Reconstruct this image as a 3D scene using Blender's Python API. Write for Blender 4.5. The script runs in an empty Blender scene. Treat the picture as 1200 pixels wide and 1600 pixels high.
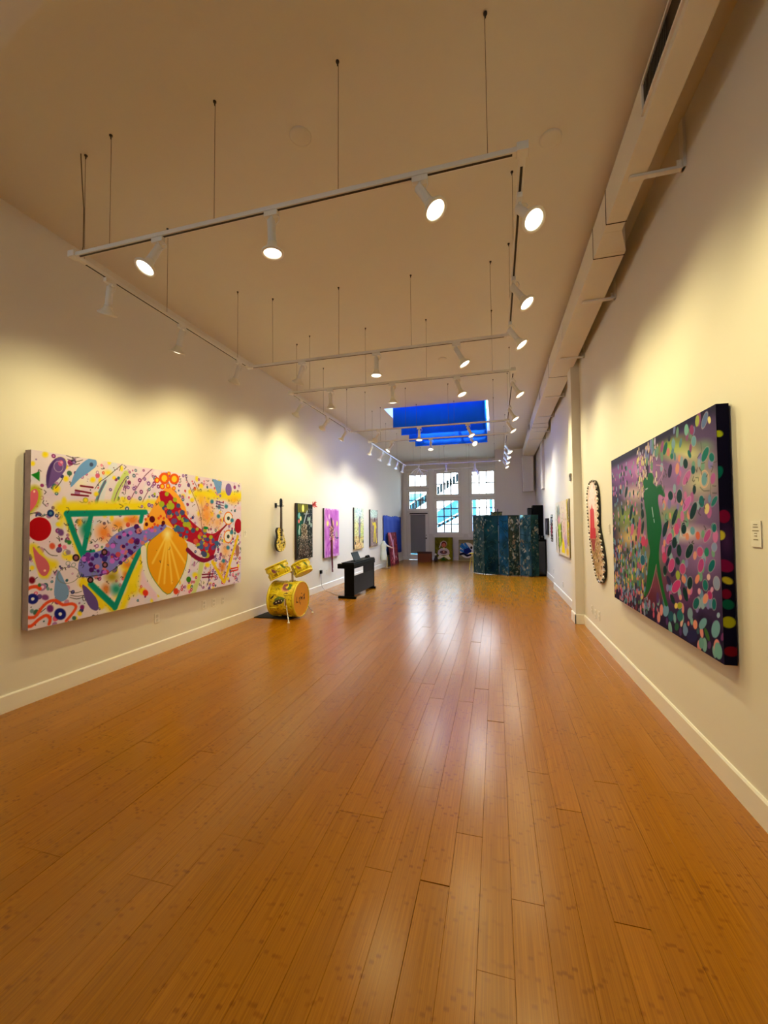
import bpy, bmesh, math, random, json
import numpy as np
from mathutils import Vector, Matrix, Quaternion

# ------------------------------------------------------------------ camera, world, exposure
SC = bpy.context.scene
COL = SC.collection
W, H, D = 5.335, 4.373, 18.0          # room width, ceiling height, depth (m)
CAMX, EYE = 4.031, 1.56
cam_data = bpy.data.cameras.new('camera')
cam = bpy.data.objects.new('camera', cam_data)
COL.objects.link(cam)
SC.camera = cam
cam_data.sensor_fit = 'VERTICAL'
cam_data.sensor_height = 36.0
cam_data.lens = 36.0 * 640.31 / 1600.0
cam_data.clip_start = 0.05
yaw, pit, rol = 0.26607, 0.031456, -0.0081726
f = Vector((-math.sin(yaw) * math.cos(pit), math.cos(yaw) * math.cos(pit), math.sin(pit)))
r = Vector((math.cos(yaw), math.sin(yaw), 0))
u = r.cross(f)
r2 = math.cos(rol) * r + math.sin(rol) * u
u2 = -math.sin(rol) * r + math.cos(rol) * u
cam.matrix_world = Matrix(((r2.x, u2.x, -f.x, CAMX), (r2.y, u2.y, -f.y, 0), (r2.z, u2.z, -f.z, EYE), (0, 0, 0, 1)))

SC.view_settings.view_transform = 'Standard'
SC.view_settings.look = 'None'
SC.view_settings.gamma = 1.0
SC.view_settings.use_curve_mapping = False
SC.view_settings.exposure = 0.12
try:
    SC.cycles.caustics_reflective = False
    SC.cycles.caustics_refractive = False
    SC.cycles.sample_clamp_indirect = 6.0
    SC.cycles.max_bounces = 10
    SC.cycles.diffuse_bounces = 6
    SC.cycles.transparent_max_bounces = 16
except Exception:
    pass

SKY = 17.0                # daylight level outside
SPOT = 50.0              # watts per track spotlight
LAMP_COL = (1.0, 0.84, 0.38)
world = bpy.data.worlds.new('overcast_sky')
SC.world = world
world.use_nodes = True
wn = world.node_tree
bg = wn.nodes['Background']
tc = wn.nodes.new('ShaderNodeTexCoord')
sx = wn.nodes.new('ShaderNodeSeparateXYZ')
rp = wn.nodes.new('ShaderNodeValToRGB')
rp.color_ramp.elements[0].position = 0.0
rp.color_ramp.elements[0].color = (0.95, 0.975, 1.0, 1)
rp.color_ramp.elements[1].position = 0.9
rp.color_ramp.elements[1].color = (0.42, 0.67, 1.0, 1)
wn.links.new(tc.outputs['Generated'], sx.inputs[0])
wn.links.new(sx.outputs['Z'], rp.inputs[0])
wn.links.new(rp.outputs[0], bg.inputs['Color'])
bg.inputs['Strength'].default_value = SKY

sun_d = bpy.data.lights.new('sun', 'SUN')
sun_d.energy = 40.0; sun_d.angle = math.radians(0.6); sun_d.color = (1.0, 0.97, 0.92)
sun = bpy.data.objects.new('sun', sun_d); COL.objects.link(sun)
sun.location = (6, -12, 14)
sun.rotation_euler = Vector((0.25, 0.67, -0.70)).to_track_quat('-Z', 'Y').to_euler()

def portal(name, loc, rot, sx_, sy_):
    l = bpy.data.lights.new(name, 'AREA')
    l.shape = 'RECTANGLE'; l.size = sx_; l.size_y = sy_
    l.cycles.is_portal = True
    o = bpy.data.objects.new(name, l)
    o.location = loc; o.rotation_euler = rot
    COL.objects.link(o)
portal('window_portal', (2.05, D + 0.12, 2.2), (-math.pi / 2, 0, 0), 4.0, 3.9)
portal('skylight_portal', (2.675, 11.1, H + 0.95), (0, 0, 0), 2.5, 3.3)
portal('front_portal', (1.05, -3.36, 3.25), (math.pi / 2, 0, 0), 1.4, 0.8)

# ------------------------------------------------------------------ helpers
rnd = random.Random(7)
def lin(c):
    return tuple(((v / 255.0) / 12.92 if v / 255.0 <= 0.04045 else ((v / 255.0 + 0.055) / 1.055) ** 2.4) for v in c)

MATS = {}
def mat(name, rgb, rough=0.6, metal=0.0, spec=0.5, var=0.06, scale=6.0, bump=0.0, bscale=60.0, coat=0.0):
    """Principled material with a procedural noise variation; rgb in sRGB 0-255."""
    if name in MATS:
        return MATS[name]
    m = bpy.data.materials.new(name); m.use_nodes = True
    nt = m.node_tree; b = nt.nodes['Principled BSDF']
    c = lin(rgb)
    co = nt.nodes.new('ShaderNodeTexCoord')
    nz = nt.nodes.new('ShaderNodeTexNoise'); nz.inputs['Scale'].default_value = scale; nz.inputs['Detail'].default_value = 4
    mx = nt.nodes.new('ShaderNodeMix'); mx.data_type = 'RGBA'
    mx.inputs[6].default_value = tuple(v * (1 - var) for v in c) + (1,)
    mx.inputs[7].default_value = tuple(min(1, v * (1 + var)) for v in c) + (1,)
    nt.links.new(co.outputs['Object'], nz.inputs['Vector'])
    nt.links.new(nz.outputs['Fac'], mx.inputs[0])
    nt.links.new(mx.outputs[2], b.inputs['Base Color'])
    b.inputs['Roughness'].default_value = rough
    b.inputs['Metallic'].default_value = metal
    b.inputs['Specular IOR Level'].default_value = spec
    b.inputs['Coat Weight'].default_value = coat
    if bump:
        n2 = nt.nodes.new('ShaderNodeTexNoise'); n2.inputs['Scale'].default_value = bscale
        bp = nt.nodes.new('ShaderNodeBump'); bp.inputs['Strength'].default_value = bump; bp.inputs['Distance'].default_value = 0.01
        nt.links.new(co.outputs['Object'], n2.inputs['Vector'])
        nt.links.new(n2.outputs['Fac'], bp.inputs['Height'])
        nt.links.new(bp.outputs[0], b.inputs['Normal'])
    MATS[name] = m
    return m

def emat(name, col, strength):
    if name in MATS: return MATS[name]
    m = bpy.data.materials.new(name); m.use_nodes = True
    b = m.node_tree.nodes['Principled BSDF']
    b.inputs['Base Color'].default_value = (0.9, 0.9, 0.9, 1)
    b.inputs['Emission Color'].default_value = tuple(col) + (1,)
    b.inputs['Emission Strength'].default_value = strength
    MATS[name] = m
    return m

WALL = mat('wall_paint', (224, 221, 214), 0.85, var=0.015, scale=2, bump=0.03, bscale=180)
CEIL = mat('ceiling_paint', (222, 218, 208), 0.9, var=0.02, scale=2, bump=0.02, bscale=160)
TRIM = mat('trim_paint', (236, 234, 228), 0.4, var=0.01)
WHITE = mat('white_enamel', (228, 228, 226), 0.35, var=0.02)
DUCT = mat('duct_paint', (228, 224, 214), 0.6, var=0.02, bump=0.02, bscale=30)
SLOT = mat('dark_slot', (38, 26, 18), 0.6)
BLACK = mat('black_satin', (4, 4, 5), 0.5, spec=0.08, var=0.2)
DKMETAL = mat('dark_metal', (60, 52, 44), 0.45, metal=0.6)
WIRE = mat('steel_cable', (110, 96, 72), 0.5, metal=0.4)
CHROME = mat('chrome', (215, 212, 205), 0.18, metal=1.0)
PLATE = mat('white_plate', (232, 230, 224), 0.45, var=0.01)
GREY = mat('grey_shade', (136, 136, 140), 0.8, var=0.03)
LENS = emat('lamp_lens', (1.0, 0.92, 0.70), 5.0)

def tag(o, label=None, cat=None, group=None, kind=None):
    if label: o['label'] = label
    if cat: o['category'] = cat
    if group: o['group'] = group
    if kind: o['kind'] = kind
    return o

def link(o, parent=None):
    COL.objects.link(o)
    if parent is not None: o.parent = parent
    return o

def empty(name, loc=(0, 0, 0), rz=0.0, label=None, cat=None, group=None, kind=None):
    o = bpy.data.objects.new(name, None)
    o.location = loc; o.rotation_euler = (0, 0, rz); o.empty_display_size = 0.1
    link(o)
    return tag(o, label, cat, group, kind)

class MB:
    """Collects shapes; build() links them as one mesh object, in the parent's local frame (o = origin subtracted)."""
    def __init__(s, o=(0, 0, 0)):
        s.v = []; s.f = []; s.o = Vector(o); s.sm = []
    def add(s, vs, fs, smooth=False):
        n = len(s.v)
        s.v += [tuple(Vector(v) - s.o) for v in vs]
        s.f += [tuple(i + n for i in f_) for f_ in fs]
        s.sm += [smooth] * len(fs)
        return s
    def box(s, x0, x1, y0, y1, z0, z1):
        vs = [(x, y, z) for x in (x0, x1) for y in (y0, y1) for z in (z0, z1)]
        return s.add(vs, [(0, 1, 3, 2), (4, 6, 7, 5), (0, 4, 5, 1), (2, 3, 7, 6), (0, 2, 6, 4), (1, 5, 7, 3)])
    def cyl(s, a, b, ra, rb=None, n=12, caps=True):
        rb = ra if rb is None else rb
        a = Vector(a); b = Vector(b); d = (b - a).normalized()
        t = Vector((1, 0, 0)) if abs(d.x) < 0.8 else Vector((0, 1, 0))
        e1 = d.cross(t).normalized(); e2 = d.cross(e1)
        vs = []
        for (c, q) in ((a, ra), (b, rb)):
            for i in range(n):
                an = 2 * math.pi * i / n
                vs.append(c + q * (math.cos(an) * e1 + math.sin(an) * e2))
        s.add(vs, [(i, (i + 1) % n, n + (i + 1) % n, n + i) for i in range(n)], True)
        if caps:
            s.add(vs[:n], [tuple(range(n))[::-1]]); s.add(vs[n:], [tuple(range(n))])
        return s
    def tube(s, pts, rad, n=8):
        for a, b in zip(pts, pts[1:]): s.cyl(a, b, rad, n=n)
        return s
    def lathe(s, prof, a=(0, 0, 0), axis=(0, 0, 1), n=24):
        """prof: [(radius, distance along axis)]"""
        a = Vector(a); d = Vector(axis).normalized()
        t = Vector((1, 0, 0)) if abs(d.x) < 0.8 else Vector((0, 1, 0))
        e1 = d.cross(t).normalized(); e2 = d.cross(e1)
        vs = []
        for (q, h) in prof:
            for i in range(n):
                an = 2 * math.pi * i / n
                vs.append(a + d * h + q * (math.cos(an) * e1 + math.sin(an) * e2))
        fs = []
        for k in range(len(prof) - 1):
            for i in range(n):
                fs.append((k * n + i, k * n + (i + 1) % n, (k + 1) * n + (i + 1) % n, (k + 1) * n + i))
        return s.add(vs, fs, True)
    def prism(s, poly, ax, a, b):
        """extrude a polygon along axis ax (0 x,1 y,2 z) from a to b; poly gives the other two coords in order."""
        def P(q, t):
            q = list(q); q.insert(ax, t); return q
        n = len(poly)
        vs = [P(q, a) for q in poly] + [P(q, b) for q in poly]
        fs = [tuple(range(n))[::-1], tuple(range(n, 2 * n))] + [(i, (i + 1) % n, n + (i + 1) % n, n + i) for i in range(n)]
        return s.add(vs, fs)
    def build(s, name, m, parent=None, bevel=0.0, kind=None):
        me = bpy.data.meshes.new(name)
        me.from_pydata([tuple(v) for v in s.v], [], s.f)
        me.polygons.foreach_set('use_smooth', s.sm)
        bm = bmesh.new(); bm.from_mesh(me); bmesh.ops.recalc_face_normals(bm, faces=bm.faces); bm.to_mesh(me); bm.free()
        if m is not None: me.materials.append(m)
        o = bpy.data.objects.new(name, me)
        link(o, parent)
        if bevel:
            bv = o.modifiers.new('bevel', 'BEVEL'); bv.width = bevel; bv.segments = 2; bv.limit_method = 'ANGLE'
        if kind: o['kind'] = kind
        return o

def part_mesh(name, me, parent, loc=(0, 0, 0), quat=None):
    o = bpy.data.objects.new(name, me); link(o, parent); o.location = loc
    if quat is not None:
        o.rotation_mode = 'QUATERNION'; o.rotation_quaternion = quat
    return o

def struct(mb, name, m, parent=None, bevel=0.0):
    o = mb.build(name, m, parent, bevel)
    if parent is None: o['kind'] = 'structure'
    return o

def rects_minus(x0, x1, z0, z1, holes):
    """cut a rectangle into rectangles leaving out holes [(x0,x1,z0,z1)]"""
    xs = sorted({x0, x1} | {v for h in holes for v in h[:2]})
    out = []
    for a, b in zip(xs, xs[1:]):
        hs = sorted((h[2], h[3]) for h in holes if h[0] <= a + 1e-6 and h[1] >= b - 1e-6)
        z = z0
        for (q0, q1) in hs:
            if q0 > z: out.append((a, b, z, q0))
            z = q1
        if z < z1: out.append((a, b, z, z1))
    return out

# ------------------------------------------------------------------ floor: bamboo planks
def floor_material():
    m = bpy.data.materials.new('bamboo_floor'); m.use_nodes = True
    nt = m.node_tree; b = nt.nodes['Principled BSDF']; N = nt.nodes.new; L = nt.links.new
    geo = N('ShaderNodeNewGeometry'); sp = N('ShaderNodeSeparateXYZ'); L(geo.outputs['Position'], sp.inputs[0])
    at = N('ShaderNodeAttribute'); at.attribute_type = 'OBJECT'; at.attribute_name = 'tone'
    # fine strips along the plank
    cv = N('ShaderNodeCombineXYZ'); mu = N('ShaderNodeMath'); mu.operation = 'MULTIPLY'; mu.inputs[1].default_value = 190
    L(sp.outputs['X'], mu.inputs[0]); L(mu.outputs[0], cv.inputs[0])
    my = N('ShaderNodeMath'); my.operation = 'MULTIPLY'; my.inputs[1].default_value = 2.2
    L(sp.outputs['Y'], my.inputs[0]); L(my.outputs[0], cv.inputs[1])
    grain = N('ShaderNodeTexNoise'); grain.inputs['Scale'].default_value = 1.0; grain.inputs['Detail'].default_value = 3
    L(cv.outputs[0], grain.inputs['Vector'])
    # bamboo knuckles: strips ~19 mm wide, a dark band every ~0.3 m at a random place
    st = N('ShaderNodeMath'); st.operation = 'DIVIDE'; st.inputs[1].default_value = 0.0183; L(sp.outputs['X'], st.inputs[0])
    fl = N('ShaderNodeMath'); fl.operation = 'FLOOR'; L(st.outputs[0], fl.inputs[0])
    wn_ = N('ShaderNodeTexWhiteNoise'); wn_.noise_dimensions = '1D'; L(fl.outputs[0], wn_.inputs['W'])
    ad = N('ShaderNodeMath'); ad.operation = 'MULTIPLY_ADD'; ad.inputs[1].default_value = 6.5
    L(sp.outputs['Y'], ad.inputs[0]); 
    sc = N('ShaderNodeMath'); sc.operation = 'MULTIPLY'; sc.inputs[1].default_value = 17.0
    L(wn_.outputs['Value'], sc.inputs[0]); L(sc.outputs[0], ad.inputs[2])
    fr = N('ShaderNodeMath'); fr.operation = 'FRACT'; L(ad.outputs[0], fr.inputs[0])
    sb = N('ShaderNodeMath'); sb.operation = 'SUBTRACT'; sb.inputs[1].default_value = 0.5; L(fr.outputs[0], sb.inputs[0])
    ab = N('ShaderNodeMath'); ab.operation = 'ABSOLUTE'; L(sb.outputs[0], ab.inputs[0])
    mr = N('ShaderNodeMapRange'); mr.inputs['From Min'].default_value = 0.02; mr.inputs['From Max'].default_value = 0.07
    mr.inputs['To Min'].default_value = 1; mr.inputs['To Max'].default_value = 0; L(ab.outputs[0], mr.inputs['Value'])
    # patchy presence
    pn = N('ShaderNodeTexNoise'); pn.inputs['Scale'].default_value = 5.5; pn.inputs['Detail'].default_value = 2; L(geo.outputs['Position'], pn.inputs['Vector'])
    pr = N('ShaderNodeMapRange'); pr.inputs['From Min'].default_value = 0.40; pr.inputs['From Max'].default_value = 0.66; L(pn.outputs['Fac'], pr.inputs['Value'])
    kk = N('ShaderNodeMath'); kk.operation = 'MULTIPLY'; L(mr.outputs[0], kk.inputs[0]); L(pr.outputs[0], kk.inputs[1])
    k2 = N('ShaderNodeMath'); k2.operation = 'MULTIPLY'; k2.inputs[1].default_value = 0.5; L(kk.outputs[0], k2.inputs[0])
    c1 = N('ShaderNodeMix'); c1.data_type = 'RGBA'
    c1.inputs[6].default_value = lin((118, 68, 3)) + (1,); c1.inputs[7].default_value = lin((190, 124, 10)) + (1,)
    L(grain.outputs['Fac'], c1.inputs[0])
    c2 = N('ShaderNodeMix'); c2.data_type = 'RGBA'; c2.inputs[7].default_value = lin((108, 52, 4)) + (1,)
    L(c1.outputs[2], c2.inputs[6]); L(k2.outputs[0], c2.inputs[0])
    hs = N('ShaderNodeHueSaturation')
    tv = N('ShaderNodeMath'); tv.operation = 'MULTIPLY_ADD'; tv.inputs[1].default_value = 0.10; tv.inputs[2].default_value = 0.92
    L(at.outputs['Fac'], tv.inputs[0]); L(tv.outputs[0], hs.inputs['Value']); L(c2.outputs[2], hs.inputs['Color'])
    L(hs.outputs[0], b.inputs['Base Color'])
    rr = N('ShaderNodeMapRange'); rr.inputs['To Min'].default_value = 0.2; rr.inputs['To Max'].default_value = 0.29; L(grain.outputs['Fac'], rr.inputs['Value'])
    L(rr.outputs[0], b.inputs['Roughness'])
    b.inputs['Specular IOR Level'].default_value = 0.32
    return m
FLOORM = floor_material()
sub = mat('subfloor', (60, 34, 14), 0.9)
floor = struct(MB().box(-0.15, 5.8, -3.45, D + 0.15, -0.2, -0.012), 'floor', sub)
PW, PL = 0.128, 1.89
pm = bpy.data.meshes.new('plank')
g, e = 0.0003, 0.0009
G2 = 0.0007
vs = [(g, G2, -0.012), (PW - g, G2, -0.012), (PW - g, PL - G2, -0.012), (g, PL - G2, -0.012),
      (g, G2, -e), (PW - g, G2, -e), (PW - g, PL - G2, -e), (g, PL - G2, -e),
      (g + e, G2 + e, 0), (PW - g - e, G2 + e, 0), (PW - g - e, PL - G2 - e, 0), (g + e, PL - G2 - e, 0)]
fs = [(8, 9, 10, 11)] + [(a, (a + 1) % 4, 4 + (a + 1) % 4, 4 + a) for a in range(4)] + [(4 + a, 4 + (a + 1) % 4, 8 + (a + 1) % 4, 8 + a) for a in range(4)]
pm.from_pydata(vs, [], fs); pm.materials.append(FLOORM)
slots = []
x = 4.069 - 33 * PW
ci = 0
fixed = {3.685: 1.445, 3.813: 1.765, 4.069: 1.45, 2.533: 1.14, 2.405: 1.14, 2.277: 1.77, 2.661: 1.456}
while x < 5.62:
    off = rnd.choice(range(6)) * 0.315 + 0.19
    for k_, v_ in fixed.items():
        if abs(k_ - x) < 0.06: off = v_ % PL
    y = -3.4 - PL + off
    while y < D:
        slots.append((x, y)); y += PL
    x += PW
def visible_key(s):
    cx_, cy_ = s[0] + PW / 2, s[1] + PL / 2
    return math.hypot(cx_ - CAMX, cy_ - 0.0)
vis = [s for s in slots if s[1] + PL > 0.75 and s[1] + PL > 0.9 + 0.0 * s[0]]
vis.sort(key=visible_key)
near = set(vis[:300])
far = MB()
for (px_, py_) in slots:
    if (px_, py_) in near:
        o = bpy.data.objects.new('plank', pm); link(o, floor)
        o.location = (px_, py_, 0); o['tone'] = rnd.random()
        o.rotation_euler = (rnd.gauss(0, 0.0006), rnd.gauss(0, 0.0012), 0)
    else:
        x1_, y1_ = px_ + PW - g, min(py_ + PL - g, D + 0.02)
        far.add([(px_ + g, py_ + g, 0.0), (x1_, py_ + g, rnd.gauss(0, .0002)), (x1_, y1_, 0.0), (px_ + g, y1_, 0.0)], [(0, 1, 2, 3)])
fo = far.build('plank_field', FLOORM, floor, kind='stuff'); fo['tone'] = 0.5

# ------------------------------------------------------------------ shell
STEPY, XF, BACKR = 10.62, 5.47, 16.05
struct(MB().box(-0.2, 0, -3.45, D + 0.2, -0.05, H + 0.1), 'wall_left', WALL)
wr = MB()
wr.box(W, W + 0.45, -3.45, 7.1, -0.05, H + 0.1)
wr.box(W + 0.025, W + 0.45, 7.1, STEPY, -0.05, H + 0.1)
wr.box(XF, W + 0.45, STEPY, BACKR + 0.2, -0.05, H + 0.1)
struct(wr, 'wall_right', WALL)
struct(MB().box(5.21, W + 0.1, 6.98, 7.28, 0, H + 0.02), 'trim_1', WALL)
HOLES = {
    'window_1': (0.27, 1.10, 3.26, 3.80), 'window_2': (0.27, 1.10, 2.24, 3.05), 'door_1': (0.27, 1.10, 0.0, 2.03),
    'window_3': (1.51, 2.505, 2.84, 3.84), 'window_4': (1.505, 2.50, 1.19, 2.62),
    'window_5': (3.03, 4.0, 2.84, 3.855), 'window_6': (3.03, 4.0, 1.22, 2.635)}
wb = MB()
for (a, b_, z0, z1) in rects_minus(-0.1, 4.05, 0.0, H + 0.1, list(HOLES.values())):
    wb.box(a, b_, D, D + 0.16, z0, z1)
wb.box(4.03, 4.2, BACKR + 0.1, D + 0.16, 0, H + 0.1)
wb.box(4.03, 5.75, BACKR, BACKR + 0.16, 0, H + 0.1)
wb.box(-3.0, 8.0, D + 0.0, D + 0.16, H + 0.1, 7.6)      # unseen raised wall, added to keep sun off the stairs outside
struct(wb, 'wall_back', WALL)
FW = (0.4, 1.7, 2.9, 3.6)
wf = MB()
for (a, b_, z0, z1) in rects_minus(-0.1, W + 0.1, 0.0, H + 0.1, [FW]): wf.box(a, b_, -3.45, -3.3, z0, z1)
struct(wf, 'wall_front', WALL)
SKX0, SKX1, SKY0, SKY1 = 1.45, 3.9, 9.52, 12.7
cb = MB()
for (a, b_, y0, y1) in rects_minus(-0.1, 5.8, -3.45, D + 0.2, [(SKX0, SKX1, SKY0, SKY1)]): cb.box(a, b_, y0, y1, H, H + 0.12)
struct(cb, 'ceiling', CEIL)
sw = MB()
sw.box(SKX0 - 0.05, SKX0, SKY0 - 0.05, SKY1 + 0.05, H + 0.12, H + 0.9); sw.box(SKX1, SKX1 + 0.05, SKY0 - 0.05, SKY1 + 0.05, H + 0.12, H + 0.9)
sw.box(SKX0, SKX1, SKY0 - 0.05, SKY0, H + 0.12, H + 0.9); sw.box(SKX0, SKX1, SKY1, SKY1 + 0.05, H + 0.12, H + 0.9)
struct(sw, 'trim_2', WALL)
struct(MB().prism([(0, -3.4), (W, -3.4), (W, 0.75), (0, 1.82)], 2, 4.15, H), 'trim_3', CEIL)   # lowered front bulkhead
# base boards: tall flat board with a rounded lip
def board(name, pts, hh=0.15, th=0.016):
    """pts: polyline on the wall face; the board stands on the side given by the left normal"""
    mb = MB()
    for (a, b_) in zip(pts, pts[1:]):
        a = Vector((a[0], a[1], 0)); b_ = Vector((b_[0], b_[1], 0)); d = (b_ - a).normalized(); n = Vector((-d.y, d.x, 0))
        a2 = a - d * 0.0; b2 = b_ + d * 0.0
        prof = [(0, 0), (th, 0), (th, hh - 0.012), (th * 0.55, hh), (0, hh)]
        vs = [a2 + n * q + Vector((0, 0, z)) for q, z in prof] + [b2 + n * q + Vector((0, 0, z)) for q, z in prof]
        k = len(prof)
        mb.add(vs, [tuple(range(k)), tuple(range(k, 2 * k))] + [(i, (i + 1) % k, k + (i + 1) % k, k + i) for i in range(k)])
    return struct(mb, name, TRIM)
board('baseboard_left', [(0, D), (0, -3.3)])
board('baseboard_right', [(W, -3.3), (W, 6.98)])
board('baseboard_right', [(W, 6.98), (5.21, 6.98), (5.21, 7.28), (W + .025, 7.28)][:0] or [(5.21, 6.964), (5.21, 7.296)])
board('baseboard_right', [(W, 6.98), (5.194, 6.98)])
board('baseboard_right', [(W + 0.025, 7.28), (W + 0.025, STEPY)])
board('baseboard_right', [(XF, STEPY), (XF, BACKR)])
board('baseboard_back', [(4.03, D), (1.16, D)])
board('baseboard_back', [(0.2, D), (0.0, D)])
board('baseboard_back', [(XF, BACKR), (4.03, BACKR)])
board('baseboard_front', [(0, -3.3), (W, -3.3)])

# ------------------------------------------------------------------ windows and door
def glass():
    m = bpy.data.materials.new('window_glass'); m.use_nodes = True
    nt = m.node_tree; nt.nodes.remove(nt.nodes['Principled BSDF']); out = nt.nodes['Material Output']
    tr = nt.nodes.new('ShaderNodeBsdfTransparent'); tr.inputs[0].default_value = (0.93, 0.97, 0.97, 1)
    gl = nt.nodes.new('ShaderNodeBsdfGlossy'); gl.inputs['Roughness'].default_value = 0.03
    fr = nt.nodes.new('ShaderNodeFresnel'); fr.inputs[0].default_value = 1.3
    mx = nt.nodes.new('ShaderNodeMixShader')
    nt.links.new(fr.outputs[0], mx.inputs[0]); nt.links.new(tr.outputs[0], mx.inputs[1]); nt.links.new(gl.outputs[0], mx.inputs[2])
    nt.links.new(mx.outputs[0], out.inputs[0])
    return m
GLASS = glass()
MUNT = mat('muntin_backlit_grey', (84, 90, 92), 0.5)  # dark look of the bars against the daylight put into their colour
def window(name, hole, nx, nz, y=D):
    x0, x1, z0, z1 = hole
    fr = MB()
    t = 0.035
    fr.box(x0, x1, y + 0.03, y + 0.11, z0, z0 + t); fr.box(x0, x1, y + 0.03, y + 0.11, z1 - t, z1)
    fr.box(x0, x0 + t, y + 0.03, y + 0.11, z0 + t, z1 - t); fr.box(x1 - t, x1, y + 0.03, y + 0.11, z0 + t, z1 - t)
    c = 0.075   # casing on the room side
    fr.box(x0 - c, x0, y - 0.018, y + 0.03, z0 - c, z1 + c); fr.box(x1, x1 + c, y - 0.018, y + 0.03, z0 - c, z1 + c)
    fr.box(x0, x1, y - 0.018, y + 0.03, z1, z1 + c); fr.box(x0, x1, y - 0.018, y + 0.03, z0 - c, z0)
    o = struct(fr, name, TRIM)
    xs = np.linspace(x0 + t, x1 - t, nx + 1); zs = np.linspace(z0 + t, z1 - t, nz + 1)
    for xm in xs[1:-1]: MB().box(xm - 0.023, xm + 0.023, y + 0.055, y + 0.085, z0 + t, z1 - t).build('muntin', MUNT, o)
    for zm in zs[1:-1]: MB().box(x0 + t, x1 - t, y + 0.056, y + 0.084, zm - 0.023, zm + 0.023).build('muntin', MUNT, o)
    for i in range(nx):
        for j in range(nz):
            MB().box(xs[i] + 0.004, xs[i + 1] - 0.004, y + 0.068, y + 0.072, zs[j] + 0.004, zs[j + 1] - 0.004).build('pane', GLASS, o)
    return o
window('window_1', HOLES['window_1'], 3, 1)
window('window_2', HOLES['window_2'], 3, 2)
window('window_3', HOLES['window_3'], 3, 2)
window('window_4', HOLES['window_4'], 3, 4)
window('window_5', HOLES['window_5'], 3, 2)
window('window_6', HOLES['window_6'], 3, 4)
for (a, b_) in ((1.36, 2.70), (2.86, 4.03)):
    s_ = struct(MB().box(a, b_, D - 0.06, D, 1.085, 1.125).box(a + 0.03, b_ - 0.03, D - 0.022, D, 1.0, 1.085), 'trim_4', TRIM)
for (a, b_) in ((0.08, 0.17), (1.2, 1.42), (2.6, 2.93)):
    struct(MB().box(a, b_, D - 0.03, D, 1.15 if a > 1.1 else 0, 4.0), 'trim_5', TRIM)
struct(MB().box(0.0, 4.03, D - 0.05, D, 3.97, 4.05), 'trim_6', TRIM)
fwin = MB()
fwin.box(FW[0], FW[1], -3.42, -3.36, FW[2], FW[2] + .05).box(FW[0], FW[1], -3.42, -3.36, FW[3] - .05, FW[3]).box(FW[0], FW[0] + .05, -3.42, -3.36, FW[2], FW[3]).box(FW[1] - .05, FW[1], -3.42, -3.36, FW[2], FW[3])
sun_slab = MB((1.6, -3.5, 3.9)).box(0.2, 3.0, -4.9, -3.46, 3.86, 3.92).build('added_sun_block', GREY); sun_slab.location = (1.6, -3.5, 3.9)  # unseen slab added to keep direct sun out of the front window
tag(sun_slab, 'grey flat slab added out of view to block sun over the street window', 'added_sun_block')
fw = struct(fwin, 'window_7', TRIM)
MB().box(FW[0] + .05, FW[1] - .05, -3.395, -3.39, FW[2] + .05, FW[3] - .05).build('pane', GLASS, fw)
sk = MB()
for xm in (SKX0 + 0.02, (SKX0 + SKX1) / 2, SKX1 - 0.02): sk.box(xm - 0.03, xm + 0.03, SKY0 - 0.05, SKY1 + 0.05, H + 0.9, H + 0.96)
sk = struct(sk, 'window_8', TRIM)
for (a, b_) in ((SKX0 + .05, (SKX0 + SKX1) / 2 - .03), ((SKX0 + SKX1) / 2 + .03, SKX1 - .05)):
    MB().box(a, b_, SKY0 - 0.05, SKY1 + 0.05, H + 0.925, H + 0.93).build('pane', GLASS, sk)
# door with a pulled-down grey shade
dr = MB()
x0, x1 = 0.27, 1.10
dr.box(x0, x0 + 0.075, D + 0.03, D + 0.08, 0.005, 2.03); dr.box(x1 - 0.085, x1, D + 0.03, D + 0.08, 0.005, 2.03)
dr.box(x0 + 0.075, x1 - 0.085, D + 0.03, D + 0.08, 1.99, 2.03); dr.box(x0 + 0.075, x1 - 0.085, D + 0.03, D + 0.08, 0.005, 0.235)
door = struct(dr, 'door_1', TRIM)
MB().box(x0 + 0.075, x1 - 0.085, D + 0.052, D + 0.058, 0.235, 1.99).build('pane', GLASS, door)
sh = MB().box(x0 + 0.072, x1 - 0.083, D + 0.036, D + 0.04, 0.275, 1.985)
sh.cyl((x0 + 0.075, D + 0.03, 1.975), (x1 - 0.085, D + 0.03, 1.975), 0.018)
sh.build('roller_shade', GREY, door)['label'] = 'grey roller shade pulled down over the door glass'
kn = MB().lathe([(0.0, -0.0), (0.026, 0.0), (0.026, 0.008), (0.01, 0.012), (0.01, 0.035), (0.03, 0.045), (0.03, 0.06), (0.0, 0.068)], (x1 - 0.045, D + 0.03, 0.955), (0, -1, 0), 14)
kn.build('knob', DKMETAL, door)
MB().lathe([(0, 0), (0.024, 0), (0.022, 0.014), (0, 0.016)], (x1 - 0.045, D + 0.03, 1.09), (0, -1, 0), 12).build('deadbolt', CHROME, door)
cs = MB().box(x0 - 0.07, x0, D - 0.02, D + 0.03, 0, 2.1).box(x1, x1 + 0.06, D - 0.02, D + 0.03, 0, 2.1).box(x0, x1, D - 0.02, D + 0.03, 2.03, 2.1)
cs.build('door_casing', TRIM, door)
MB().box(x0 + .05, x1 + 0.03, D - 0.045, D - 0.02, 2.03, 2.08).build('door_closer', DKMETAL, door)

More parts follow.
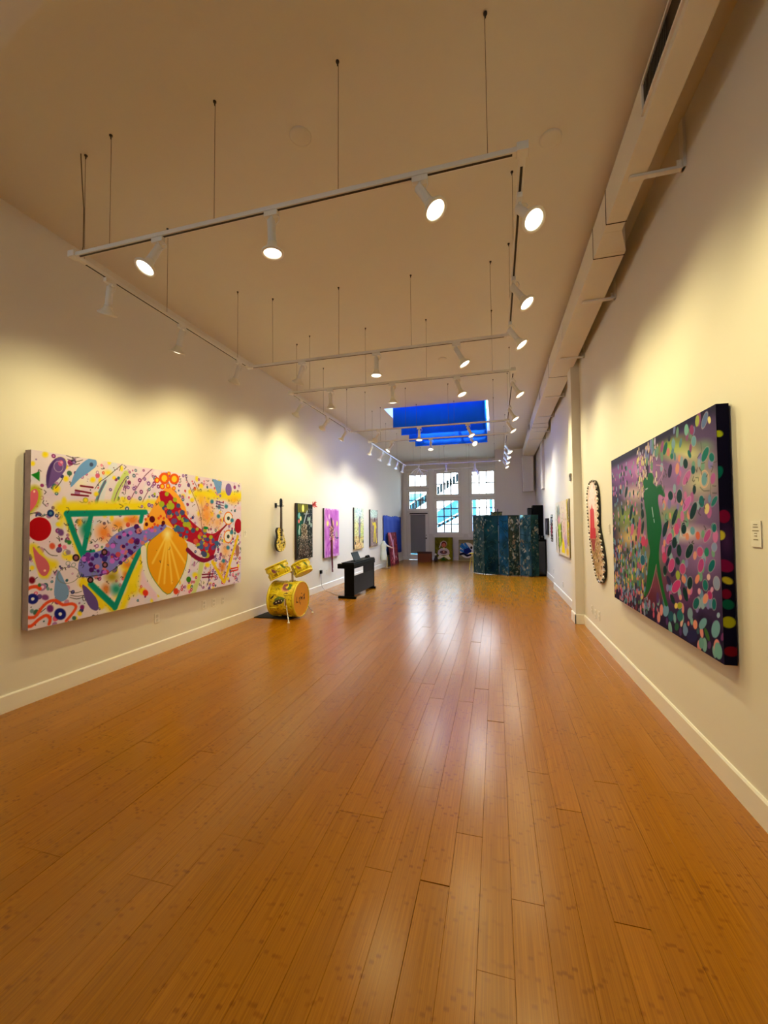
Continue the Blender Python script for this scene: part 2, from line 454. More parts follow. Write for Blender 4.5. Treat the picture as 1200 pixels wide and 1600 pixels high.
# ------------------------------------------------------------------ outside the back windows
SID = mat('blue_siding', (40, 104, 132), 0.8)
STUC = mat('white_stucco', (214, 217, 215), 0.9)
DKB = mat('dark_baluster', (10, 24, 28), 0.8, spec=0.1)
OY = 20.6
yard = struct(MB().box(-6, 12, D + 0.16, 27, -0.4, -0.1), 'ground', mat('concrete_yard', (170, 170, 166), 0.9))
bo_ = (0.4, 22.5, -0.1)
bl = empty('neighbour_building', bo_, label='blue clapboard building seen through the rear windows', cat='building')
MB(bo_).box(-3.0, 2.45, 22.5, 22.9, -0.1, 3.3).build('wall', SID, bl)
for i in range(34): MB(bo_).box(-2.95 + i * 0.16, -2.925 + i * 0.16, 22.475, 22.5, -0.1, 3.3).build('batten', SID, bl)
MB(bo_).box(2.45, 4.6, 22.5, 22.9, -0.1, 1.95).build('low_wall', SID, bl)
for (xa, xb) in ((2.78, 3.03), (3.72, 3.87)): MB(bo_).box(xa, xb, 22.45, 22.7, -0.1, 2.95).build('post', mat('blue_post', (34, 96, 134), 0.8), bl)
def stair(name, x0, z0, x1, z1, y, drop, rail, label, n):
    t = empty(name, (x0, y, -0.1), label=label, cat='stairs')
    o = (x0, y, -0.1)
    MB(o).prism([(x0, z0), (x1, z1), (x1, z1 - drop), (x0, z0 - drop)], 1, y, y + 0.9).build('stringer', STUC, t)
    s = (z1 - z0) / (x1 - x0)
    for i in range(n):
        xx = x0 + (x1 - x0) * (i + 0.5) / n; zz = z0 + s * (xx - x0)
        MB(o).box(xx - 0.06, xx + 0.06, y + 0.02, y + 0.06, zz - 0.05, zz + rail).build('baluster', DKB, t)
    MB(o).prism([(x0, z0 + rail), (x1, z1 + rail), (x1, z1 + rail + 0.06), (x0, z0 + rail + 0.06)], 1, y, y + 0.08).build('handrail', STUC, t)
stair('outdoor_stairs', -0.6, 1.93, 2.45, 3.82, OY, 0.75, 0.40, 'white outdoor stair flight with dark balusters outside the upper windows', 19)
stair('outdoor_stairs', 0.9, 1.17, 2.5, 2.02, OY - 0.8, 1.27, 0.13, 'lower white outdoor stair flight behind the lower middle window', 8)

# measured positions and aims of the spotlights: rail, x, y, aim
HEADS = [
    ('A_front', 1.833, 2.245, (-0.175, -0.39, -0.904)),
    ('A_front', 2.701, 2.245, (0.027, 0.038, -0.999)),
    ('A_front', 3.646, 2.245, (0.485, -0.175, -0.857)),
    ('A_left', 1.085, 2.533, (-0.432, 0.266, -0.862)),
    ('A_left', 1.085, 3.309, (-0.386, 0.128, -0.914)),
    ('A_left', 1.085, 4.234, (-0.54, 0.294, -0.788)),
    ('A_right', 4.2, 2.553, (0.38, -0.5, -0.78)),
    ('A_right', 4.2, 3.414, (0.52, -0.2, -0.83)),
    ('A_right', 4.2, 4.169, (0.55, -0.08, -0.83)),
    ('A_back', 1.806, 4.46, (-0.496, 0.334, -0.801)),
    ('A_back', 2.739, 4.46, (-0.002, -0.019, -1.0)),
    ('A_back', 3.647, 4.46, (0.468, -0.006, -0.884)),
    ('B_front', 1.735, 5.5, (-0.064, 0.273, -0.96)),
    ('B_front', 2.667, 5.5, (-0.013, 0.219, -0.976)),
    ('B_front', 3.56, 5.5, (0.358, -0.113, -0.927)),
    ('B_left', 1.1, 5.828, (-0.596, 0.218, -0.773)),
    ('B_left', 1.1, 6.868, (-0.674, 0.438, -0.595)),
    ('B_left', 1.1, 7.823, (-0.516, -0.008, -0.856)),
    ('B_right', 4.28, 5.787, (0.5, -0.12, -0.85)),
    ('B_right', 4.28, 7.104, (0.5, -0.12, -0.85)),
    ('B_right', 4.28, 8.017, (0.5, -0.12, -0.85)),
    ('B_back', 1.708, 8.17, (-0.61, 0.51, -0.607)),
    ('B_back', 2.56, 8.17, (0.01, -0.126, -0.992)),
    ('B_back', 3.531, 8.17, (0.393, -0.222, -0.892)),
    ('C_front', 1.699, 9.36, (-0.531, -0.285, -0.798)),
    ('C_front', 2.613, 9.36, (0.028, -0.307, -0.951)),
    ('C_front', 3.525, 9.36, (0.47, -0.627, -0.622)),
    ('C_left', 1.13, 9.561, (-0.34, 0.063, -0.938)),
    ('C_left', 1.13, 10.564, (-0.553, 0.215, -0.805)),
    ('C_left', 1.13, 11.397, (-0.307, 0.063, -0.95)),
    ('C_left', 1.13, 12.274, (-0.354, 0.047, -0.934)),
    ('C_left', 1.13, 13.09, (-0.246, 0.072, -0.967)),
    ('C_right', 4.3, 10.449, (0.5, -0.25, -0.82)),
    ('C_right', 4.3, 11.348, (0.5, -0.25, -0.82)),
    ('C_right', 4.3, 12.298, (0.5, -0.25, -0.82)),
    ('C_right', 4.3, 13.16, (0.5, -0.25, -0.82)),
    ('C_back', 2.5, 13.35, (-0.029, 0.119, -0.992)),
]
# brush strokes of the two large canvases (metres on the canvas): e ellipse, r ring, p polygon, l line
ART = {
'L': [
    ['l',[[0.657,1.155],[0.665,1.204],[0.678,1.275],[0.699,1.347],[0.736,1.422],[0.781,1.499],[0.814,1.555]],0.0425,[225,225,235],0.3],
    ['l',[[0.819,1.185],[0.829,1.218],[0.845,1.267],[0.866,1.319],[0.899,1.378],[0.937,1.44],[0.965,1.485]],0.0375,[200,215,120],0.3],
    ['l',[[1.048,1.175],[1.065,1.23],[1.091,1.309],[1.126,1.388],[1.181,1.465],[1.247,1.542],[1.295,1.597]],0.07,[240,210,225],0.3],
    ['l',[[1.185,1.182],[1.205,1.226],[1.235,1.289],[1.269,1.353],[1.31,1.42],[1.354,1.487],[1.386,1.535]],0.048,[240,225,235],0.3],
    ['l',[[0.617,1.132],[0.622,1.158],[0.631,1.196],[0.644,1.238],[0.666,1.284],[0.691,1.334],[0.71,1.37]],0.017,[90,150,165],0.3],
    ['l',[[0.819,1.174],[0.83,1.205],[0.845,1.249],[0.867,1.297],[0.899,1.352],[0.937,1.41],[0.965,1.451]],0.0045,[120,70,110],0],
    ['l',[[1.001,1.138],[1.01,1.162],[1.024,1.197],[1.047,1.243],[1.084,1.307],[1.132,1.383],[1.181,1.452],[1.234,1.508],[1.287,1.556],[1.325,1.589]],0.005,[120,70,110],0],
    ['l',[[1.185,1.182],[1.197,1.205],[1.216,1.239],[1.241,1.28],[1.279,1.336],[1.324,1.4],[1.357,1.446]],0.005,[120,70,110],0],
    ['l',[[1.855,1.564],[1.882,1.521],[1.923,1.458],[1.968,1.386],[2.021,1.305],[2.078,1.215],[2.126,1.118],[2.157,1.007],[2.177,0.892],[2.19,0.81]],0.0055,[120,70,110],0],
    ['l',[[2.024,1.501],[2.057,1.459],[2.104,1.396],[2.145,1.316],[2.173,1.202],[2.194,1.073],[2.209,0.98]],0.0055,[120,70,110],0],
    ['l',[[0.623,1.142],[0.63,1.172],[0.641,1.215],[0.655,1.259],[0.677,1.307],[0.703,1.357],[0.722,1.392]],0.0045,[120,70,110],0],
    ['l',[[1.975,0.598],[1.97,0.535],[1.961,0.446],[1.94,0.358],[1.9,0.278],[1.848,0.201],[1.797,0.137],[1.745,0.089],[1.695,0.053],[1.66,0.03]],0.045,[235,215,225],0.4],
    ['l',[[2.193,0.417],[2.18,0.369],[2.16,0.301],[2.134,0.227],[2.095,0.144],[2.05,0.058],[2.019,-0.003]],0.047,[205,215,130],0.4],
    ['l',[[1.138,0.462],[1.149,0.413],[1.166,0.342],[1.196,0.27],[1.252,0.193],[1.322,0.112],[1.373,0.054]],0.04,[240,205,215],0.4],
    ['l',[[0.259,1.077],[1.36,1.154]],0.0555,[245,220,25],1],
    ['l',[[0.287,1.078],[0.472,0.585]],0.0335,[245,220,25],1],
    ['l',[[1.249,0.64],[0.934,0.019]],0.0455,[245,220,25],1],
    ['l',[[0.486,0.365],[0.835,0.017]],0.0455,[245,220,25],1],
    ['l',[[0.03,0.711],[0.046,0.679],[0.07,0.635],[0.099,0.598],[0.135,0.576],[0.175,0.561],[0.204,0.551]],0.042,[245,220,25],1],
    ['l',[[2.065,1.338],[3.106,1.379]],0.066,[245,220,25],1],
    ['l',[[0.978,0.477],[1.087,0.194]],0.0675,[245,220,25],1],
    ['e',0.117,1.56,0.039,0.034,-1.05,[250,220,30],0.6],
    ['e',0.014,1.462,0.029,0.025,-1.05,[250,220,30],0.6],
    ['e',0.22,1.255,0.049,0.045,-1.2,[250,220,30],0.6],
    ['e',0.306,1.359,0.036,0.033,-1.19,[250,220,30],0.6],
    ['e',0.576,1.377,0.04,0.035,2.56,[250,220,30],0.6],
    ['e',0.504,1.167,0.034,0.032,3.11,[250,220,30],0.6],
    ['e',0.615,1.235,0.037,0.031,2.72,[250,220,30],0.6],
    ['e',0.243,0.925,0.031,0.029,0.77,[250,220,30],0.6],
    ['e',0.025,0.542,0.028,0.026,-1.94,[250,220,30],0.6],
    ['e',0.816,1.424,0.029,0.026,2.56,[250,220,30],0.6],
    ['e',1.198,0.153,0.068,0.053,-2.78,[250,220,30],0.6],
    ['e',1.033,0.292,0.06,0.048,-2.71,[250,220,30],0.6],
    ['e',1.821,1.294,0.051,0.037,3.0,[250,220,30],0.6],
    ['e',1.988,1.251,0.054,0.038,3.08,[250,220,30],0.6],
    ['e',2.055,0.237,0.071,0.049,-2.89,[250,220,30],0.6],
    ['e',2.164,1.458,0.065,0.046,2.95,[250,220,30],0.6],
    ['e',2.297,0.351,0.069,0.045,-2.93,[250,220,30],0.6],
    ['e',0.46,0.053,0.036,0.028,-2.29,[250,220,30],0.6],
    ['e',0.744,1.47,0.072,0.046,2.96,[250,226,40],1],
    ['e',0.969,1.193,0.158,0.045,3.09,[250,226,40],1],
    ['e',0.383,1.111,0.1,0.044,3.08,[250,226,40],1],
    ['e',0.635,1.122,0.128,0.051,3.07,[250,226,40],1],
    ['e',0.271,0.963,0.112,0.038,-1.57,[250,226,40],1],
    ['e',1.33,1.165,0.09,0.071,3.03,[250,226,40],1],
    ['e',1.085,0.33,0.122,0.101,-2.28,[250,226,40],1],
    ['e',0.907,0.134,0.128,0.066,-2.87,[250,226,40],1],
    ['e',0.717,0.124,0.092,0.051,-2.9,[250,226,40],1],
    ['e',0.561,0.254,0.068,0.056,-2.47,[250,226,40],1],
    ['e',2.289,1.325,0.213,0.069,3.08,[250,226,40],1],
    ['e',2.844,1.362,0.257,0.075,3.09,[250,226,40],1],
    ['e',0.081,0.653,0.07,0.049,-1.64,[250,226,40],1],
    ['e',-0.048,1.471,0.055,0.047,-1.05,[250,226,40],1],
    ['e',0.706,0.84,0.131,0.115,-2.08,[240,140,60],0.8],
    ['e',0.872,0.924,0.119,0.085,-0.0,[245,160,60],0.8],
    ['e',1.05,0.97,0.138,0.083,0.03,[235,130,50],0.8],
    ['e',1.082,0.581,0.111,0.089,-2.88,[240,140,60],0.8],
    ['e',1.004,0.475,0.106,0.066,-2.95,[230,140,50],0.8],
    ['e',0.807,0.365,0.122,0.083,-2.84,[170,150,40],0.8],
    ['e',0.738,0.247,0.087,0.069,-1.88,[215,130,60],0.8],
    ['e',0.509,0.884,0.14,0.085,-1.57,[30,140,110],0.8],
    ['e',0.446,0.944,0.056,0.04,-1.57,[235,170,40],0.8],
    ['e',0.535,0.803,0.08,0.03,-1.65,[225,180,50],0.8],
    ['e',0.857,0.229,0.101,0.085,-2.48,[40,150,120],0.8],
    ['e',0.98,0.366,0.07,0.06,-2.09,[215,120,50],0.8],
    ['l',[[0.322,1.025],[0.38,1.028],[0.469,1.032],[0.592,1.038],[0.786,1.046],[1.034,1.057],[1.229,1.066]],0.0315,[16,142,118],0.35],
    ['l',[[0.322,1.025],[0.338,0.981],[0.361,0.916],[0.388,0.846],[0.42,0.767],[0.456,0.681],[0.482,0.62]],0.0275,[16,142,118],0.35],
    ['l',[[1.186,1.06],[1.165,0.959]],0.028,[16,142,118],0.35],
    ['l',[[1.191,0.69],[1.15,0.618],[1.092,0.516],[1.031,0.404],[0.964,0.272],[0.895,0.133],[0.847,0.036]],0.0315,[16,142,118],0.35],
    ['l',[[0.57,0.323],[0.847,0.041]],0.0315,[16,142,118],0.35],
    ['l',[[0.471,0.645],[0.598,0.653]],0.016,[16,142,118],0.35],
    ['l',[[0.56,1.006],[0.491,0.664]],0.026,[16,142,118],0.35],
    ['p',[[1.562,1.399],[1.517,1.37],[1.467,1.322],[1.42,1.268],[1.378,1.208],[1.339,1.142],[1.302,1.08],[1.261,1.025],[1.224,0.973],[1.202,0.924],[1.204,0.867],[1.221,0.812],[1.247,0.782],[1.279,0.797],[1.319,0.838],[1.364,0.875],[1.412,0.898],[1.465,0.916],[1.519,0.924],[1.572,0.909],[1.626,0.882],[1.685,0.872],[1.761,0.89],[1.843,0.927],[1.897,0.977],[1.903,1.042],[1.879,1.118],[1.84,1.189],[1.786,1.253],[1.72,1.312],[1.663,1.356],[1.626,1.386],[1.596,1.402]],[250,170,55],0.2],
    ['l',[[1.206,0.642],[1.211,0.586],[1.22,0.507],[1.237,0.429],[1.263,0.36],[1.298,0.293],[1.341,0.226],[1.402,0.155],[1.472,0.084],[1.522,0.033]],0.038,[242,235,215],0],
    ['l',[[1.946,0.519],[1.928,0.447],[1.902,0.348],[1.867,0.259],[1.819,0.195],[1.762,0.141],[1.71,0.098],[1.664,0.066],[1.622,0.043],[1.594,0.028]],0.0365,[242,235,215],0],
    ['p',[[1.542,0.893],[1.495,0.875],[1.452,0.838],[1.41,0.801],[1.363,0.771],[1.317,0.742],[1.282,0.709],[1.264,0.674],[1.257,0.636],[1.255,0.592],[1.255,0.54],[1.26,0.483],[1.274,0.425],[1.297,0.368],[1.329,0.311],[1.371,0.251],[1.43,0.179],[1.501,0.104],[1.567,0.058],[1.62,0.06],[1.666,0.095],[1.71,0.137],[1.754,0.181],[1.795,0.234],[1.831,0.29],[1.861,0.347],[1.885,0.406],[1.902,0.468],[1.913,0.535],[1.917,0.605],[1.9,0.669],[1.852,0.726],[1.786,0.777],[1.72,0.82],[1.658,0.856],[1.597,0.884]],[242,165,25],0],
    ['l',[[1.559,0.798],[1.339,0.466]],0.016,[254,205,70],1],
    ['l',[[1.559,0.798],[1.426,0.215]],0.016,[254,205,70],1],
    ['l',[[1.559,0.798],[1.52,0.202]],0.016,[254,205,70],1],
    ['l',[[1.559,0.798],[1.642,0.185]],0.0165,[254,205,70],1],
    ['l',[[1.559,0.798],[1.779,0.166]],0.017,[254,205,70],1],
    ['l',[[1.559,0.798],[1.866,0.418]],0.0165,[254,205,70],1],
    ['e',1.562,0.805,0.111,0.1,-0.0,[255,238,150],0.9],
    ['l',[[1.542,0.893],[1.507,0.869],[1.458,0.835],[1.41,0.801],[1.363,0.771],[1.317,0.742],[1.282,0.709],[1.264,0.674],[1.257,0.636],[1.255,0.592],[1.255,0.54],[1.26,0.483],[1.274,0.425],[1.297,0.368],[1.329,0.311],[1.371,0.251],[1.43,0.179],[1.501,0.104],[1.567,0.058],[1.62,0.06],[1.666,0.095],[1.71,0.137],[1.754,0.181],[1.795,0.234],[1.831,0.29],[1.861,0.347],[1.885,0.406],[1.902,0.468],[1.907,0.541],[1.903,0.616],[1.9,0.669]],0.005,[95,140,50],0],
    ['p',[[0.437,0.509],[0.441,0.548],[0.454,0.588],[0.482,0.62],[0.535,0.636],[0.604,0.643],[0.664,0.653],[0.7,0.67],[0.723,0.69],[0.743,0.712],[0.758,0.735],[0.769,0.76],[0.789,0.785],[0.824,0.809],[0.869,0.835],[0.922,0.858],[0.991,0.881],[1.07,0.903],[1.132,0.912],[1.159,0.897],[1.168,0.87],[1.189,0.854],[1.238,0.863],[1.301,0.885],[1.363,0.904],[1.428,0.916],[1.492,0.925],[1.535,0.924],[1.544,0.907],[1.53,0.881],[1.504,0.854],[1.466,0.83],[1.418,0.806],[1.365,0.778],[1.308,0.746],[1.247,0.712],[1.191,0.678],[1.145,0.646],[1.103,0.615],[1.055,0.583],[0.997,0.55],[0.934,0.517],[0.878,0.487],[0.836,0.459],[0.8,0.433],[0.759,0.413],[0.708,0.399],[0.654,0.389],[0.602,0.386],[0.55,0.39],[0.501,0.4],[0.464,0.417],[0.445,0.443],[0.437,0.475]],[128,125,205],0],
    ['e',1.226,0.785,0.021,0.017,-3.01,[195,105,210],0],
    ['e',0.676,0.402,0.016,0.014,-2.56,[110,50,150],0],
    ['e',0.508,0.601,0.025,0.022,-2.59,[50,45,130],0],
    ['e',0.704,0.531,0.021,0.018,-2.56,[205,120,130],0],
    ['e',0.928,0.681,0.028,0.023,-2.97,[195,75,90],0],
    ['e',0.865,0.789,0.02,0.018,-2.9,[205,120,130],0],
    ['e',1.06,0.755,0.028,0.025,-2.9,[195,75,90],0],
    ['e',1.147,0.835,0.032,0.027,-2.97,[80,30,120],0],
    ['e',1.067,0.757,0.025,0.021,-3.01,[110,50,150],0],
    ['e',0.689,0.6,0.029,0.026,-2.9,[80,30,120],0],
    ['e',1.479,0.912,0.02,0.015,0.07,[75,25,95],0],
    ['e',1.293,0.738,0.017,0.013,-3.03,[195,75,90],0],
    ['e',1.027,0.829,0.028,0.024,-2.97,[195,105,210],0],
    ['e',1.118,0.832,0.019,0.015,-0.0,[195,75,90],0],
    ['e',1.01,0.732,0.018,0.015,-2.97,[205,120,130],0],
    ['e',0.893,0.783,0.024,0.02,-0.0,[80,30,120],0],
    ['e',1.086,0.664,0.021,0.018,-2.97,[75,25,95],0],
    ['e',0.646,0.446,0.018,0.016,-2.56,[80,30,120],0],
    ['e',0.536,0.619,0.031,0.027,-2.33,[110,50,150],0],
    ['e',0.951,0.538,0.031,0.025,-3.01,[195,105,210],0],
    ['e',0.748,0.703,0.025,0.021,-2.75,[205,120,130],0],
    ['e',1.107,0.897,0.036,0.031,-0.0,[75,25,95],0],
    ['e',1.229,0.755,0.026,0.02,-0.0,[205,120,130],0],
    ['e',0.583,0.58,0.024,0.022,-2.33,[110,50,150],0],
    ['e',0.815,0.701,0.032,0.027,-2.75,[75,25,95],0],
    ['e',1.368,0.849,0.026,0.021,-0.0,[205,120,130],0],
    ['e',0.481,0.421,0.017,0.015,-2.56,[50,45,130],0],
    ['e',0.744,0.423,0.03,0.025,-2.64,[195,75,90],0],
    ['e',0.502,0.554,0.016,0.015,-2.73,[50,45,130],0],
    ['e',1.304,0.87,0.022,0.018,-3.03,[195,75,90],0],
    ['e',0.622,0.39,0.022,0.018,-2.72,[205,120,130],0],
    ['e',0.932,0.669,0.034,0.027,-2.91,[205,120,130],0],
    ['e',0.86,0.561,0.034,0.028,-2.82,[110,50,150],0],
    ['e',0.715,0.457,0.024,0.02,-2.64,[205,120,130],0],
    ['e',0.983,0.703,0.02,0.017,-2.97,[110,50,150],0],
    ['e',0.75,0.619,0.031,0.027,-2.56,[110,50,150],0],
    ['e',0.584,0.573,0.018,0.015,-2.5,[80,30,120],0],
    ['e',0.906,0.507,0.026,0.022,-2.72,[80,30,120],0],
    ['e',0.941,0.682,0.023,0.019,-2.97,[75,25,95],0],
    ['e',1.041,0.736,0.035,0.03,-2.97,[195,75,90],0],
    ['e',0.856,0.568,0.025,0.02,-2.64,[195,105,210],0],
    ['e',1.101,0.843,0.019,0.017,-2.9,[75,25,95],0],
    ['e',0.613,0.491,0.026,0.023,-2.33,[80,30,120],0],
    ['e',0.5,0.581,0.029,0.026,-2.56,[195,105,210],0],
    ['e',1.093,0.725,0.024,0.02,-3.01,[80,30,120],0],
    ['e',1.036,0.61,0.032,0.027,-2.82,[80,30,120],0],
    ['e',1.013,0.628,0.028,0.024,-2.97,[80,30,120],0],
    ['e',0.536,0.575,0.026,0.023,-2.33,[110,50,150],0],
    ['e',0.636,0.492,0.026,0.022,-2.75,[205,120,130],0],
    ['e',1.151,0.733,0.024,0.018,-2.95,[195,105,210],0],
    ['e',0.96,0.611,0.026,0.022,-2.85,[205,120,130],0],
    ['e',0.812,0.695,0.03,0.027,-2.9,[195,105,210],0],
    ['e',0.853,0.585,0.022,0.018,-2.64,[50,45,130],0],
    ['e',0.875,0.599,0.032,0.028,-2.72,[195,75,90],0],
    ['e',1.242,0.831,0.017,0.014,-3.01,[195,105,210],0],
    ['e',0.811,0.592,0.027,0.024,-2.56,[110,50,150],0],
    ['e',0.943,0.831,0.019,0.016,0.15,[80,30,120],0],
    ['e',1.465,0.87,0.019,0.015,-0.0,[110,50,150],0],
    ['e',0.703,0.428,0.027,0.024,-2.56,[110,50,150],0],
    ['e',0.549,0.543,0.016,0.014,-2.33,[195,105,210],0],
    ['e',0.977,0.626,0.02,0.017,-2.97,[205,120,130],0],
    ['e',0.709,0.641,0.022,0.019,-2.56,[75,25,95],0],
    ['e',0.805,0.535,0.032,0.027,-2.72,[195,105,210],0],
    ['e',1.119,0.738,0.034,0.028,-3.01,[80,30,120],0],
    ['e',0.575,0.465,0.028,0.024,-2.56,[75,25,95],0],
    ['e',0.95,0.813,0.026,0.023,-0.0,[195,105,210],0],
    ['e',0.717,0.562,0.03,0.028,-2.73,[50,45,130],0],
    ['e',0.625,0.607,0.028,0.026,-2.73,[50,45,130],0],
    ['e',0.721,0.423,0.026,0.023,-2.56,[195,105,210],0],
    ['e',1.278,0.871,0.017,0.014,-0.0,[195,105,210],0],
    ['e',0.97,0.57,0.022,0.019,-2.85,[75,25,95],0],
    ['e',1.119,0.718,0.03,0.025,-3.01,[75,25,95],0],
    ['e',1.142,0.852,0.038,0.031,-0.0,[205,120,130],0],
    ['e',1.194,0.71,0.028,0.023,-3.01,[205,120,130],0],
    ['e',0.801,0.579,0.016,0.014,-2.9,[195,75,90],0],
    ['e',0.931,0.625,0.027,0.023,-2.97,[195,105,210],0],
    ['e',0.733,0.576,0.019,0.018,-2.73,[50,45,130],0],
    ['e',0.995,0.803,0.019,0.016,-2.97,[50,45,130],0],
    ['e',1.324,0.851,0.029,0.023,0.09,[195,105,210],0],
    ['e',0.568,0.521,0.027,0.022,-2.64,[75,25,95],0],
    ['e',0.415,0.6,0.038,0.034,-2.32,[45,30,35],0],
    ['e',0.415,0.6,0.021,0.019,-2.32,[150,90,100],0],
    ['e',0.714,0.635,0.036,0.034,-2.73,[45,30,35],0],
    ['e',0.714,0.635,0.02,0.018,-2.73,[150,90,100],0],
    ['e',0.565,0.366,0.035,0.031,-2.56,[45,30,35],0],
    ['e',0.565,0.366,0.019,0.017,-2.56,[150,90,100],0],
    ['e',0.723,0.502,0.035,0.031,-2.56,[45,30,35],0],
    ['e',0.723,0.502,0.019,0.017,-2.56,[150,90,100],0],
    ['r',0.317,0.659,0.027,0.027,0.005,[120,140,150]],
    ['r',0.338,0.554,0.019,0.019,0.006,[120,140,150]],
    ['r',0.392,0.533,0.02,0.019,0.006,[120,140,150]],
    ['r',0.454,0.428,0.025,0.023,0.005,[120,140,150]],
    ['r',0.608,0.422,0.026,0.024,0.006,[120,140,150]],
    ['r',0.978,0.522,0.026,0.023,0.007,[120,140,150]],
    ['p',[[1.426,1.305],[1.455,1.333],[1.51,1.336],[1.563,1.328],[1.602,1.31],[1.638,1.279],[1.681,1.238],[1.735,1.184],[1.796,1.118],[1.86,1.056],[1.926,1.003],[1.997,0.954],[2.069,0.909],[2.144,0.867],[2.221,0.829],[2.293,0.802],[2.352,0.788],[2.404,0.786],[2.467,0.799],[2.57,0.845],[2.688,0.908],[2.757,0.941],[2.729,0.915],[2.649,0.857],[2.581,0.796],[2.549,0.741],[2.527,0.683],[2.505,0.626],[2.48,0.568],[2.455,0.511],[2.425,0.469],[2.389,0.449],[2.347,0.443],[2.305,0.45],[2.261,0.473],[2.215,0.508],[2.171,0.544],[2.135,0.579],[2.099,0.614],[2.052,0.648],[1.982,0.677],[1.901,0.703],[1.826,0.738],[1.763,0.786],[1.704,0.842],[1.651,0.898],[1.604,0.949],[1.562,1.001],[1.524,1.061],[1.48,1.145],[1.44,1.238]],[178,22,45],0],
    ['l',[[1.908,0.588],[1.944,0.56],[1.997,0.52],[2.053,0.483],[2.11,0.455],[2.172,0.432],[2.234,0.419],[2.301,0.424],[2.369,0.442],[2.417,0.455]],0.0305,[130,20,55],0],
    ['l',[[2.468,0.746],[2.757,0.944]],0.014,[140,30,40],0],
    ['e',2.383,0.671,0.049,0.036,-3.08,[215,90,60],0],
    ['e',1.59,1.157,0.02,0.017,3.01,[85,95,150],0],
    ['e',2.063,0.695,0.046,0.034,-3.0,[215,90,60],0],
    ['e',1.581,1.149,0.041,0.035,3.01,[190,180,50],0],
    ['e',2.146,0.754,0.049,0.036,-3.03,[175,175,40],0],
    ['e',2.319,0.626,0.037,0.028,-3.01,[110,75,130],0],
    ['e',1.967,0.873,0.032,0.025,-0.0,[70,80,120],0],
    ['e',1.766,1.086,0.03,0.025,3.03,[215,90,60],0],
    ['e',1.752,1.028,0.038,0.032,-0.0,[190,180,50],0],
    ['e',1.6,1.038,0.044,0.035,3.03,[190,180,50],0],
    ['e',1.731,0.875,0.044,0.036,-0.0,[85,95,150],0],
    ['e',2.262,0.625,0.03,0.023,-3.0,[60,100,140],0],
    ['e',2.413,0.7,0.033,0.025,-3.01,[85,95,150],0],
    ['e',1.705,0.861,0.041,0.035,-3.01,[60,100,140],0],
    ['e',1.649,1.052,0.021,0.017,3.03,[70,80,120],0],
    ['e',1.694,0.966,0.028,0.024,-0.0,[70,80,120],0],
    ['e',2.421,0.583,0.047,0.033,-3.02,[110,75,130],0],
    ['e',1.744,0.878,0.034,0.028,-0.0,[85,95,150],0],
    ['e',1.604,1.197,0.032,0.027,3.01,[190,180,50],0],
    ['e',2.286,0.555,0.028,0.02,-3.02,[175,175,40],0],
    ['e',2.242,0.811,0.04,0.031,-3.07,[85,95,150],0],
    ['e',2.076,0.672,0.039,0.029,-3.07,[215,90,60],0],
    ['e',1.696,0.981,0.02,0.017,3.03,[110,75,130],0],
    ['e',2.116,0.633,0.046,0.035,-3.07,[175,175,40],0],
    ['e',2.456,0.599,0.033,0.024,-3.01,[70,80,120],0],
    ['e',1.7,0.895,0.031,0.025,-0.0,[175,175,40],0],
    ['e',1.578,1.161,0.036,0.03,2.89,[175,175,40],0],
    ['e',1.732,1.048,0.028,0.022,3.05,[110,75,130],0],
    ['e',2.01,0.837,0.04,0.031,-0.0,[110,75,130],0],
    ['e',1.835,1.081,0.031,0.025,3.05,[215,90,60],0],
    ['e',1.564,1.025,0.03,0.025,3.01,[110,75,130],0],
    ['e',2.012,0.843,0.039,0.031,-0.0,[70,80,120],0],
    ['e',1.711,1.068,0.028,0.023,-0.0,[85,95,150],0],
    ['e',1.511,1.131,0.04,0.034,3.01,[70,80,120],0],
    ['e',2.089,0.858,0.03,0.023,-0.0,[190,180,50],0],
    ['e',1.784,0.785,0.031,0.025,-3.03,[70,80,120],0],
    ['e',2.211,0.841,0.039,0.03,-3.07,[110,75,130],0],
    ['e',2.186,0.669,0.05,0.037,-3.03,[85,95,150],0],
    ['e',1.81,1.077,0.042,0.035,-0.0,[70,80,120],0],
    ['e',2.298,0.709,0.038,0.029,-3.08,[70,80,120],0],
    ['e',1.954,0.892,0.043,0.035,-0.0,[215,90,60],0],
    ['e',1.833,0.982,0.043,0.034,-0.0,[175,175,40],0],
    ['e',1.9,0.822,0.026,0.021,-3.05,[60,100,140],0],
    ['e',2.421,0.675,0.037,0.028,-3.01,[110,75,130],0],
    ['e',2.286,0.488,0.055,0.04,-2.95,[175,175,40],0],
    ['e',2.191,0.752,0.032,0.025,-3.07,[110,75,130],0],
    ['e',1.874,0.746,0.038,0.029,-2.99,[190,180,50],0],
    ['e',2.282,0.589,0.043,0.032,-3.01,[85,95,150],0],
    ['e',2.253,0.751,0.027,0.02,-3.08,[175,175,40],0],
    ['e',2.166,0.781,0.031,0.024,-3.01,[215,90,60],0],
    ['e',1.955,0.87,0.027,0.022,-0.0,[190,180,50],0],
    ['e',1.759,0.847,0.035,0.029,-3.03,[70,80,120],0],
    ['e',2.207,0.521,0.044,0.033,-2.93,[70,80,120],0],
    ['e',1.531,1.117,0.022,0.018,3.01,[215,90,60],0],
    ['e',2.211,0.706,0.027,0.02,-3.08,[190,180,50],0],
    ['e',2.172,0.609,0.045,0.034,-2.94,[60,100,140],0],
    ['e',1.886,0.962,0.046,0.038,-0.0,[60,100,140],0],
    ['e',1.809,0.855,0.044,0.035,-3.05,[85,95,150],0],
    ['e',2.243,0.717,0.028,0.022,-3.07,[110,75,130],0],
    ['e',2.237,0.501,0.053,0.038,-3.01,[70,80,120],0],
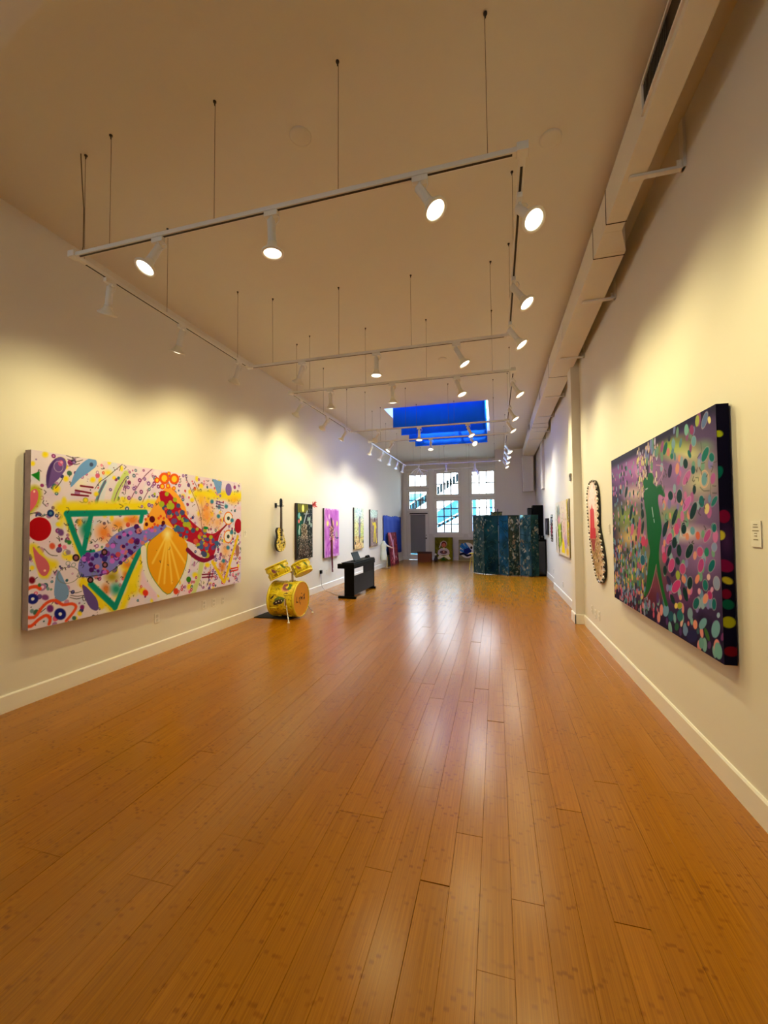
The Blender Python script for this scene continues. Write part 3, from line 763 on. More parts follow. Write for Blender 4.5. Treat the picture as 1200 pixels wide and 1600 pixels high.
    ['e',2.23,0.757,0.029,0.021,-3.08,[190,180,50],0],
    ['e',1.582,1.023,0.032,0.026,3.03,[215,90,60],0],
    ['e',1.664,0.963,0.043,0.037,-0.0,[110,75,130],0],
    ['e',1.92,0.92,0.048,0.039,-0.0,[175,175,40],0],
    ['e',2.368,0.74,0.041,0.03,-3.08,[175,175,40],0],
    ['e',1.884,0.76,0.03,0.023,-3.06,[85,95,150],0],
    ['e',1.74,1.163,0.037,0.03,3.03,[70,80,120],0],
    ['e',2.232,0.655,0.028,0.022,-3.07,[175,175,40],0],
    ['e',1.849,0.999,0.023,0.018,3.13,[70,80,120],0],
    ['e',2.498,0.647,0.051,0.036,-3.04,[60,100,140],0],
    ['e',1.59,1.074,0.042,0.034,3.03,[70,80,120],0],
    ['e',2.11,0.609,0.025,0.019,-3.07,[70,80,120],0],
    ['e',2.155,0.794,0.031,0.023,-3.07,[215,90,60],0],
    ['e',2.266,0.636,0.042,0.031,-3.01,[215,90,60],0],
    ['e',1.734,0.875,0.043,0.035,-0.0,[60,100,140],0],
    ['e',1.468,1.172,0.042,0.037,-3.14,[170,180,40],0],
    ['e',1.625,1.153,0.049,0.043,2.97,[170,180,40],0],
    ['e',1.547,1.301,0.033,0.028,2.83,[170,180,40],0],
    ['e',1.681,1.238,0.035,0.029,2.93,[170,180,40],0],
    ['e',1.861,0.923,0.04,0.033,-0.0,[170,180,40],0],
    ['e',1.763,1.002,0.029,0.024,0.11,[170,180,40],0],
    ['e',2.243,0.838,0.037,0.03,-3.06,[170,180,40],0],
    ['e',1.359,1.288,0.018,0.016,2.75,[170,180,40],0],
    ['e',1.326,0.984,0.042,0.039,0.38,[90,15,25],0],
    ['e',1.496,0.941,0.029,0.027,0.26,[90,15,25],0],
    ['e',1.245,0.924,0.023,0.023,-0.0,[90,15,25],0],
    ['e',1.273,1.019,0.017,0.016,2.69,[230,80,40],0],
    ['e',1.363,0.924,0.018,0.018,-0.0,[230,80,40],0],
    ['e',1.423,0.997,0.019,0.017,-3.14,[230,80,40],0],
    ['e',1.334,0.888,0.018,0.017,-2.64,[230,80,40],0],
    ['e',1.454,1.022,0.019,0.017,-3.14,[230,80,40],0],
    ['e',1.502,0.998,0.02,0.017,2.95,[230,80,40],0],
    ['e',1.23,0.983,0.017,0.017,-0.0,[230,80,40],0],
    ['e',1.409,0.911,0.019,0.017,-0.0,[230,80,40],0],
    ['e',2.27,1.066,0.288,0.212,-1.54,[248,165,75],0.9],
    ['e',2.165,1.261,0.124,0.115,-3.09,[250,190,60],0.9],
    ['e',2.511,0.952,0.162,0.144,3.02,[245,185,120],0.9],
    ['e',2.895,1.302,0.205,0.097,3.08,[250,190,40],0.9],
    ['e',2.701,0.525,0.152,0.144,-2.11,[245,180,110],0.9],
    ['e',2.631,0.288,0.122,0.112,-2.04,[225,130,50],0.9],
    ['l',[[2.404,0.384],[2.656,0.068]],0.0265,[240,200,30],0.4],
    ['l',[[2.68,0.065],[3.002,0.73]],0.028,[240,200,30],0.4],
    ['e',2.766,1.015,0.1,0.09,3.01,[248,240,220],0],
    ['r',2.766,1.015,0.1,0.093,0.018,[240,130,40]],
    ['e',2.766,1.015,0.035,0.03,3.05,[60,70,60],0],
    ['e',2.763,0.737,0.098,0.093,-2.84,[248,240,220],0],
    ['r',2.763,0.737,0.1,0.093,0.018,[240,130,40]],
    ['e',2.763,0.737,0.034,0.031,-2.99,[60,70,60],0],
    ['e',2.389,1.25,0.048,0.039,2.98,[60,130,150],0.5],
    ['e',2.711,1.193,0.054,0.041,3.14,[60,130,150],0.5],
    ['e',2.533,1.042,0.051,0.039,3.14,[60,130,150],0.5],
    ['e',2.856,0.985,0.056,0.041,-0.0,[60,130,150],0.5],
    ['e',2.847,0.797,0.056,0.041,-3.09,[60,130,150],0.5],
    ['e',2.654,0.377,0.053,0.04,-2.89,[60,130,150],0.5],
    ['e',2.759,0.568,0.054,0.04,-2.97,[60,130,150],0.5],
    ['e',2.546,1.177,0.051,0.039,3.01,[60,130,150],0.5],
    ['l',[[2.477,1.263],[2.649,1.242]],0.0075,[110,70,110],0],
    ['l',[[2.478,1.225],[2.649,1.202]],0.0075,[110,70,110],0],
    ['l',[[2.478,1.186],[2.649,1.163]],0.0075,[110,70,110],0],
    ['e',3.012,0.897,0.114,0.091,-1.61,[175,15,30],0],
    ['e',2.993,0.507,0.117,0.058,-1.59,[170,110,90],0.3],
    ['l',[[2.194,0.226],[2.427,0.21]],0.01,[130,30,60],0],
    ['l',[[2.195,0.187],[2.428,0.169]],0.01,[130,30,60],0],
    ['l',[[2.362,0.252],[2.308,0.078]],0.006,[60,20,40],0],
    ['l',[[2.825,0.238],[3.005,0.244]],0.011,[215,50,40],0],
    ['l',[[2.825,0.201],[3.005,0.206]],0.011,[215,50,40],0],
    ['e',1.934,0.193,0.046,0.037,-2.73,[60,130,30],0],
    ['e',1.24,0.128,0.05,0.039,-2.48,[225,60,40],0.3],
    ['e',1.71,0.073,0.054,0.043,-2.4,[225,70,40],0.3],
    ['e',2.263,0.872,0.051,0.02,-3.1,[20,130,60],0],
    ['e',1.506,1.492,0.082,0.071,2.83,[230,90,30],0],
    ['e',1.506,1.492,0.05,0.046,2.57,[250,200,40],0.2],
    ['e',1.668,1.501,0.085,0.068,2.84,[230,90,30],0],
    ['e',1.668,1.501,0.052,0.044,2.72,[250,200,40],0.2],
    ['e',1.393,1.457,0.041,0.035,2.83,[230,90,30],0],
    ['e',1.393,1.457,0.025,0.023,2.62,[250,200,40],0.2],
    ['e',1.475,1.389,0.042,0.037,2.97,[230,90,30],0],
    ['e',1.475,1.389,0.026,0.024,2.79,[250,200,40],0.2],
    ['e',1.565,1.404,0.037,0.032,3.01,[230,90,30],0],
    ['e',1.565,1.404,0.022,0.021,2.93,[250,200,40],0.2],
    ['e',1.663,1.382,0.031,0.027,2.82,[230,90,30],0],
    ['e',1.663,1.382,0.019,0.017,2.52,[250,200,40],0.2],
    ['e',1.577,1.558,0.03,0.026,2.6,[230,90,30],0],
    ['e',1.577,1.558,0.019,0.017,2.29,[250,200,40],0.2],
    ['e',0.082,0.883,0.116,0.107,-1.57,[245,225,225],0],
    ['e',0.082,0.883,0.107,0.099,-1.57,[178,12,22],0],
    ['p',[[0.002,1.362],[0.073,1.401],[0.073,1.31]],[25,125,35],0],
    ['l',[[0.451,1.304],[0.577,1.299]],0.009,[125,20,45],0],
    ['l',[[0.401,1.256],[0.556,1.24]],0.009,[125,20,45],0],
    ['l',[[0.362,1.212],[0.529,1.209]],0.009,[125,20,45],0],
    ['l',[[-0.016,1.031],[-0.016,1.065],[-0.014,1.113],[-0.01,1.156],[-0.002,1.19],[0.009,1.219],[0.021,1.238],[0.036,1.244],[0.052,1.238],[0.063,1.224],[0.067,1.196],[0.065,1.16],[0.056,1.124],[0.034,1.088],[0.005,1.054],[-0.016,1.031]],0.0305,[190,185,40],1],
    ['p',[[-0.016,1.031],[-0.019,1.059],[-0.017,1.102],[-0.013,1.141],[-0.009,1.17],[-0.003,1.196],[0.005,1.216],[0.017,1.23],[0.033,1.239],[0.046,1.24],[0.055,1.232],[0.061,1.216],[0.065,1.197],[0.065,1.174],[0.062,1.148],[0.056,1.124],[0.047,1.102],[0.036,1.082],[0.024,1.064],[0.009,1.046],[-0.006,1.031]],[222,100,115],0],
    ['e',0.031,1.216,0.011,0.008,-1.49,[255,210,170],0],
    ['l',[[0.026,0.729],[0.069,0.676],[0.129,0.6],[0.169,0.536],[0.168,0.488],[0.145,0.454],[0.118,0.46],[0.087,0.535],[0.051,0.647],[0.026,0.729]],0.0235,[235,215,50],1],
    ['p',[[0.026,0.729],[0.037,0.725],[0.058,0.694],[0.081,0.662],[0.104,0.64],[0.13,0.617],[0.15,0.593],[0.163,0.568],[0.171,0.541],[0.173,0.517],[0.167,0.495],[0.156,0.475],[0.144,0.462],[0.13,0.458],[0.115,0.46],[0.101,0.471],[0.088,0.487],[0.075,0.511],[0.062,0.547],[0.047,0.609],[0.032,0.683]],[208,100,110],0],
    ['e',0.131,0.507,0.011,0.01,-2.34,[255,205,170],0],
    ['p',[[0.139,1.254],[0.131,1.28],[0.127,1.324],[0.129,1.367],[0.135,1.407],[0.146,1.448],[0.162,1.483],[0.183,1.513],[0.209,1.538],[0.233,1.554],[0.256,1.56],[0.278,1.556],[0.295,1.545],[0.305,1.524],[0.31,1.496],[0.308,1.465],[0.295,1.434],[0.275,1.402],[0.255,1.372],[0.234,1.345],[0.212,1.321],[0.192,1.299],[0.172,1.276],[0.153,1.256]],[112,82,145],0],
    ['p',[[0.143,1.267],[0.136,1.281],[0.132,1.324],[0.132,1.368],[0.139,1.404],[0.15,1.442],[0.164,1.474],[0.183,1.505],[0.204,1.531],[0.215,1.538],[0.207,1.516],[0.189,1.475],[0.172,1.428],[0.16,1.369],[0.15,1.303]],[75,50,105],0.3],
    ['e',0.256,1.501,0.029,0.024,-1.24,[200,90,140],0],
    ['e',0.262,1.509,0.012,0.011,2.32,[250,160,180],0],
    ['r',0.236,1.465,0.041,0.049,0.005,[190,170,200]],
    ['p',[[0.351,1.279],[0.351,1.303],[0.363,1.35],[0.379,1.396],[0.395,1.433],[0.414,1.469],[0.437,1.503],[0.466,1.535],[0.499,1.564],[0.53,1.585],[0.557,1.594],[0.583,1.594],[0.601,1.588],[0.613,1.573],[0.618,1.55],[0.613,1.527],[0.597,1.504],[0.571,1.481],[0.542,1.456],[0.51,1.429],[0.474,1.402],[0.439,1.373],[0.404,1.334],[0.371,1.295]],[112,160,212],0.1],
    ['e',0.558,1.53,0.026,0.024,-1.1,[70,80,110],0.4],
    ['p',[[0.245,0.5],[0.264,0.485],[0.287,0.436],[0.308,0.389],[0.325,0.357],[0.34,0.329],[0.349,0.302],[0.352,0.276],[0.35,0.251],[0.343,0.23],[0.329,0.215],[0.311,0.205],[0.292,0.201],[0.273,0.205],[0.253,0.214],[0.237,0.23],[0.225,0.249],[0.217,0.275],[0.215,0.312],[0.22,0.377],[0.231,0.455]],[122,156,196],0.1],
    ['r',0.345,0.441,0.103,0.077,0.005,[120,120,110]],
    ['l',[[0.486,0.335],[0.695,0.076]],0.0305,[245,215,30],0.7],
    ['p',[[0.486,0.335],[0.481,0.311],[0.493,0.255],[0.509,0.202],[0.524,0.161],[0.543,0.123],[0.563,0.092],[0.585,0.069],[0.609,0.054],[0.628,0.046],[0.643,0.047],[0.653,0.055],[0.657,0.073],[0.655,0.102],[0.647,0.139],[0.626,0.182],[0.581,0.241],[0.524,0.304]],[102,80,140],0.1],
    ['p',[[2.395,1.581],[2.609,1.559],[2.582,1.39],[2.508,1.369]],[120,160,205],0],
    ['e',2.768,1.456,0.094,0.075,-1.55,[130,100,165],0],
    ['l',[[-0.048,0.316],[-0.035,0.331],[-0.017,0.352],[0.002,0.368],[0.022,0.374],[0.043,0.375],[0.062,0.373],[0.076,0.366],[0.086,0.356],[0.093,0.349]],0.016,[235,80,40],0.5],
    ['l',[[-0.049,0.134],[-0.022,0.123],[0.015,0.109],[0.049,0.105],[0.072,0.122],[0.091,0.15],[0.109,0.175],[0.127,0.193],[0.145,0.208],[0.163,0.218],[0.184,0.224],[0.206,0.225],[0.229,0.221],[0.251,0.206],[0.273,0.185],[0.297,0.168],[0.326,0.164],[0.357,0.165],[0.383,0.162],[0.402,0.153],[0.416,0.14],[0.422,0.124],[0.417,0.107],[0.405,0.089],[0.389,0.069],[0.369,0.048],[0.346,0.027],[0.33,0.012]],0.0145,[235,85,45],0.5],
    ['l',[[-0.043,0.05],[-0.025,0.044],[0.0,0.036],[0.024,0.034],[0.045,0.045],[0.065,0.062],[0.084,0.077],[0.106,0.088],[0.128,0.098],[0.147,0.101],[0.163,0.094],[0.176,0.079],[0.184,0.064],[0.184,0.047],[0.18,0.03],[0.176,0.018]],0.015,[235,80,40],0.5],
    ['e',0.035,0.269,0.055,0.047,-2.32,[30,35,120],0.2],
    ['e',0.035,0.269,0.015,0.013,-2.32,[235,235,240],0],
    ['e',0.274,0.087,0.068,0.053,-2.29,[30,35,120],0.2],
    ['e',0.274,0.087,0.018,0.014,-2.29,[235,235,240],0],
    ['e',0.026,0.434,0.039,0.032,-1.93,[120,20,40],0.4],
    ['e',0.183,0.156,0.043,0.036,-1.93,[125,50,120],0.4],
    ['e',0.139,0.265,0.041,0.03,-2.59,[130,70,130],0.4],
    ['e',0.484,0.11,0.03,0.026,-2.32,[135,40,110],0.4],
    ['e',0.031,0.163,0.025,0.02,-1.93,[110,140,140],0.4],
    ['e',0.161,0.339,0.021,0.017,-1.93,[120,150,150],0.4],
    ['e',0.348,0.752,0.026,0.026,-1.57,[50,130,50],0.4],
    ['e',0.192,0.725,0.037,0.031,-1.93,[220,90,60],0.4],
    ['e',0.259,0.726,0.02,0.02,-0.0,[180,25,60],0.4],
    ['e',0.303,0.709,0.028,0.024,-2.32,[240,130,160],0.4],
    ['e',0.339,0.658,0.032,0.028,-2.32,[150,130,150],0.4],
    ['e',0.267,0.849,0.041,0.034,-1.93,[110,70,130],0.4],
    ['e',0.088,0.383,0.021,0.017,-1.93,[60,110,60],0.4],
    ['e',0.406,0.02,0.029,0.023,-2.29,[70,110,90],0.4],
    ['e',0.173,1.027,0.037,0.035,-1.57,[25,50,110],0.2],
    ['e',0.173,1.027,0.015,0.014,-1.57,[80,130,160],0],
    ['e',-0.018,1.306,0.026,0.022,-1.05,[25,50,110],0.2],
    ['e',-0.018,1.306,0.01,0.009,-1.05,[80,130,160],0],
    ['l',[[0.308,1.582],[0.325,1.577],[0.35,1.571],[0.376,1.569],[0.405,1.576],[0.435,1.587],[0.456,1.596]],0.003,[50,45,50],0],
    ['l',[[0.318,1.548],[0.338,1.544],[0.368,1.538],[0.397,1.537],[0.423,1.543],[0.449,1.555],[0.467,1.563]],0.003,[50,45,50],0],
    ['l',[[0.328,1.517],[0.344,1.513],[0.366,1.508],[0.387,1.506],[0.406,1.51],[0.424,1.517],[0.437,1.523]],0.003,[50,45,50],0],
    ['l',[[0.599,1.286],[0.613,1.307],[0.632,1.337],[0.653,1.364],[0.67,1.378],[0.689,1.389],[0.721,1.414],[0.785,1.469],[0.865,1.54],[0.925,1.592]],0.003,[50,45,50],0],
    ['l',[[0.211,1.26],[0.22,1.271],[0.234,1.287],[0.246,1.305],[0.257,1.323],[0.267,1.342],[0.274,1.355]],0.003,[50,45,50],0],
    ['l',[[-0.008,1.014],[0.005,1.018],[0.023,1.023],[0.041,1.024],[0.058,1.016],[0.075,1.004],[0.092,0.998],[0.111,1.001],[0.13,1.01],[0.143,1.017]],0.003,[50,45,50],0],
    ['l',[[0.122,0.705],[0.136,0.688],[0.155,0.665],[0.176,0.647],[0.198,0.638],[0.222,0.635],[0.239,0.633]],0.003,[50,45,50],0],
    ['l',[[0.357,0.286],[0.373,0.278],[0.394,0.268],[0.417,0.261],[0.439,0.261],[0.461,0.264],[0.477,0.267]],0.003,[50,45,50],0],
    ['l',[[0.368,0.245],[0.383,0.24],[0.405,0.232],[0.427,0.226],[0.449,0.224],[0.472,0.225],[0.488,0.225]],0.003,[50,45,50],0],
    ['l',[[0.362,0.227],[0.379,0.219],[0.403,0.208],[0.427,0.2],[0.45,0.2],[0.472,0.203],[0.488,0.206]],0.003,[50,45,50],0],
    ['l',[[0.485,0.405],[0.556,0.403],[0.659,0.402],[0.759,0.413],[0.844,0.451],[0.922,0.504],[0.978,0.544]],0.003,[50,45,50],0],
    ['l',[[0.109,0.998],[0.1,1.009],[0.088,1.024],[0.074,1.034],[0.057,1.033],[0.038,1.028],[0.024,1.023]],0.0025,[50,45,50],0],
    ['l',[[0.929,1.302],[0.94,1.342],[0.956,1.395],[0.966,1.418],[0.965,1.379],[0.96,1.311],[0.955,1.26]],0.0035,[50,45,50],0],
    ['l',[[0.881,1.144],[0.897,1.139],[0.919,1.132],[0.931,1.124],[0.924,1.116],[0.907,1.107],[0.894,1.101]],0.003,[50,45,50],0],
],
'R': [
    ['e',1.475,0.932,1.453,0.752,-3.08,[172,135,180],1],
    ['e',0.318,1.292,1.037,0.242,-3.03,[150,85,160],1],
    ['e',0.873,1.283,0.636,0.17,-3.0,[205,130,205],1],
    ['e',0.744,1.075,0.507,0.113,-3.08,[245,215,190],1],
    ['e',0.482,0.855,0.701,0.206,-0.01,[150,180,70],1],
    ['e',0.591,0.661,0.601,0.149,3.09,[245,215,120],1],
    ['e',1.579,1.353,0.462,0.11,-2.96,[160,200,40],1],
    ['e',1.833,1.253,0.456,0.096,-2.97,[225,230,150],1],
    ['e',1.989,1.062,0.343,0.163,-3.05,[215,215,160],1],
    ['e',1.703,1.175,0.22,0.124,-3.01,[180,125,200],1],
    ['e',1.479,0.992,0.338,0.075,-3.08,[220,140,200],1],
    ['e',1.578,0.854,0.42,0.09,-3.11,[140,180,90],1],
    ['e',1.797,0.728,0.46,0.082,-0.0,[245,235,215],1],
    ['e',2.01,0.595,0.379,0.184,2.98,[160,120,175],1],
    ['e',0.804,0.45,0.809,0.205,3.06,[150,170,90],1],
    ['e',1.183,0.304,0.576,0.19,2.97,[130,60,80],1],
    ['e',1.704,0.295,0.494,0.109,2.98,[110,60,110],1],
    ['e',0.561,0.312,0.556,0.177,3.0,[120,170,100],1],
    ['e',1.035,0.164,0.29,0.102,2.95,[110,30,50],1],
    ['e',2.08,1.274,0.153,0.049,-2.92,[120,150,120],1],
    ['l',[[-0.009,1.464],[0.295,1.467],[0.683,1.472],[1.092,1.476],[1.547,1.484],[1.948,1.49],[2.191,1.49],[2.284,1.482],[2.309,1.469],[2.319,1.459]],0.0635,[32,22,58],0.7],
    ['l',[[2.254,1.438],[2.298,1.279]],0.0395,[32,22,58],0.7],
    ['l',[[-0.025,0.0],[0.45,0.013],[0.983,0.027],[1.408,0.031],[1.763,0.025],[2.055,0.016],[2.227,0.01]],0.0765,[32,22,58],0.7],
    ['l',[[-0.034,0.774],[-0.024,0.654],[-0.01,0.486],[0.006,0.334],[0.024,0.213],[0.043,0.107],[0.056,0.036]],0.0335,[32,22,58],0.7],
    ['l',[[1.981,0.167],[2.254,0.108]],0.072,[32,22,58],0.7],
    ['l',[[1.086,1.409],[1.071,1.223]],0.0595,[32,22,58],0.7],
    ['e',2.076,1.216,0.059,0.032,-0.63,[205,190,190],0],
    ['e',2.076,1.216,0.055,0.029,-0.64,[0,120,105],0],
    ['e',2.152,1.187,0.035,0.027,-2.65,[205,190,190],0],
    ['e',2.152,1.187,0.032,0.025,-2.62,[0,115,105],0],
    ['e',1.808,1.198,0.041,0.035,-2.5,[205,190,190],0],
    ['e',1.808,1.198,0.037,0.032,-2.44,[4,52,50],0],
    ['e',1.914,1.143,0.029,0.027,-2.56,[10,95,95],0],
    ['e',1.914,1.143,0.027,0.025,-2.46,[10,95,95],0],
    ['e',1.922,1.014,0.028,0.023,-1.24,[4,52,50],0],
    ['e',1.922,1.014,0.026,0.021,-1.25,[4,52,50],0],
    ['e',1.549,1.001,0.047,0.035,-3.0,[205,190,190],0],
    ['e',1.549,1.001,0.043,0.033,-3.0,[4,52,50],0],
    ['e',1.697,0.987,0.052,0.047,-1.05,[205,190,190],0],
    ['e',1.697,0.987,0.048,0.043,-1.12,[4,52,50],0],
    ['e',1.899,0.879,0.074,0.036,-0.82,[205,190,190],0],
    ['e',1.899,0.879,0.068,0.033,-0.82,[4,52,50],0],
    ['e',2.013,0.934,0.04,0.037,-2.06,[205,190,190],0],
    ['e',2.013,0.934,0.037,0.034,-1.95,[15,110,110],0],
    ['e',2.165,0.927,0.048,0.02,-0.61,[205,190,190],0],
    ['e',2.165,0.927,0.044,0.018,-0.61,[15,115,110],0],
    ['e',1.552,1.181,0.052,0.032,-1.07,[45,35,70],0],
    ['e',1.552,1.181,0.048,0.029,-1.08,[45,35,70],0],
    ['e',1.479,1.358,0.053,0.03,-0.79,[0,100,75],0],
    ['e',1.479,1.358,0.049,0.027,-0.79,[0,100,75],0],
    ['e',1.609,0.844,0.072,0.028,-0.83,[4,52,50],0],
    ['e',1.609,0.844,0.067,0.026,-0.84,[4,52,50],0],
    ['e',1.746,0.766,0.046,0.04,-0.84,[205,190,190],0],
    ['e',1.746,0.766,0.042,0.036,-0.9,[4,52,50],0],
    ['e',1.441,0.758,0.082,0.026,-0.83,[4,52,50],0],
    ['e',1.441,0.758,0.075,0.024,-0.83,[4,52,50],0],
    ['e',2.148,0.775,0.03,0.026,-0.0,[205,190,190],0],
    ['e',2.148,0.775,0.028,0.024,-0.0,[10,110,110],0],
    ['e',1.869,1.253,0.032,0.018,-2.25,[10,105,100],0],
    ['e',1.869,1.253,0.03,0.016,-2.24,[10,105,100],0],
    ['e',1.592,1.282,0.027,0.021,-2.83,[20,120,100],0],
    ['e',1.592,1.282,0.025,0.019,-2.81,[20,120,100],0],
    ['e',1.555,1.422,0.026,0.024,-2.19,[40,40,60],0],
    ['e',1.555,1.422,0.024,0.022,-2.1,[40,40,60],0],
    ['e',1.819,1.102,0.075,0.033,-0.55,[205,190,190],0],
    ['e',1.819,1.102,0.069,0.03,-0.55,[205,110,175],0],
    ['e',1.807,0.929,0.078,0.033,-0.58,[205,190,190],0],
    ['e',1.807,0.929,0.072,0.03,-0.59,[215,110,190],0],
    ['e',1.99,1.442,0.036,0.026,-1.39,[170,185,80],0],
    ['e',1.99,1.442,0.033,0.023,-1.39,[170,185,80],0],
    ['e',2.084,1.423,0.057,0.03,-0.85,[205,190,190],0],
    ['e',2.084,1.423,0.052,0.027,-0.85,[95,120,165],0],
    ['e',2.139,1.411,0.023,0.017,-2.03,[240,225,140],0],
    ['e',2.139,1.411,0.021,0.015,-2.0,[240,225,140],0],
    ['e',1.836,1.42,0.038,0.031,-1.59,[130,190,175],0],
    ['e',1.836,1.42,0.036,0.028,-1.57,[130,190,175],0],
    ['e',1.912,1.402,0.034,0.029,-2.12,[150,60,115],0],
    ['e',1.912,1.402,0.031,0.026,-2.06,[150,60,115],0],
    ['e',1.935,1.325,0.036,0.034,-2.24,[205,190,190],0],
    ['e',1.935,1.325,0.033,0.031,-2.1,[110,165,180],0],
    ['e',1.627,1.365,0.035,0.031,-1.69,[125,165,175],0],
    ['e',1.627,1.365,0.032,0.028,-1.65,[125,165,175],0],
    ['e',1.531,1.324,0.031,0.029,-1.77,[215,130,120],0],
    ['e',1.531,1.324,0.028,0.026,-1.7,[215,130,120],0],
    ['e',2.056,1.068,0.043,0.036,-1.22,[205,190,190],0],
    ['e',2.056,1.068,0.04,0.033,-1.24,[110,165,175],0],
    ['e',2.075,0.886,0.035,0.027,-0.86,[235,215,140],0],
    ['e',2.075,0.886,0.032,0.025,-0.89,[235,215,140],0],
    ['e',1.638,0.761,0.04,0.038,-0.0,[215,90,150],0],
    ['e',1.638,0.761,0.036,0.035,-0.0,[215,90,150],0],
    ['e',2.083,0.732,0.042,0.026,-0.73,[205,190,190],0],
    ['e',2.083,0.732,0.039,0.024,-0.75,[200,90,150],0],
    ['e',0.641,0.898,0.085,0.032,-0.97,[4,52,50],0],
    ['e',0.641,0.898,0.078,0.029,-0.97,[4,52,50],0],
    ['e',0.508,1.105,0.063,0.031,-0.85,[4,52,50],0],
    ['e',0.508,1.105,0.058,0.028,-0.86,[4,52,50],0],
    ['e',0.947,0.885,0.039,0.036,-1.57,[4,52,50],0],
    ['e',0.947,0.885,0.036,0.033,-1.57,[4,52,50],0],
    ['e',0.943,0.763,0.062,0.027,-1.07,[4,52,50],0],
    ['e',0.943,0.763,0.057,0.025,-1.08,[4,52,50],0],
    ['e',0.662,0.744,0.064,0.039,-0.91,[215,110,150],0],
    ['e',0.662,0.744,0.059,0.036,-0.92,[215,110,150],0],
    ['e',0.851,0.752,0.105,0.038,-1.12,[200,95,130],0],
    ['e',0.851,0.752,0.097,0.035,-1.12,[200,95,130],0],
    ['e',0.314,1.122,0.031,0.029,2.85,[4,52,50],0],
    ['e',0.314,1.122,0.028,0.027,2.74,[4,52,50],0],
    ['e',0.376,0.917,0.037,0.033,-1.09,[4,52,50],0],
    ['e',0.376,0.917,0.034,0.031,-1.14,[4,52,50],0],
    ['e',0.703,0.823,0.032,0.028,-1.11,[4,52,50],0],
    ['e',0.703,0.823,0.03,0.025,-1.15,[4,52,50],0],
    ['r',2.056,1.069,0.054,0.051,0.007,[240,190,150]],
    ['l',[[2.027,1.298],[2.03,1.282],[2.033,1.259],[2.03,1.239],[2.014,1.227],[1.991,1.218],[1.975,1.211]],0.002,[60,70,60],0],
    ['l',[[1.943,1.089],[1.954,1.088],[1.97,1.087],[1.982,1.085],[1.984,1.078],[1.982,1.069],[1.98,1.063]],0.002,[60,70,60],0],
    ['l',[[1.907,1.04],[1.94,1.048]],0.002,[60,70,60],0],
    ['l',[[2.138,1.137],[2.147,1.135],[2.158,1.131],[2.164,1.127],[2.16,1.118],[2.15,1.109],[2.142,1.102]],0.002,[60,70,60],0],
    ['l',[[2.0,1.024],[2.011,1.016],[2.026,1.006],[2.044,0.998],[2.068,0.995],[2.096,0.994],[2.115,0.993]],0.002,[60,70,60],0],
    ['l',[[2.151,1.018],[2.19,1.014]],0.0015,[60,70,60],0],
    ['l',[[2.148,0.976],[2.194,0.973]],0.002,[60,70,60],0],
    ['l',[[2.131,1.033],[2.126,0.957]],0.0015,[60,70,60],0],
    ['l',[[2.179,1.152],[2.232,1.158]],0.0015,[60,70,60],0],
    ['l',[[2.025,1.167],[2.07,1.168]],0.0015,[60,70,60],0],
    ['e',1.751,0.76,0.044,0.035,-0.32,[200,185,190],0],
    ['e',1.751,0.76,0.04,0.032,-0.35,[4,52,50],0],
    ['e',1.429,0.753,0.063,0.035,-0.87,[4,52,50],0],
    ['e',1.429,0.753,0.057,0.031,-0.88,[4,52,50],0],
    ['e',1.592,0.661,0.045,0.036,2.37,[4,52,50],0],
    ['e',1.592,0.661,0.04,0.033,-0.81,[4,52,50],0],
    ['e',1.5,0.597,0.053,0.028,-0.78,[4,52,50],0],
    ['e',1.5,0.597,0.048,0.025,-0.79,[4,52,50],0],
    ['e',1.666,0.609,0.042,0.038,-1.46,[4,52,50],0],
    ['e',1.666,0.609,0.038,0.034,-1.49,[4,52,50],0],
    ['e',1.824,0.615,0.076,0.036,-0.65,[200,185,190],0],
    ['e',1.824,0.615,0.069,0.033,-0.66,[4,52,50],0],
    ['e',1.46,0.51,0.048,0.019,-0.7,[45,35,75],0],
    ['e',1.46,0.51,0.043,0.017,-0.7,[45,35,75],0],
    ['e',1.637,0.534,0.037,0.026,-2.89,[4,52,50],0],
    ['e',1.637,0.534,0.033,0.023,-2.87,[4,52,50],0],
    ['e',1.556,0.45,0.052,0.028,-0.65,[50,40,85],0],
    ['e',1.556,0.45,0.047,0.025,-0.66,[50,40,85],0],
    ['e',1.406,0.443,0.037,0.033,2.41,[4,52,50],0],
    ['e',1.406,0.443,0.033,0.03,2.33,[4,52,50],0],
    ['e',1.471,0.375,0.045,0.027,-2.6,[55,45,85],0],
    ['e',1.471,0.375,0.041,0.024,-2.59,[55,45,85],0],
    ['e',1.817,0.404,0.052,0.038,-0.87,[200,185,190],0],
    ['e',1.817,0.404,0.047,0.034,-0.89,[4,52,50],0],
    ['e',1.745,0.319,0.05,0.033,-2.21,[4,52,50],0],
    ['e',1.745,0.319,0.045,0.029,-2.2,[4,52,50],0],
    ['e',1.529,0.248,0.046,0.028,-2.66,[4,52,50],0],
    ['e',1.529,0.248,0.042,0.025,-2.64,[4,52,50],0],
    ['e',2.025,0.42,0.038,0.035,2.44,[200,185,190],0],
    ['e',2.025,0.42,0.034,0.032,2.34,[20,115,110],0],
    ['e',2.11,0.546,0.054,0.028,-0.74,[200,185,190],0],
    ['e',2.11,0.546,0.049,0.025,-0.75,[15,110,110],0],
    ['e',1.897,0.285,0.056,0.032,2.46,[200,185,190],0],
    ['e',1.897,0.285,0.05,0.029,2.44,[15,105,105],0],
    ['e',2.123,0.322,0.038,0.027,-1.27,[200,185,190],0],
    ['e',2.123,0.322,0.034,0.024,-1.29,[15,110,110],0],
    ['e',2.155,0.771,0.03,0.026,-0.75,[200,185,190],0],
    ['e',2.155,0.771,0.027,0.023,-0.8,[15,110,110],0],
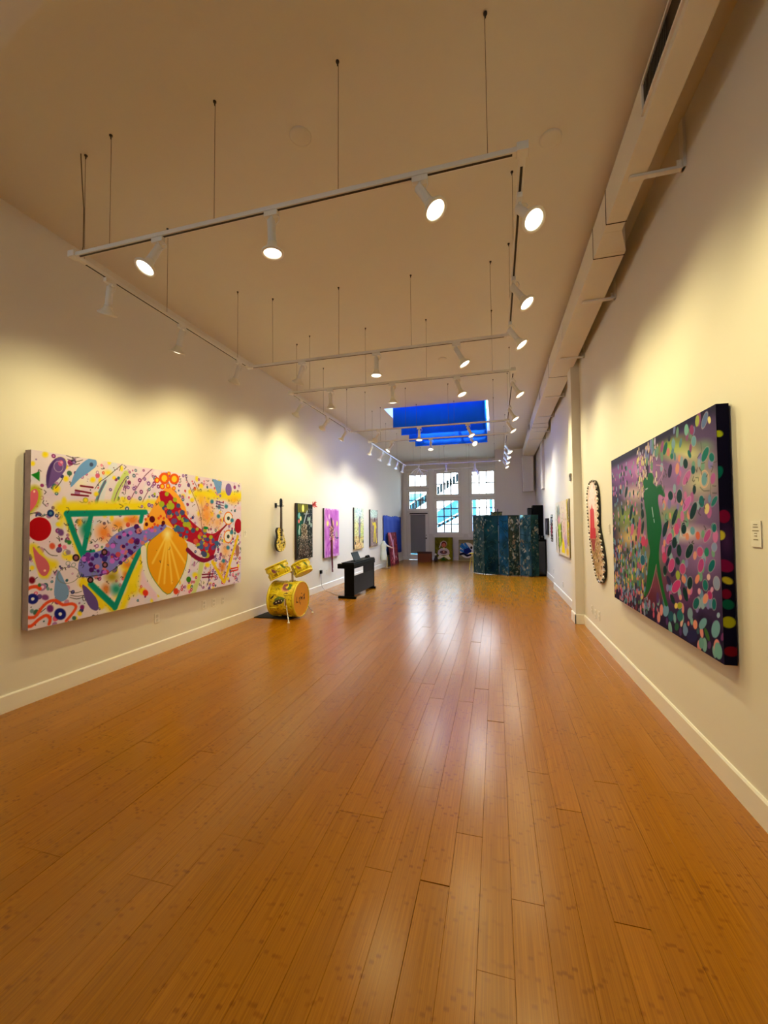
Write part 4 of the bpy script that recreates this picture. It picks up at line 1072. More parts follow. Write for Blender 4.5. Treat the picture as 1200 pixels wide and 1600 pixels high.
    ['e',1.501,0.686,0.068,0.035,2.58,[200,185,190],0],
    ['e',1.501,0.686,0.062,0.032,2.57,[205,85,150],0],
    ['e',1.634,0.759,0.04,0.036,-1.57,[215,85,140],0],
    ['e',1.634,0.759,0.037,0.032,-1.57,[215,85,140],0],
    ['e',1.528,0.493,0.071,0.043,2.46,[200,185,190],0],
    ['e',1.528,0.493,0.064,0.039,2.45,[205,75,140],0],
    ['e',1.713,0.487,0.051,0.039,2.83,[200,185,190],0],
    ['e',1.713,0.487,0.046,0.035,2.81,[195,75,135],0],
    ['e',1.599,0.35,0.093,0.038,2.62,[200,185,190],0],
    ['e',1.599,0.35,0.084,0.034,2.62,[205,60,130],0],
    ['e',1.402,0.539,0.044,0.041,2.44,[205,70,120],0],
    ['e',1.402,0.539,0.039,0.037,-0.86,[205,70,120],0],
    ['e',1.97,0.62,0.044,0.033,2.95,[200,185,190],0],
    ['e',1.97,0.62,0.039,0.03,2.94,[200,80,140],0],
    ['e',1.977,0.535,0.054,0.034,-0.88,[200,185,190],0],
    ['e',1.977,0.535,0.049,0.031,-0.89,[190,70,140],0],
    ['e',2.069,0.722,0.059,0.025,-0.67,[200,185,190],0],
    ['e',2.069,0.722,0.054,0.023,-0.68,[190,80,150],0],
    ['e',0.948,0.645,0.054,0.044,3.02,[215,70,110],0],
    ['e',0.948,0.645,0.048,0.04,3.01,[215,70,110],0],
    ['e',1.025,0.633,0.043,0.026,-0.9,[200,70,110],0],
    ['e',1.025,0.633,0.039,0.024,-0.91,[200,70,110],0],
    ['e',2.076,0.368,0.034,0.028,2.89,[200,185,190],0],
    ['e',2.076,0.368,0.03,0.025,2.87,[180,50,120],0],
    ['e',1.648,0.224,0.048,0.023,2.83,[200,185,190],0],
    ['e',1.648,0.224,0.043,0.021,2.82,[165,175,40],0],
    ['e',1.587,0.211,0.029,0.019,2.64,[250,220,110],0],
    ['e',1.587,0.211,0.026,0.017,2.63,[250,220,110],0],
    ['e',1.634,0.434,0.036,0.032,2.81,[165,185,70],0],
    ['e',1.634,0.434,0.032,0.029,2.76,[165,185,70],0],
    ['e',1.949,0.721,0.029,0.026,-0.0,[225,110,80],0],
    ['e',1.949,0.721,0.026,0.024,-0.0,[225,110,80],0],
    ['e',1.8,0.711,0.027,0.025,-0.0,[235,150,110],0],
    ['e',1.8,0.711,0.024,0.023,-0.0,[235,150,110],0],
    ['e',1.879,0.75,0.033,0.026,-0.0,[110,170,185],0],
    ['e',1.879,0.75,0.029,0.024,-0.0,[110,170,185],0],
    ['e',1.923,0.444,0.04,0.021,-0.76,[240,150,120],0],
    ['e',1.923,0.444,0.036,0.019,-0.77,[240,150,120],0],
    ['e',2.069,0.475,0.023,0.018,2.62,[240,200,195],0],
    ['e',2.069,0.475,0.02,0.017,2.59,[240,200,195],0],
    ['e',1.735,0.414,0.027,0.023,2.35,[235,150,120],0],
    ['e',1.735,0.414,0.024,0.021,2.28,[235,150,120],0],
    ['e',2.021,0.337,0.043,0.026,-0.74,[200,185,190],0],
    ['e',2.021,0.337,0.039,0.023,-0.75,[240,160,130],0],
    ['e',1.944,0.37,0.022,0.018,2.37,[235,170,190],0],
    ['e',1.944,0.37,0.02,0.017,2.31,[235,170,190],0],
    ['e',2.104,0.405,0.021,0.014,2.5,[235,165,200],0],
    ['e',2.104,0.405,0.019,0.013,2.48,[235,165,200],0],
    ['e',1.665,0.284,0.024,0.019,2.61,[240,170,160],0],
    ['e',1.665,0.284,0.022,0.017,2.59,[240,170,160],0],
    ['e',1.875,0.146,0.034,0.027,2.38,[240,155,130],0],
    ['e',1.875,0.146,0.031,0.024,2.35,[240,155,130],0],
    ['e',1.671,0.108,0.033,0.017,-0.96,[235,190,170],0],
    ['e',1.671,0.108,0.03,0.015,-0.97,[235,190,170],0],
    ['e',1.777,0.129,0.018,0.014,-0.96,[225,120,120],0],
    ['e',1.777,0.129,0.016,0.013,-1.0,[225,120,120],0],
    ['e',1.648,0.154,0.051,0.039,2.69,[30,115,115],0],
    ['e',1.648,0.154,0.046,0.035,2.67,[30,115,115],0],
    ['e',1.49,0.115,0.051,0.036,2.63,[25,90,105],0],
    ['e',1.49,0.115,0.045,0.033,2.61,[25,90,105],0],
    ['e',1.401,0.139,0.063,0.041,2.56,[115,165,190],0],
    ['e',1.401,0.139,0.056,0.037,2.54,[115,165,190],0],
    ['e',1.806,0.201,0.044,0.035,2.28,[130,165,175],0],
    ['e',1.806,0.201,0.039,0.032,2.24,[130,165,175],0],
    ['e',1.977,0.175,0.062,0.027,2.53,[115,170,180],0],
    ['e',1.977,0.175,0.056,0.024,2.52,[115,170,180],0],
    ['e',1.729,0.068,0.043,0.031,2.5,[115,150,190],0],
    ['e',1.729,0.068,0.039,0.028,2.48,[115,150,190],0],
    ['e',2.132,0.179,0.064,0.04,-0.88,[120,175,180],0],
    ['e',2.132,0.179,0.057,0.036,-0.9,[120,175,180],0],
    ['e',2.154,0.06,0.049,0.043,-1.24,[120,180,170],0],
    ['e',2.154,0.06,0.045,0.039,-1.3,[120,180,170],0],
    ['e',1.95,0.048,0.039,0.03,2.23,[110,165,155],0],
    ['e',1.95,0.048,0.035,0.027,2.2,[110,165,155],0],
    ['e',2.026,0.121,0.042,0.022,-2.3,[60,110,50],0],
    ['e',2.026,0.121,0.038,0.019,-2.29,[60,110,50],0],
    ['e',2.051,0.064,0.028,0.018,-0.96,[95,60,115],0],
    ['e',2.051,0.064,0.026,0.016,-0.98,[95,60,115],0],
    ['e',2.208,0.155,0.031,0.015,-0.91,[120,60,120],0],
    ['e',2.208,0.155,0.028,0.014,-0.91,[120,60,120],0],
    ['e',1.823,0.057,0.083,0.039,2.78,[35,35,85],0],
    ['e',1.823,0.057,0.074,0.036,2.77,[35,35,85],0],
    ['e',1.588,0.062,0.04,0.025,2.56,[40,100,70],0],
    ['e',1.588,0.062,0.036,0.023,2.55,[40,100,70],0],
    ['e',1.911,0.113,0.023,0.017,2.3,[60,100,110],0],
    ['e',1.911,0.113,0.021,0.015,2.27,[60,100,110],0],
    ['e',2.168,0.268,0.02,0.014,2.53,[150,180,200],0],
    ['e',2.168,0.268,0.018,0.012,2.51,[150,180,200],0],
    ['e',2.055,0.624,0.029,0.026,2.38,[40,140,110],0],
    ['e',2.055,0.624,0.026,0.024,-0.86,[40,140,110],0],
    ['e',2.16,0.451,0.043,0.039,-0.97,[200,185,190],0],
    ['e',2.16,0.451,0.039,0.035,-1.05,[150,165,195],0],
    ['e',1.901,0.592,0.03,0.023,-0.94,[235,160,140],0],
    ['e',1.901,0.592,0.027,0.021,-0.97,[235,160,140],0],
    ['e',2.147,0.659,0.034,0.027,2.89,[200,185,190],0],
    ['e',2.147,0.659,0.031,0.025,2.88,[140,160,200],0],
    ['e',0.92,0.48,0.068,0.048,2.97,[200,185,190],0],
    ['e',0.92,0.48,0.06,0.044,2.97,[25,100,125],0],
    ['l',[[1.292,1.261],[1.325,1.255],[1.37,1.247],[1.405,1.237],[1.427,1.226],[1.439,1.213],[1.433,1.195],[1.394,1.164],[1.333,1.127],[1.288,1.1]],0.004,[205,150,185],0],
    ['l',[[1.285,1.068],[1.335,1.041],[1.4,1.006],[1.441,0.994],[1.438,1.023],[1.413,1.074],[1.396,1.121],[1.402,1.158],[1.416,1.189],[1.427,1.211]],0.004,[205,150,190],0],
    ['p',[[0.988,1.163],[1.004,1.174],[1.028,1.184],[1.049,1.187],[1.064,1.181],[1.076,1.169],[1.086,1.163],[1.091,1.167],[1.093,1.176],[1.097,1.186],[1.104,1.197],[1.114,1.208],[1.128,1.216],[1.151,1.217],[1.178,1.214],[1.2,1.207],[1.215,1.195],[1.226,1.178],[1.232,1.162],[1.229,1.149],[1.22,1.135],[1.22,1.123],[1.236,1.111],[1.26,1.1],[1.287,1.092],[1.319,1.091],[1.352,1.093],[1.378,1.092],[1.389,1.083],[1.393,1.071],[1.399,1.059],[1.415,1.047],[1.432,1.036],[1.444,1.025],[1.448,1.013],[1.446,1.003],[1.434,0.998],[1.404,1.006],[1.364,1.02],[1.332,1.025],[1.318,1.013],[1.312,0.992],[1.312,0.971],[1.315,0.95],[1.323,0.929],[1.331,0.906],[1.34,0.881],[1.35,0.854],[1.358,0.827],[1.364,0.801],[1.369,0.775],[1.368,0.749],[1.359,0.723],[1.344,0.697],[1.33,0.67],[1.317,0.638],[1.306,0.605],[1.298,0.573],[1.295,0.547],[1.295,0.523],[1.3,0.494],[1.31,0.457],[1.324,0.414],[1.34,0.373],[1.357,0.332],[1.376,0.292],[1.394,0.257],[1.415,0.229],[1.435,0.206],[1.442,0.19],[1.43,0.177],[1.405,0.171],[1.38,0.178],[1.359,0.207],[1.338,0.25],[1.317,0.291],[1.296,0.327],[1.276,0.362],[1.259,0.394],[1.249,0.428],[1.243,0.458],[1.235,0.472],[1.223,0.461],[1.209,0.434],[1.191,0.403],[1.169,0.369],[1.143,0.331],[1.115,0.294],[1.084,0.261],[1.051,0.23],[1.019,0.204],[0.986,0.182],[0.955,0.165],[0.937,0.164],[0.943,0.184],[0.964,0.22],[0.985,0.258],[1.001,0.299],[1.018,0.343],[1.033,0.385],[1.047,0.422],[1.059,0.457],[1.07,0.49],[1.085,0.52],[1.1,0.548],[1.105,0.577],[1.094,0.609],[1.073,0.642],[1.057,0.676],[1.05,0.71],[1.048,0.744],[1.046,0.779],[1.043,0.814],[1.04,0.849],[1.034,0.882],[1.025,0.912],[1.012,0.941],[1.002,0.969],[0.995,1.001],[0.99,1.033],[0.989,1.057],[0.999,1.068],[1.013,1.071],[1.021,1.076],[1.015,1.088],[1.004,1.103],[0.994,1.118],[0.988,1.134],[0.984,1.149]],[12,104,46],0],
    ['l',[[1.287,1.084],[1.312,1.089],[1.346,1.095],[1.378,1.092],[1.404,1.071],[1.428,1.04],[1.443,1.017],[1.445,1.007],[1.439,1.003],[1.434,1.001]],0.0065,[75,110,85],0],
    ['l',[[1.44,1.079],[1.42,1.019]],0.0055,[75,110,85],0],
    ['l',[[1.178,0.928],[1.182,0.914],[1.188,0.895],[1.192,0.878],[1.196,0.867],[1.198,0.859],[1.199,0.853]],0.006,[225,240,230],0],
    ['l',[[1.211,0.832],[1.218,0.809]],0.005,[225,240,230],0],
    ['l',[[1.041,1.088],[1.09,1.093]],0.005,[215,200,195],0],
    ['l',[[1.235,0.472],[1.225,0.451],[1.209,0.42],[1.19,0.386],[1.167,0.351],[1.142,0.313],[1.114,0.277],[1.083,0.244],[1.05,0.212],[1.018,0.186],[0.986,0.168],[0.957,0.155],[0.936,0.146]],0.0025,[220,170,180],0],
    ['l',[[1.38,0.178],[1.36,0.206],[1.33,0.247],[1.301,0.289],[1.275,0.332],[1.251,0.376],[1.235,0.408]],0.0025,[170,190,120],0],
],
'RS': [
    ['e',0.009,1.312,0.022,0.019,-2.64,[170,185,30],0],
    ['e',-0.003,1.086,0.042,0.024,-1.17,[5,100,80],0],
    ['e',0.021,0.837,0.038,0.03,-1.57,[120,10,50],0],
    ['e',0.001,0.73,0.028,0.023,-1.57,[215,200,60],0],
    ['e',0.018,0.557,0.044,0.034,-2.64,[120,15,60],0],
    ['e',0.027,0.474,0.029,0.019,-2.64,[190,175,40],0],
    ['e',0.019,0.398,0.028,0.025,-1.57,[115,10,40],0],
    ['e',0.026,0.339,0.031,0.028,-2.74,[10,85,60],0],
    ['e',0.026,0.24,0.034,0.033,-0.0,[165,165,20],0],
    ['e',0.035,0.077,0.037,0.028,-0.0,[110,10,25],0],
],
}
# ------------------------------------------------------------------ air duct along the right wall
dz0, dz1 = 4.03, 4.318
du = empty('air_duct', (4.95, 2.0, dz0), label='long white rectangular air duct bracketed along the right wall', cat='duct')
do = (4.95, 2.0, dz0)
def section(y0, y1, xl0, xl1, xr0, xr1):
    m = MB(do)
    vs = [(xl0, y0, dz0), (xr0, y0, dz0), (xr0, y0, dz1), (xl0, y0, dz1), (xl1, y1, dz0), (xr1, y1, dz0), (xr1, y1, dz1), (xl1, y1, dz1)]
    m.add(vs, [(0, 1, 2, 3), (7, 6, 5, 4), (0, 4, 5, 1), (1, 5, 6, 2), (2, 6, 7, 3), (3, 7, 4, 0)])
    m.build('duct_section', DUCT, du, bevel=0.004)
section(-2.8, 3.69, 4.953, 4.953, 5.095, 5.10)
section(3.695, 3.80, 4.953, 4.953, 5.10, 5.10)
section(3.80, 4.10, 4.953, 4.953, 5.10, 5.21)
section(4.10, 7.37, 4.953, 4.935, 5.21, 5.26)
section(7.375, 10.70, 4.935, 4.955, 5.26, 5.30)
section(10.705, 11.15, 4.955, 4.96, 5.30, 5.37)
section(11.155, 16.04, 4.96, 5.03, 5.37, 5.42)
SEAM = mat('seam_shadow_gap', (58, 46, 30), 0.8)
for yy, xl, xr in ((3.69, 4.95, 5.103), (4.152, 4.95, 5.213), (7.372, 4.933, 5.262), (10.70, 4.953, 5.302), (11.152, 4.957, 5.372)):
    MB(do).box(xl, xr, yy - 0.004, yy + 0.004, dz0 - 0.003, dz1 + 0.002).build('duct_seam', SEAM, du)
MB(do).box(5.0, 5.37, 15.62, 16.04, 2.73, dz0).build('drop_duct', DUCT, du, bevel=0.004)
MB(do).box(4.99, 5.38, 15.61, 16.04, 3.98, 4.0).build('drop_collar', DUCT, du)
for yy, zz, wx in ((3.22, 4.0, W), (4.92, 3.98, W), (6.55, 3.98, W), (8.48, 3.99, W + .025), (10.01, 3.99, W + .025), (11.61, 3.99, XF), (12.66, 3.99, XF)):
    b = MB(do)
    b.box(4.99 if yy < 4 else 5.0, wx, yy - 0.02, yy + 0.02, dz0 - 0.022, dz0 - 0.003)
    b.box(wx - 0.02, wx - 0.002, yy - 0.03, yy + 0.03, dz0 - 0.022, H - 0.02)
    b.box(wx - 0.05, wx - 0.02, yy - 0.004, yy + 0.004, dz0 - 0.02, dz0 + 0.05)
    b.build('bracket', WHITE, du)
def grille(y0, y1, nslat):
    xf = 4.953
    gmb = MB(do)
    gmb.box(xf - 0.014, xf, y0, y1, 4.075, 4.095); gmb.box(xf - 0.014, xf, y0, y1, 4.255, 4.275)
    gmb.box(xf - 0.014, xf, y0, y0 + 0.02, 4.095, 4.255); gmb.box(xf - 0.014, xf, y1 - 0.02, y1, 4.095, 4.255)
    gr = gmb.build('vent_grille', WHITE, du)
    MB(do).box(xf - 0.002, xf + 0.002, y0 + 0.02, y1 - 0.02, 4.095, 4.255).build('vent_shade_sheet', SLOT, gr)  # flat dark sheet, shade of the vent cavity put into its colour
    for i in range(nslat):
        yy = y0 + 0.22 + (y1 - y0 - 0.26) * i / nslat
        vs = [(xf - 0.012, yy, 4.095), (xf - 0.002, yy + 0.026, 4.095), (xf - 0.002, yy + 0.026, 4.255), (xf - 0.012, yy, 4.255), (xf - 0.012, yy + .002, 4.095), (xf - 0.002, yy + 0.028, 4.095), (xf - 0.002, yy + 0.028, 4.255), (xf - 0.012, yy + .002, 4.255)]
        MB(do).add(vs, [(0, 1, 2, 3), (7, 6, 5, 4), (0, 4, 5, 1), (3, 2, 6, 7), (1, 5, 6, 2), (0, 3, 7, 4)]).build('louver', mat('louver_grey', (186, 184, 172), .6), gr)
grille(2.20, 2.80, 16)
grille(5.95, 6.4, 10); grille(8.6, 9.0, 8); grille(11.5, 11.9, 8)
# wall chase at the far right
struct(MB().box(5.40, XF, 13.1, 13.6, 2.62, H), 'trim_7', WALL)

# ceiling cover discs
for i, (cx_, cy_, rr, lb) in enumerate(((2.715, 2.62, 0.078, 'round white ceiling cover plate left of the nearest light rail'), (4.462, 3.13, 0.078, 'round white ceiling cover plate between right rail and duct'), (3.2, 6.9, 0.07, 'small round ceiling plate above the middle light rails'), (1.9, 6.3, 0.07, 'small round ceiling plate over left middle rail'))):
    o = MB((cx_, cy_, H)).lathe([(0.0, -0.012), (rr * 0.8, -0.012), (rr, -0.006), (rr, 0)], (cx_, cy_, H), (0, 0, 1), 28).build('ceiling_cover', CEIL)
    o.location = (cx_, cy_, H); tag(o, lb, 'ceiling plate')

# ------------------------------------------------------------------ hanging light rails
ZT = 3.535
def rail_frame(tagname, y0, y1, xl, xr, label, lefts, rights, backlabel=None):
    t = empty('light_rail', (xl, y0, ZT), label=label, cat='light rail', group='hanging track light rails')
    o = (xl, y0, ZT)
    def bar(xa, xb, ya, yb):
        MB(o).box(xa, xb, ya, yb, ZT, ZT + 0.028).build('rail', WHITE, t, bevel=0.003)
        if abs(xb - xa) > abs(yb - ya): MB(o).box(xa + 0.07, xb - 0.07, (ya + yb) / 2 - 0.007, (ya + yb) / 2 + 0.007, ZT - 0.0015, ZT + 0.002).build('slot', SLOT, t)
        else: MB(o).box((xa + xb) / 2 - 0.007, (xa + xb) / 2 + 0.007, ya + 0.07, yb - 0.07, ZT - 0.0015, ZT + 0.002).build('slot', SLOT, t)
    w = 0.018
    bar(xl - w, xr + w, y0 - w, y0 + w)
    if y1 is not None:
        bar(xl - w, xr + w, y1 - w, y1 + w); bar(xl - w, xl + w, y0 + w, y1 - w); bar(xr - w, xr + w, y0 + w, y1 - w)
    for cx_ in (xl, xr):
        for cy_ in ((y0, y1) if y1 is not None else (y0,)):
            MB(o).box(cx_ - 0.03, cx_ + 0.03, cy_ - 0.03, cy_ + 0.03, ZT - 0.006, ZT + 0.04).build('corner_connector', WHITE, t, bevel=0.003)
    rods = [(x_, yy) for x_ in (1.41, 2.28, 3.15, 4.02) for yy in ((y0, y1) if y1 is not None else (y0,))]
    rods += [(xl, yy) for yy in lefts] + [(xr, yy) for yy in rights]
    for (x_, yy) in rods:
        if SKX0 - .05 < x_ < SKX1 + .05 and SKY0 - .05 < yy < SKY1 + .05: continue
        q = MB(o); q.cyl((x_, yy, ZT + 0.03), (x_ + rnd.uniform(-.006, .006), yy, H), 0.0019, n=6)
        rd = q.build('suspension_cable', WIRE, t)
        c = MB(o); c.lathe([(0, -0.03), (0.003, -0.03), (0.005, -0.012), (0.011, -0.008), (0.011, 0)], (x_, yy, H), n=10)
        c.build('ceiling_anchor', DKMETAL, rd)
    return t
rail_frame('A', 2.245, 4.46, 1.085, 4.20, 'white light rail rectangle hung nearest the viewer, over the two largest paintings', (2.32, 3.12, 4.21), (3.35, 4.22))
rail_frame('B', 5.50, 8.17, 1.10, 4.28, 'white light rail rectangle hung in the middle of the room', (5.7, 6.71, 7.9), (6.74, 7.9))
rail_frame('C', 9.36, 13.35, 1.13, 4.30, 'white light rail rectangle hung under the blue skylight', (9.6, 10.9, 12.2), (10.9, 12.2))
rail_frame('D', 14.72, None, 1.45, 3.35, 'single white light rail hung nearest the rear windows', (), ())
# feed cord at the near left corner
fc = MB(); fc.tube([(1.06, 2.30, H), (1.065, 2.31, 4.15), (1.085, 2.31, 3.95), (1.085, 2.31, 3.66), (1.09, 2.29, 3.57)], 0.004, 6)
tag(fc.build('feed_cord', WIRE), 'thin power cord dropping to the near left rail corner', 'cord')

# spotlight heads -------------------------------------------------
def mesh_of(mb, name, m):
    o = mb.build(name, m); me = o.data; bpy.data.objects.remove(o); return me
me_adapt_x = mesh_of(MB().box(-0.045, 0.045, -0.015, 0.015, -0.032, 0.0), 'adapter', WHITE)
me_adapt_y = mesh_of(MB().box(-0.015, 0.015, -0.045, 0.045, -0.032, 0.0), 'adapter', WHITE)
me_stem = mesh_of(MB().cyl((0, 0, -0.03), (0, 0, -0.07), 0.009, n=10).box(-0.012, 0.012, -0.016, 0.016, -0.075, -0.05), 'stem', WHITE)
hm = MB().lathe([(0, 0.025), (0.018, 0.025), (0.0255, 0.016), (0.026, -0.100), (0.024, -0.108), (0.029, -0.114), (0.029, -0.124), (0.0, -0.124)], n=20)
hm.box(0.0245, 0.0268, -0.004, 0.004, -0.06, -0.01)
me_house = mesh_of(hm, 'housing', WHITE)
me_lamp = mesh_of(MB().lathe([(0.028, -0.120), (0.032, -0.142), (0.050, -0.168), (0.069, -0.179), (0.0705, -0.186), (0.069, -0.192), (0.056, -0.192), (0.053, -0.181)], n=28), 'lamp_reflector', mat('lamp_rim', (236, 232, 218), 0.3))
me_lens = mesh_of(MB().lathe([(0.055, -0.184), (0.042, -0.190), (0.02, -0.194), (0.0005, -0.195)], n=28), 'lens', LENS)
cl = MB(); cl.tube([(0.025, 0, -0.02), (0.052, 0, 0.0), (0.058, 0, 0.03), (0.035, 0, 0.05), (0.01, 0, 0.045)], 0.0028, 6)
me_cord = mesh_of(cl, 'cord', WHITE)
RAILN = {'A_front': 'cross rail nearest the viewer', 'A_left': 'near left side rail', 'A_right': 'near right side rail', 'A_back': 'far cross rail of the nearest rectangle',
         'B_front': 'near cross rail of the middle rectangle', 'B_left': 'middle left side rail', 'B_right': 'middle right side rail', 'B_back': 'far cross rail of the middle rectangle',
         'C_front': 'cross rail under the blue banners', 'C_left': 'far left side rail', 'C_right': 'far right side rail', 'C_back': 'cross rail by the rear windows'}
ORD = ['first', 'second', 'third', 'fourth', 'fifth']
cnt = {}
for (rail, x_, y_, d_) in HEADS:
    cross = rail.endswith('front') or rail.endswith('back')
    i = cnt.get(rail, 0); cnt[rail] = i + 1
    lab = f"white spotlight on the {RAILN[rail]}, " + (['leftmost', 'middle one', 'rightmost'][i] if cross and rail != 'C_back' else (ORD[i] + ' from the viewer' if not cross else 'hanging before the middle window'))
    h_ = empty('track_spotlight', (x_, y_, ZT - 0.002), label=lab, cat='spotlight', group='track spotlights')
    part_mesh('adapter', me_adapt_x if cross else me_adapt_y, h_)
    part_mesh('stem', me_stem, h_)
    dv = Vector(d_).normalized()
    q = Vector((0, 0, -1)).rotation_difference(dv)
    piv = Vector((0, 0, -0.075))
    hs_ = part_mesh('housing', me_house, h_, piv, q)
    part_mesh('cord', me_cord, hs_)
    lp_ = part_mesh('lamp_reflector', me_lamp, h_, piv, q)
    part_mesh('lens', me_lens, lp_)
    ld = bpy.data.lights.new('spot_beam', 'SPOT')
    ld.energy = SPOT * {'A': 1.0, 'B': 1.1, 'C': 1.05}[rail[0]] * (0.8 if cross else 1.0); ld.color = {'A': LAMP_COL, 'B': (1.0, 0.87, 0.45), 'C': (1.0, 0.93, 0.74)}[rail[0]]; ld.spot_size = math.radians(136); ld.spot_blend = 1.0; ld.shadow_soft_size = 0.03
    lo = bpy.data.objects.new('spot_beam', ld); link(lo, h_)
    lo.location = piv + dv * 0.215; lo.rotation_mode = 'QUATERNION'; lo.rotation_quaternion = q

# twisted white ornaments hanging from the last cross rail
for (cx_, seed, lb) in ((1.59, 3, 'white branching ornament hung before the left upper window'), (3.41, 9, 'white branching ornament hung before the right upper window')):
    R_ = random.Random(seed); o_ = empty('hanging_ornament', (cx_, 13.35, ZT), label=lb, cat='ornament', group='white ornaments on the rear rail')
    MB((cx_, 13.35, ZT)).box(cx_ - .04, cx_ + .04, 13.33, 13.37, ZT - .03, ZT - .008).cyl((cx_, 13.35, ZT - .02), (cx_, 13.35, ZT - .14), 0.02).build('mount', WHITE, o_)
    for k in range(7):
        p0 = Vector((cx_, 13.35, ZT - 0.12)); m = MB((cx_, 13.35, ZT)); pts = [p0]
        dirv = Vector((R_.uniform(-1, 1), R_.uniform(-.3, .3), R_.uniform(-1.2, -0.1) - (0.8 if seed == 9 else 0)))
        for s_ in range(3):
            dirv = (dirv + Vector((R_.uniform(-.5, .5), R_.uniform(-.2, .2), R_.uniform(-.6, .2)))).normalized(); pts.append(pts[-1] + dirv * 0.11)
        m.tube(pts, 0.014, 6).build('branch', WHITE, o_)

# blue banners in the skylight
def blue_cloth(name, rgb, trans):
    m = bpy.data.materials.new(name); m.use_nodes = True; nt = m.node_tree; b = nt.nodes['Principled BSDF']
    nz = nt.nodes.new('ShaderNodeTexNoise'); nz.inputs['Scale'].default_value = 3
    mx = nt.nodes.new('ShaderNodeMix'); mx.data_type = 'RGBA'; c = lin(rgb)
    mx.inputs[6].default_value = tuple(v * .85 for v in c) + (1,); mx.inputs[7].default_value = c + (1,)
    nt.links.new(nz.outputs['Fac'], mx.inputs[0]); nt.links.new(mx.outputs[2], b.inputs['Base Color'])
    b.inputs['Roughness'].default_value = 0.9
    if trans:
        tr = nt.nodes.new('ShaderNodeBsdfTranslucent'); ms = nt.nodes.new('ShaderNodeMixShader'); ms.inputs[0].default_value = trans
        nt.links.new(mx.outputs[2], tr.inputs[0]); nt.links.new(b.outputs[0], ms.inputs[1]); nt.links.new(tr.outputs[0], ms.inputs[2])
        nt.links.new(ms.outputs[0], nt.nodes['Material Output'].inputs[0])
    return m
BLUE = blue_cloth('blue_banner_cloth', (0, 128, 238), 0.5)
for k, (yy, zb, lb) in enumerate(((9.60, 3.895, 'dark blue cloth banner in the skylight, nearest the viewer'), (10.5, 3.92, 'blue cloth banner in the skylight, second from the viewer'), (11.5, 3.945, 'blue cloth banner in the skylight, third from the viewer'), (12.45, 3.985, 'bright blue cloth banner in the skylight, farthest from the viewer'))):
    o_ = empty('blue_banner', (1.66, yy, zb), label=lb, cat='banner', group='blue skylight banners')
    m = MB((1.66, yy, zb)); n = 24
    vs = []; 
    for i in range(n + 1):
        xx = 1.66 + (3.83 - 1.66) * i / n
        yo = 0.008 * math.sin(i * 1.3 + k)
        vs += [(xx, yy + yo, zb), (xx, yy + yo * 0.3, H + 0.62)]
    m.add(vs, [(2 * i, 2 * i + 2, 2 * i + 3, 2 * i + 1) for i in range(n)], True)
    c = m.build('cloth', BLUE, o_); sd = c.modifiers.new('thick', 'SOLIDIFY'); sd.thickness = 0.003
    MB((1.66, yy, zb)).cyl((SKX0, yy, H + 0.62), (SKX1, yy, H + 0.62), 0.014).build('rod', WHITE, o_)
    MB((1.66, yy, zb)).cyl((1.66, yy, zb + 0.004), (3.83, yy, zb + 0.004), 0.007, n=8).build('hem_rod', BLUE, o_)

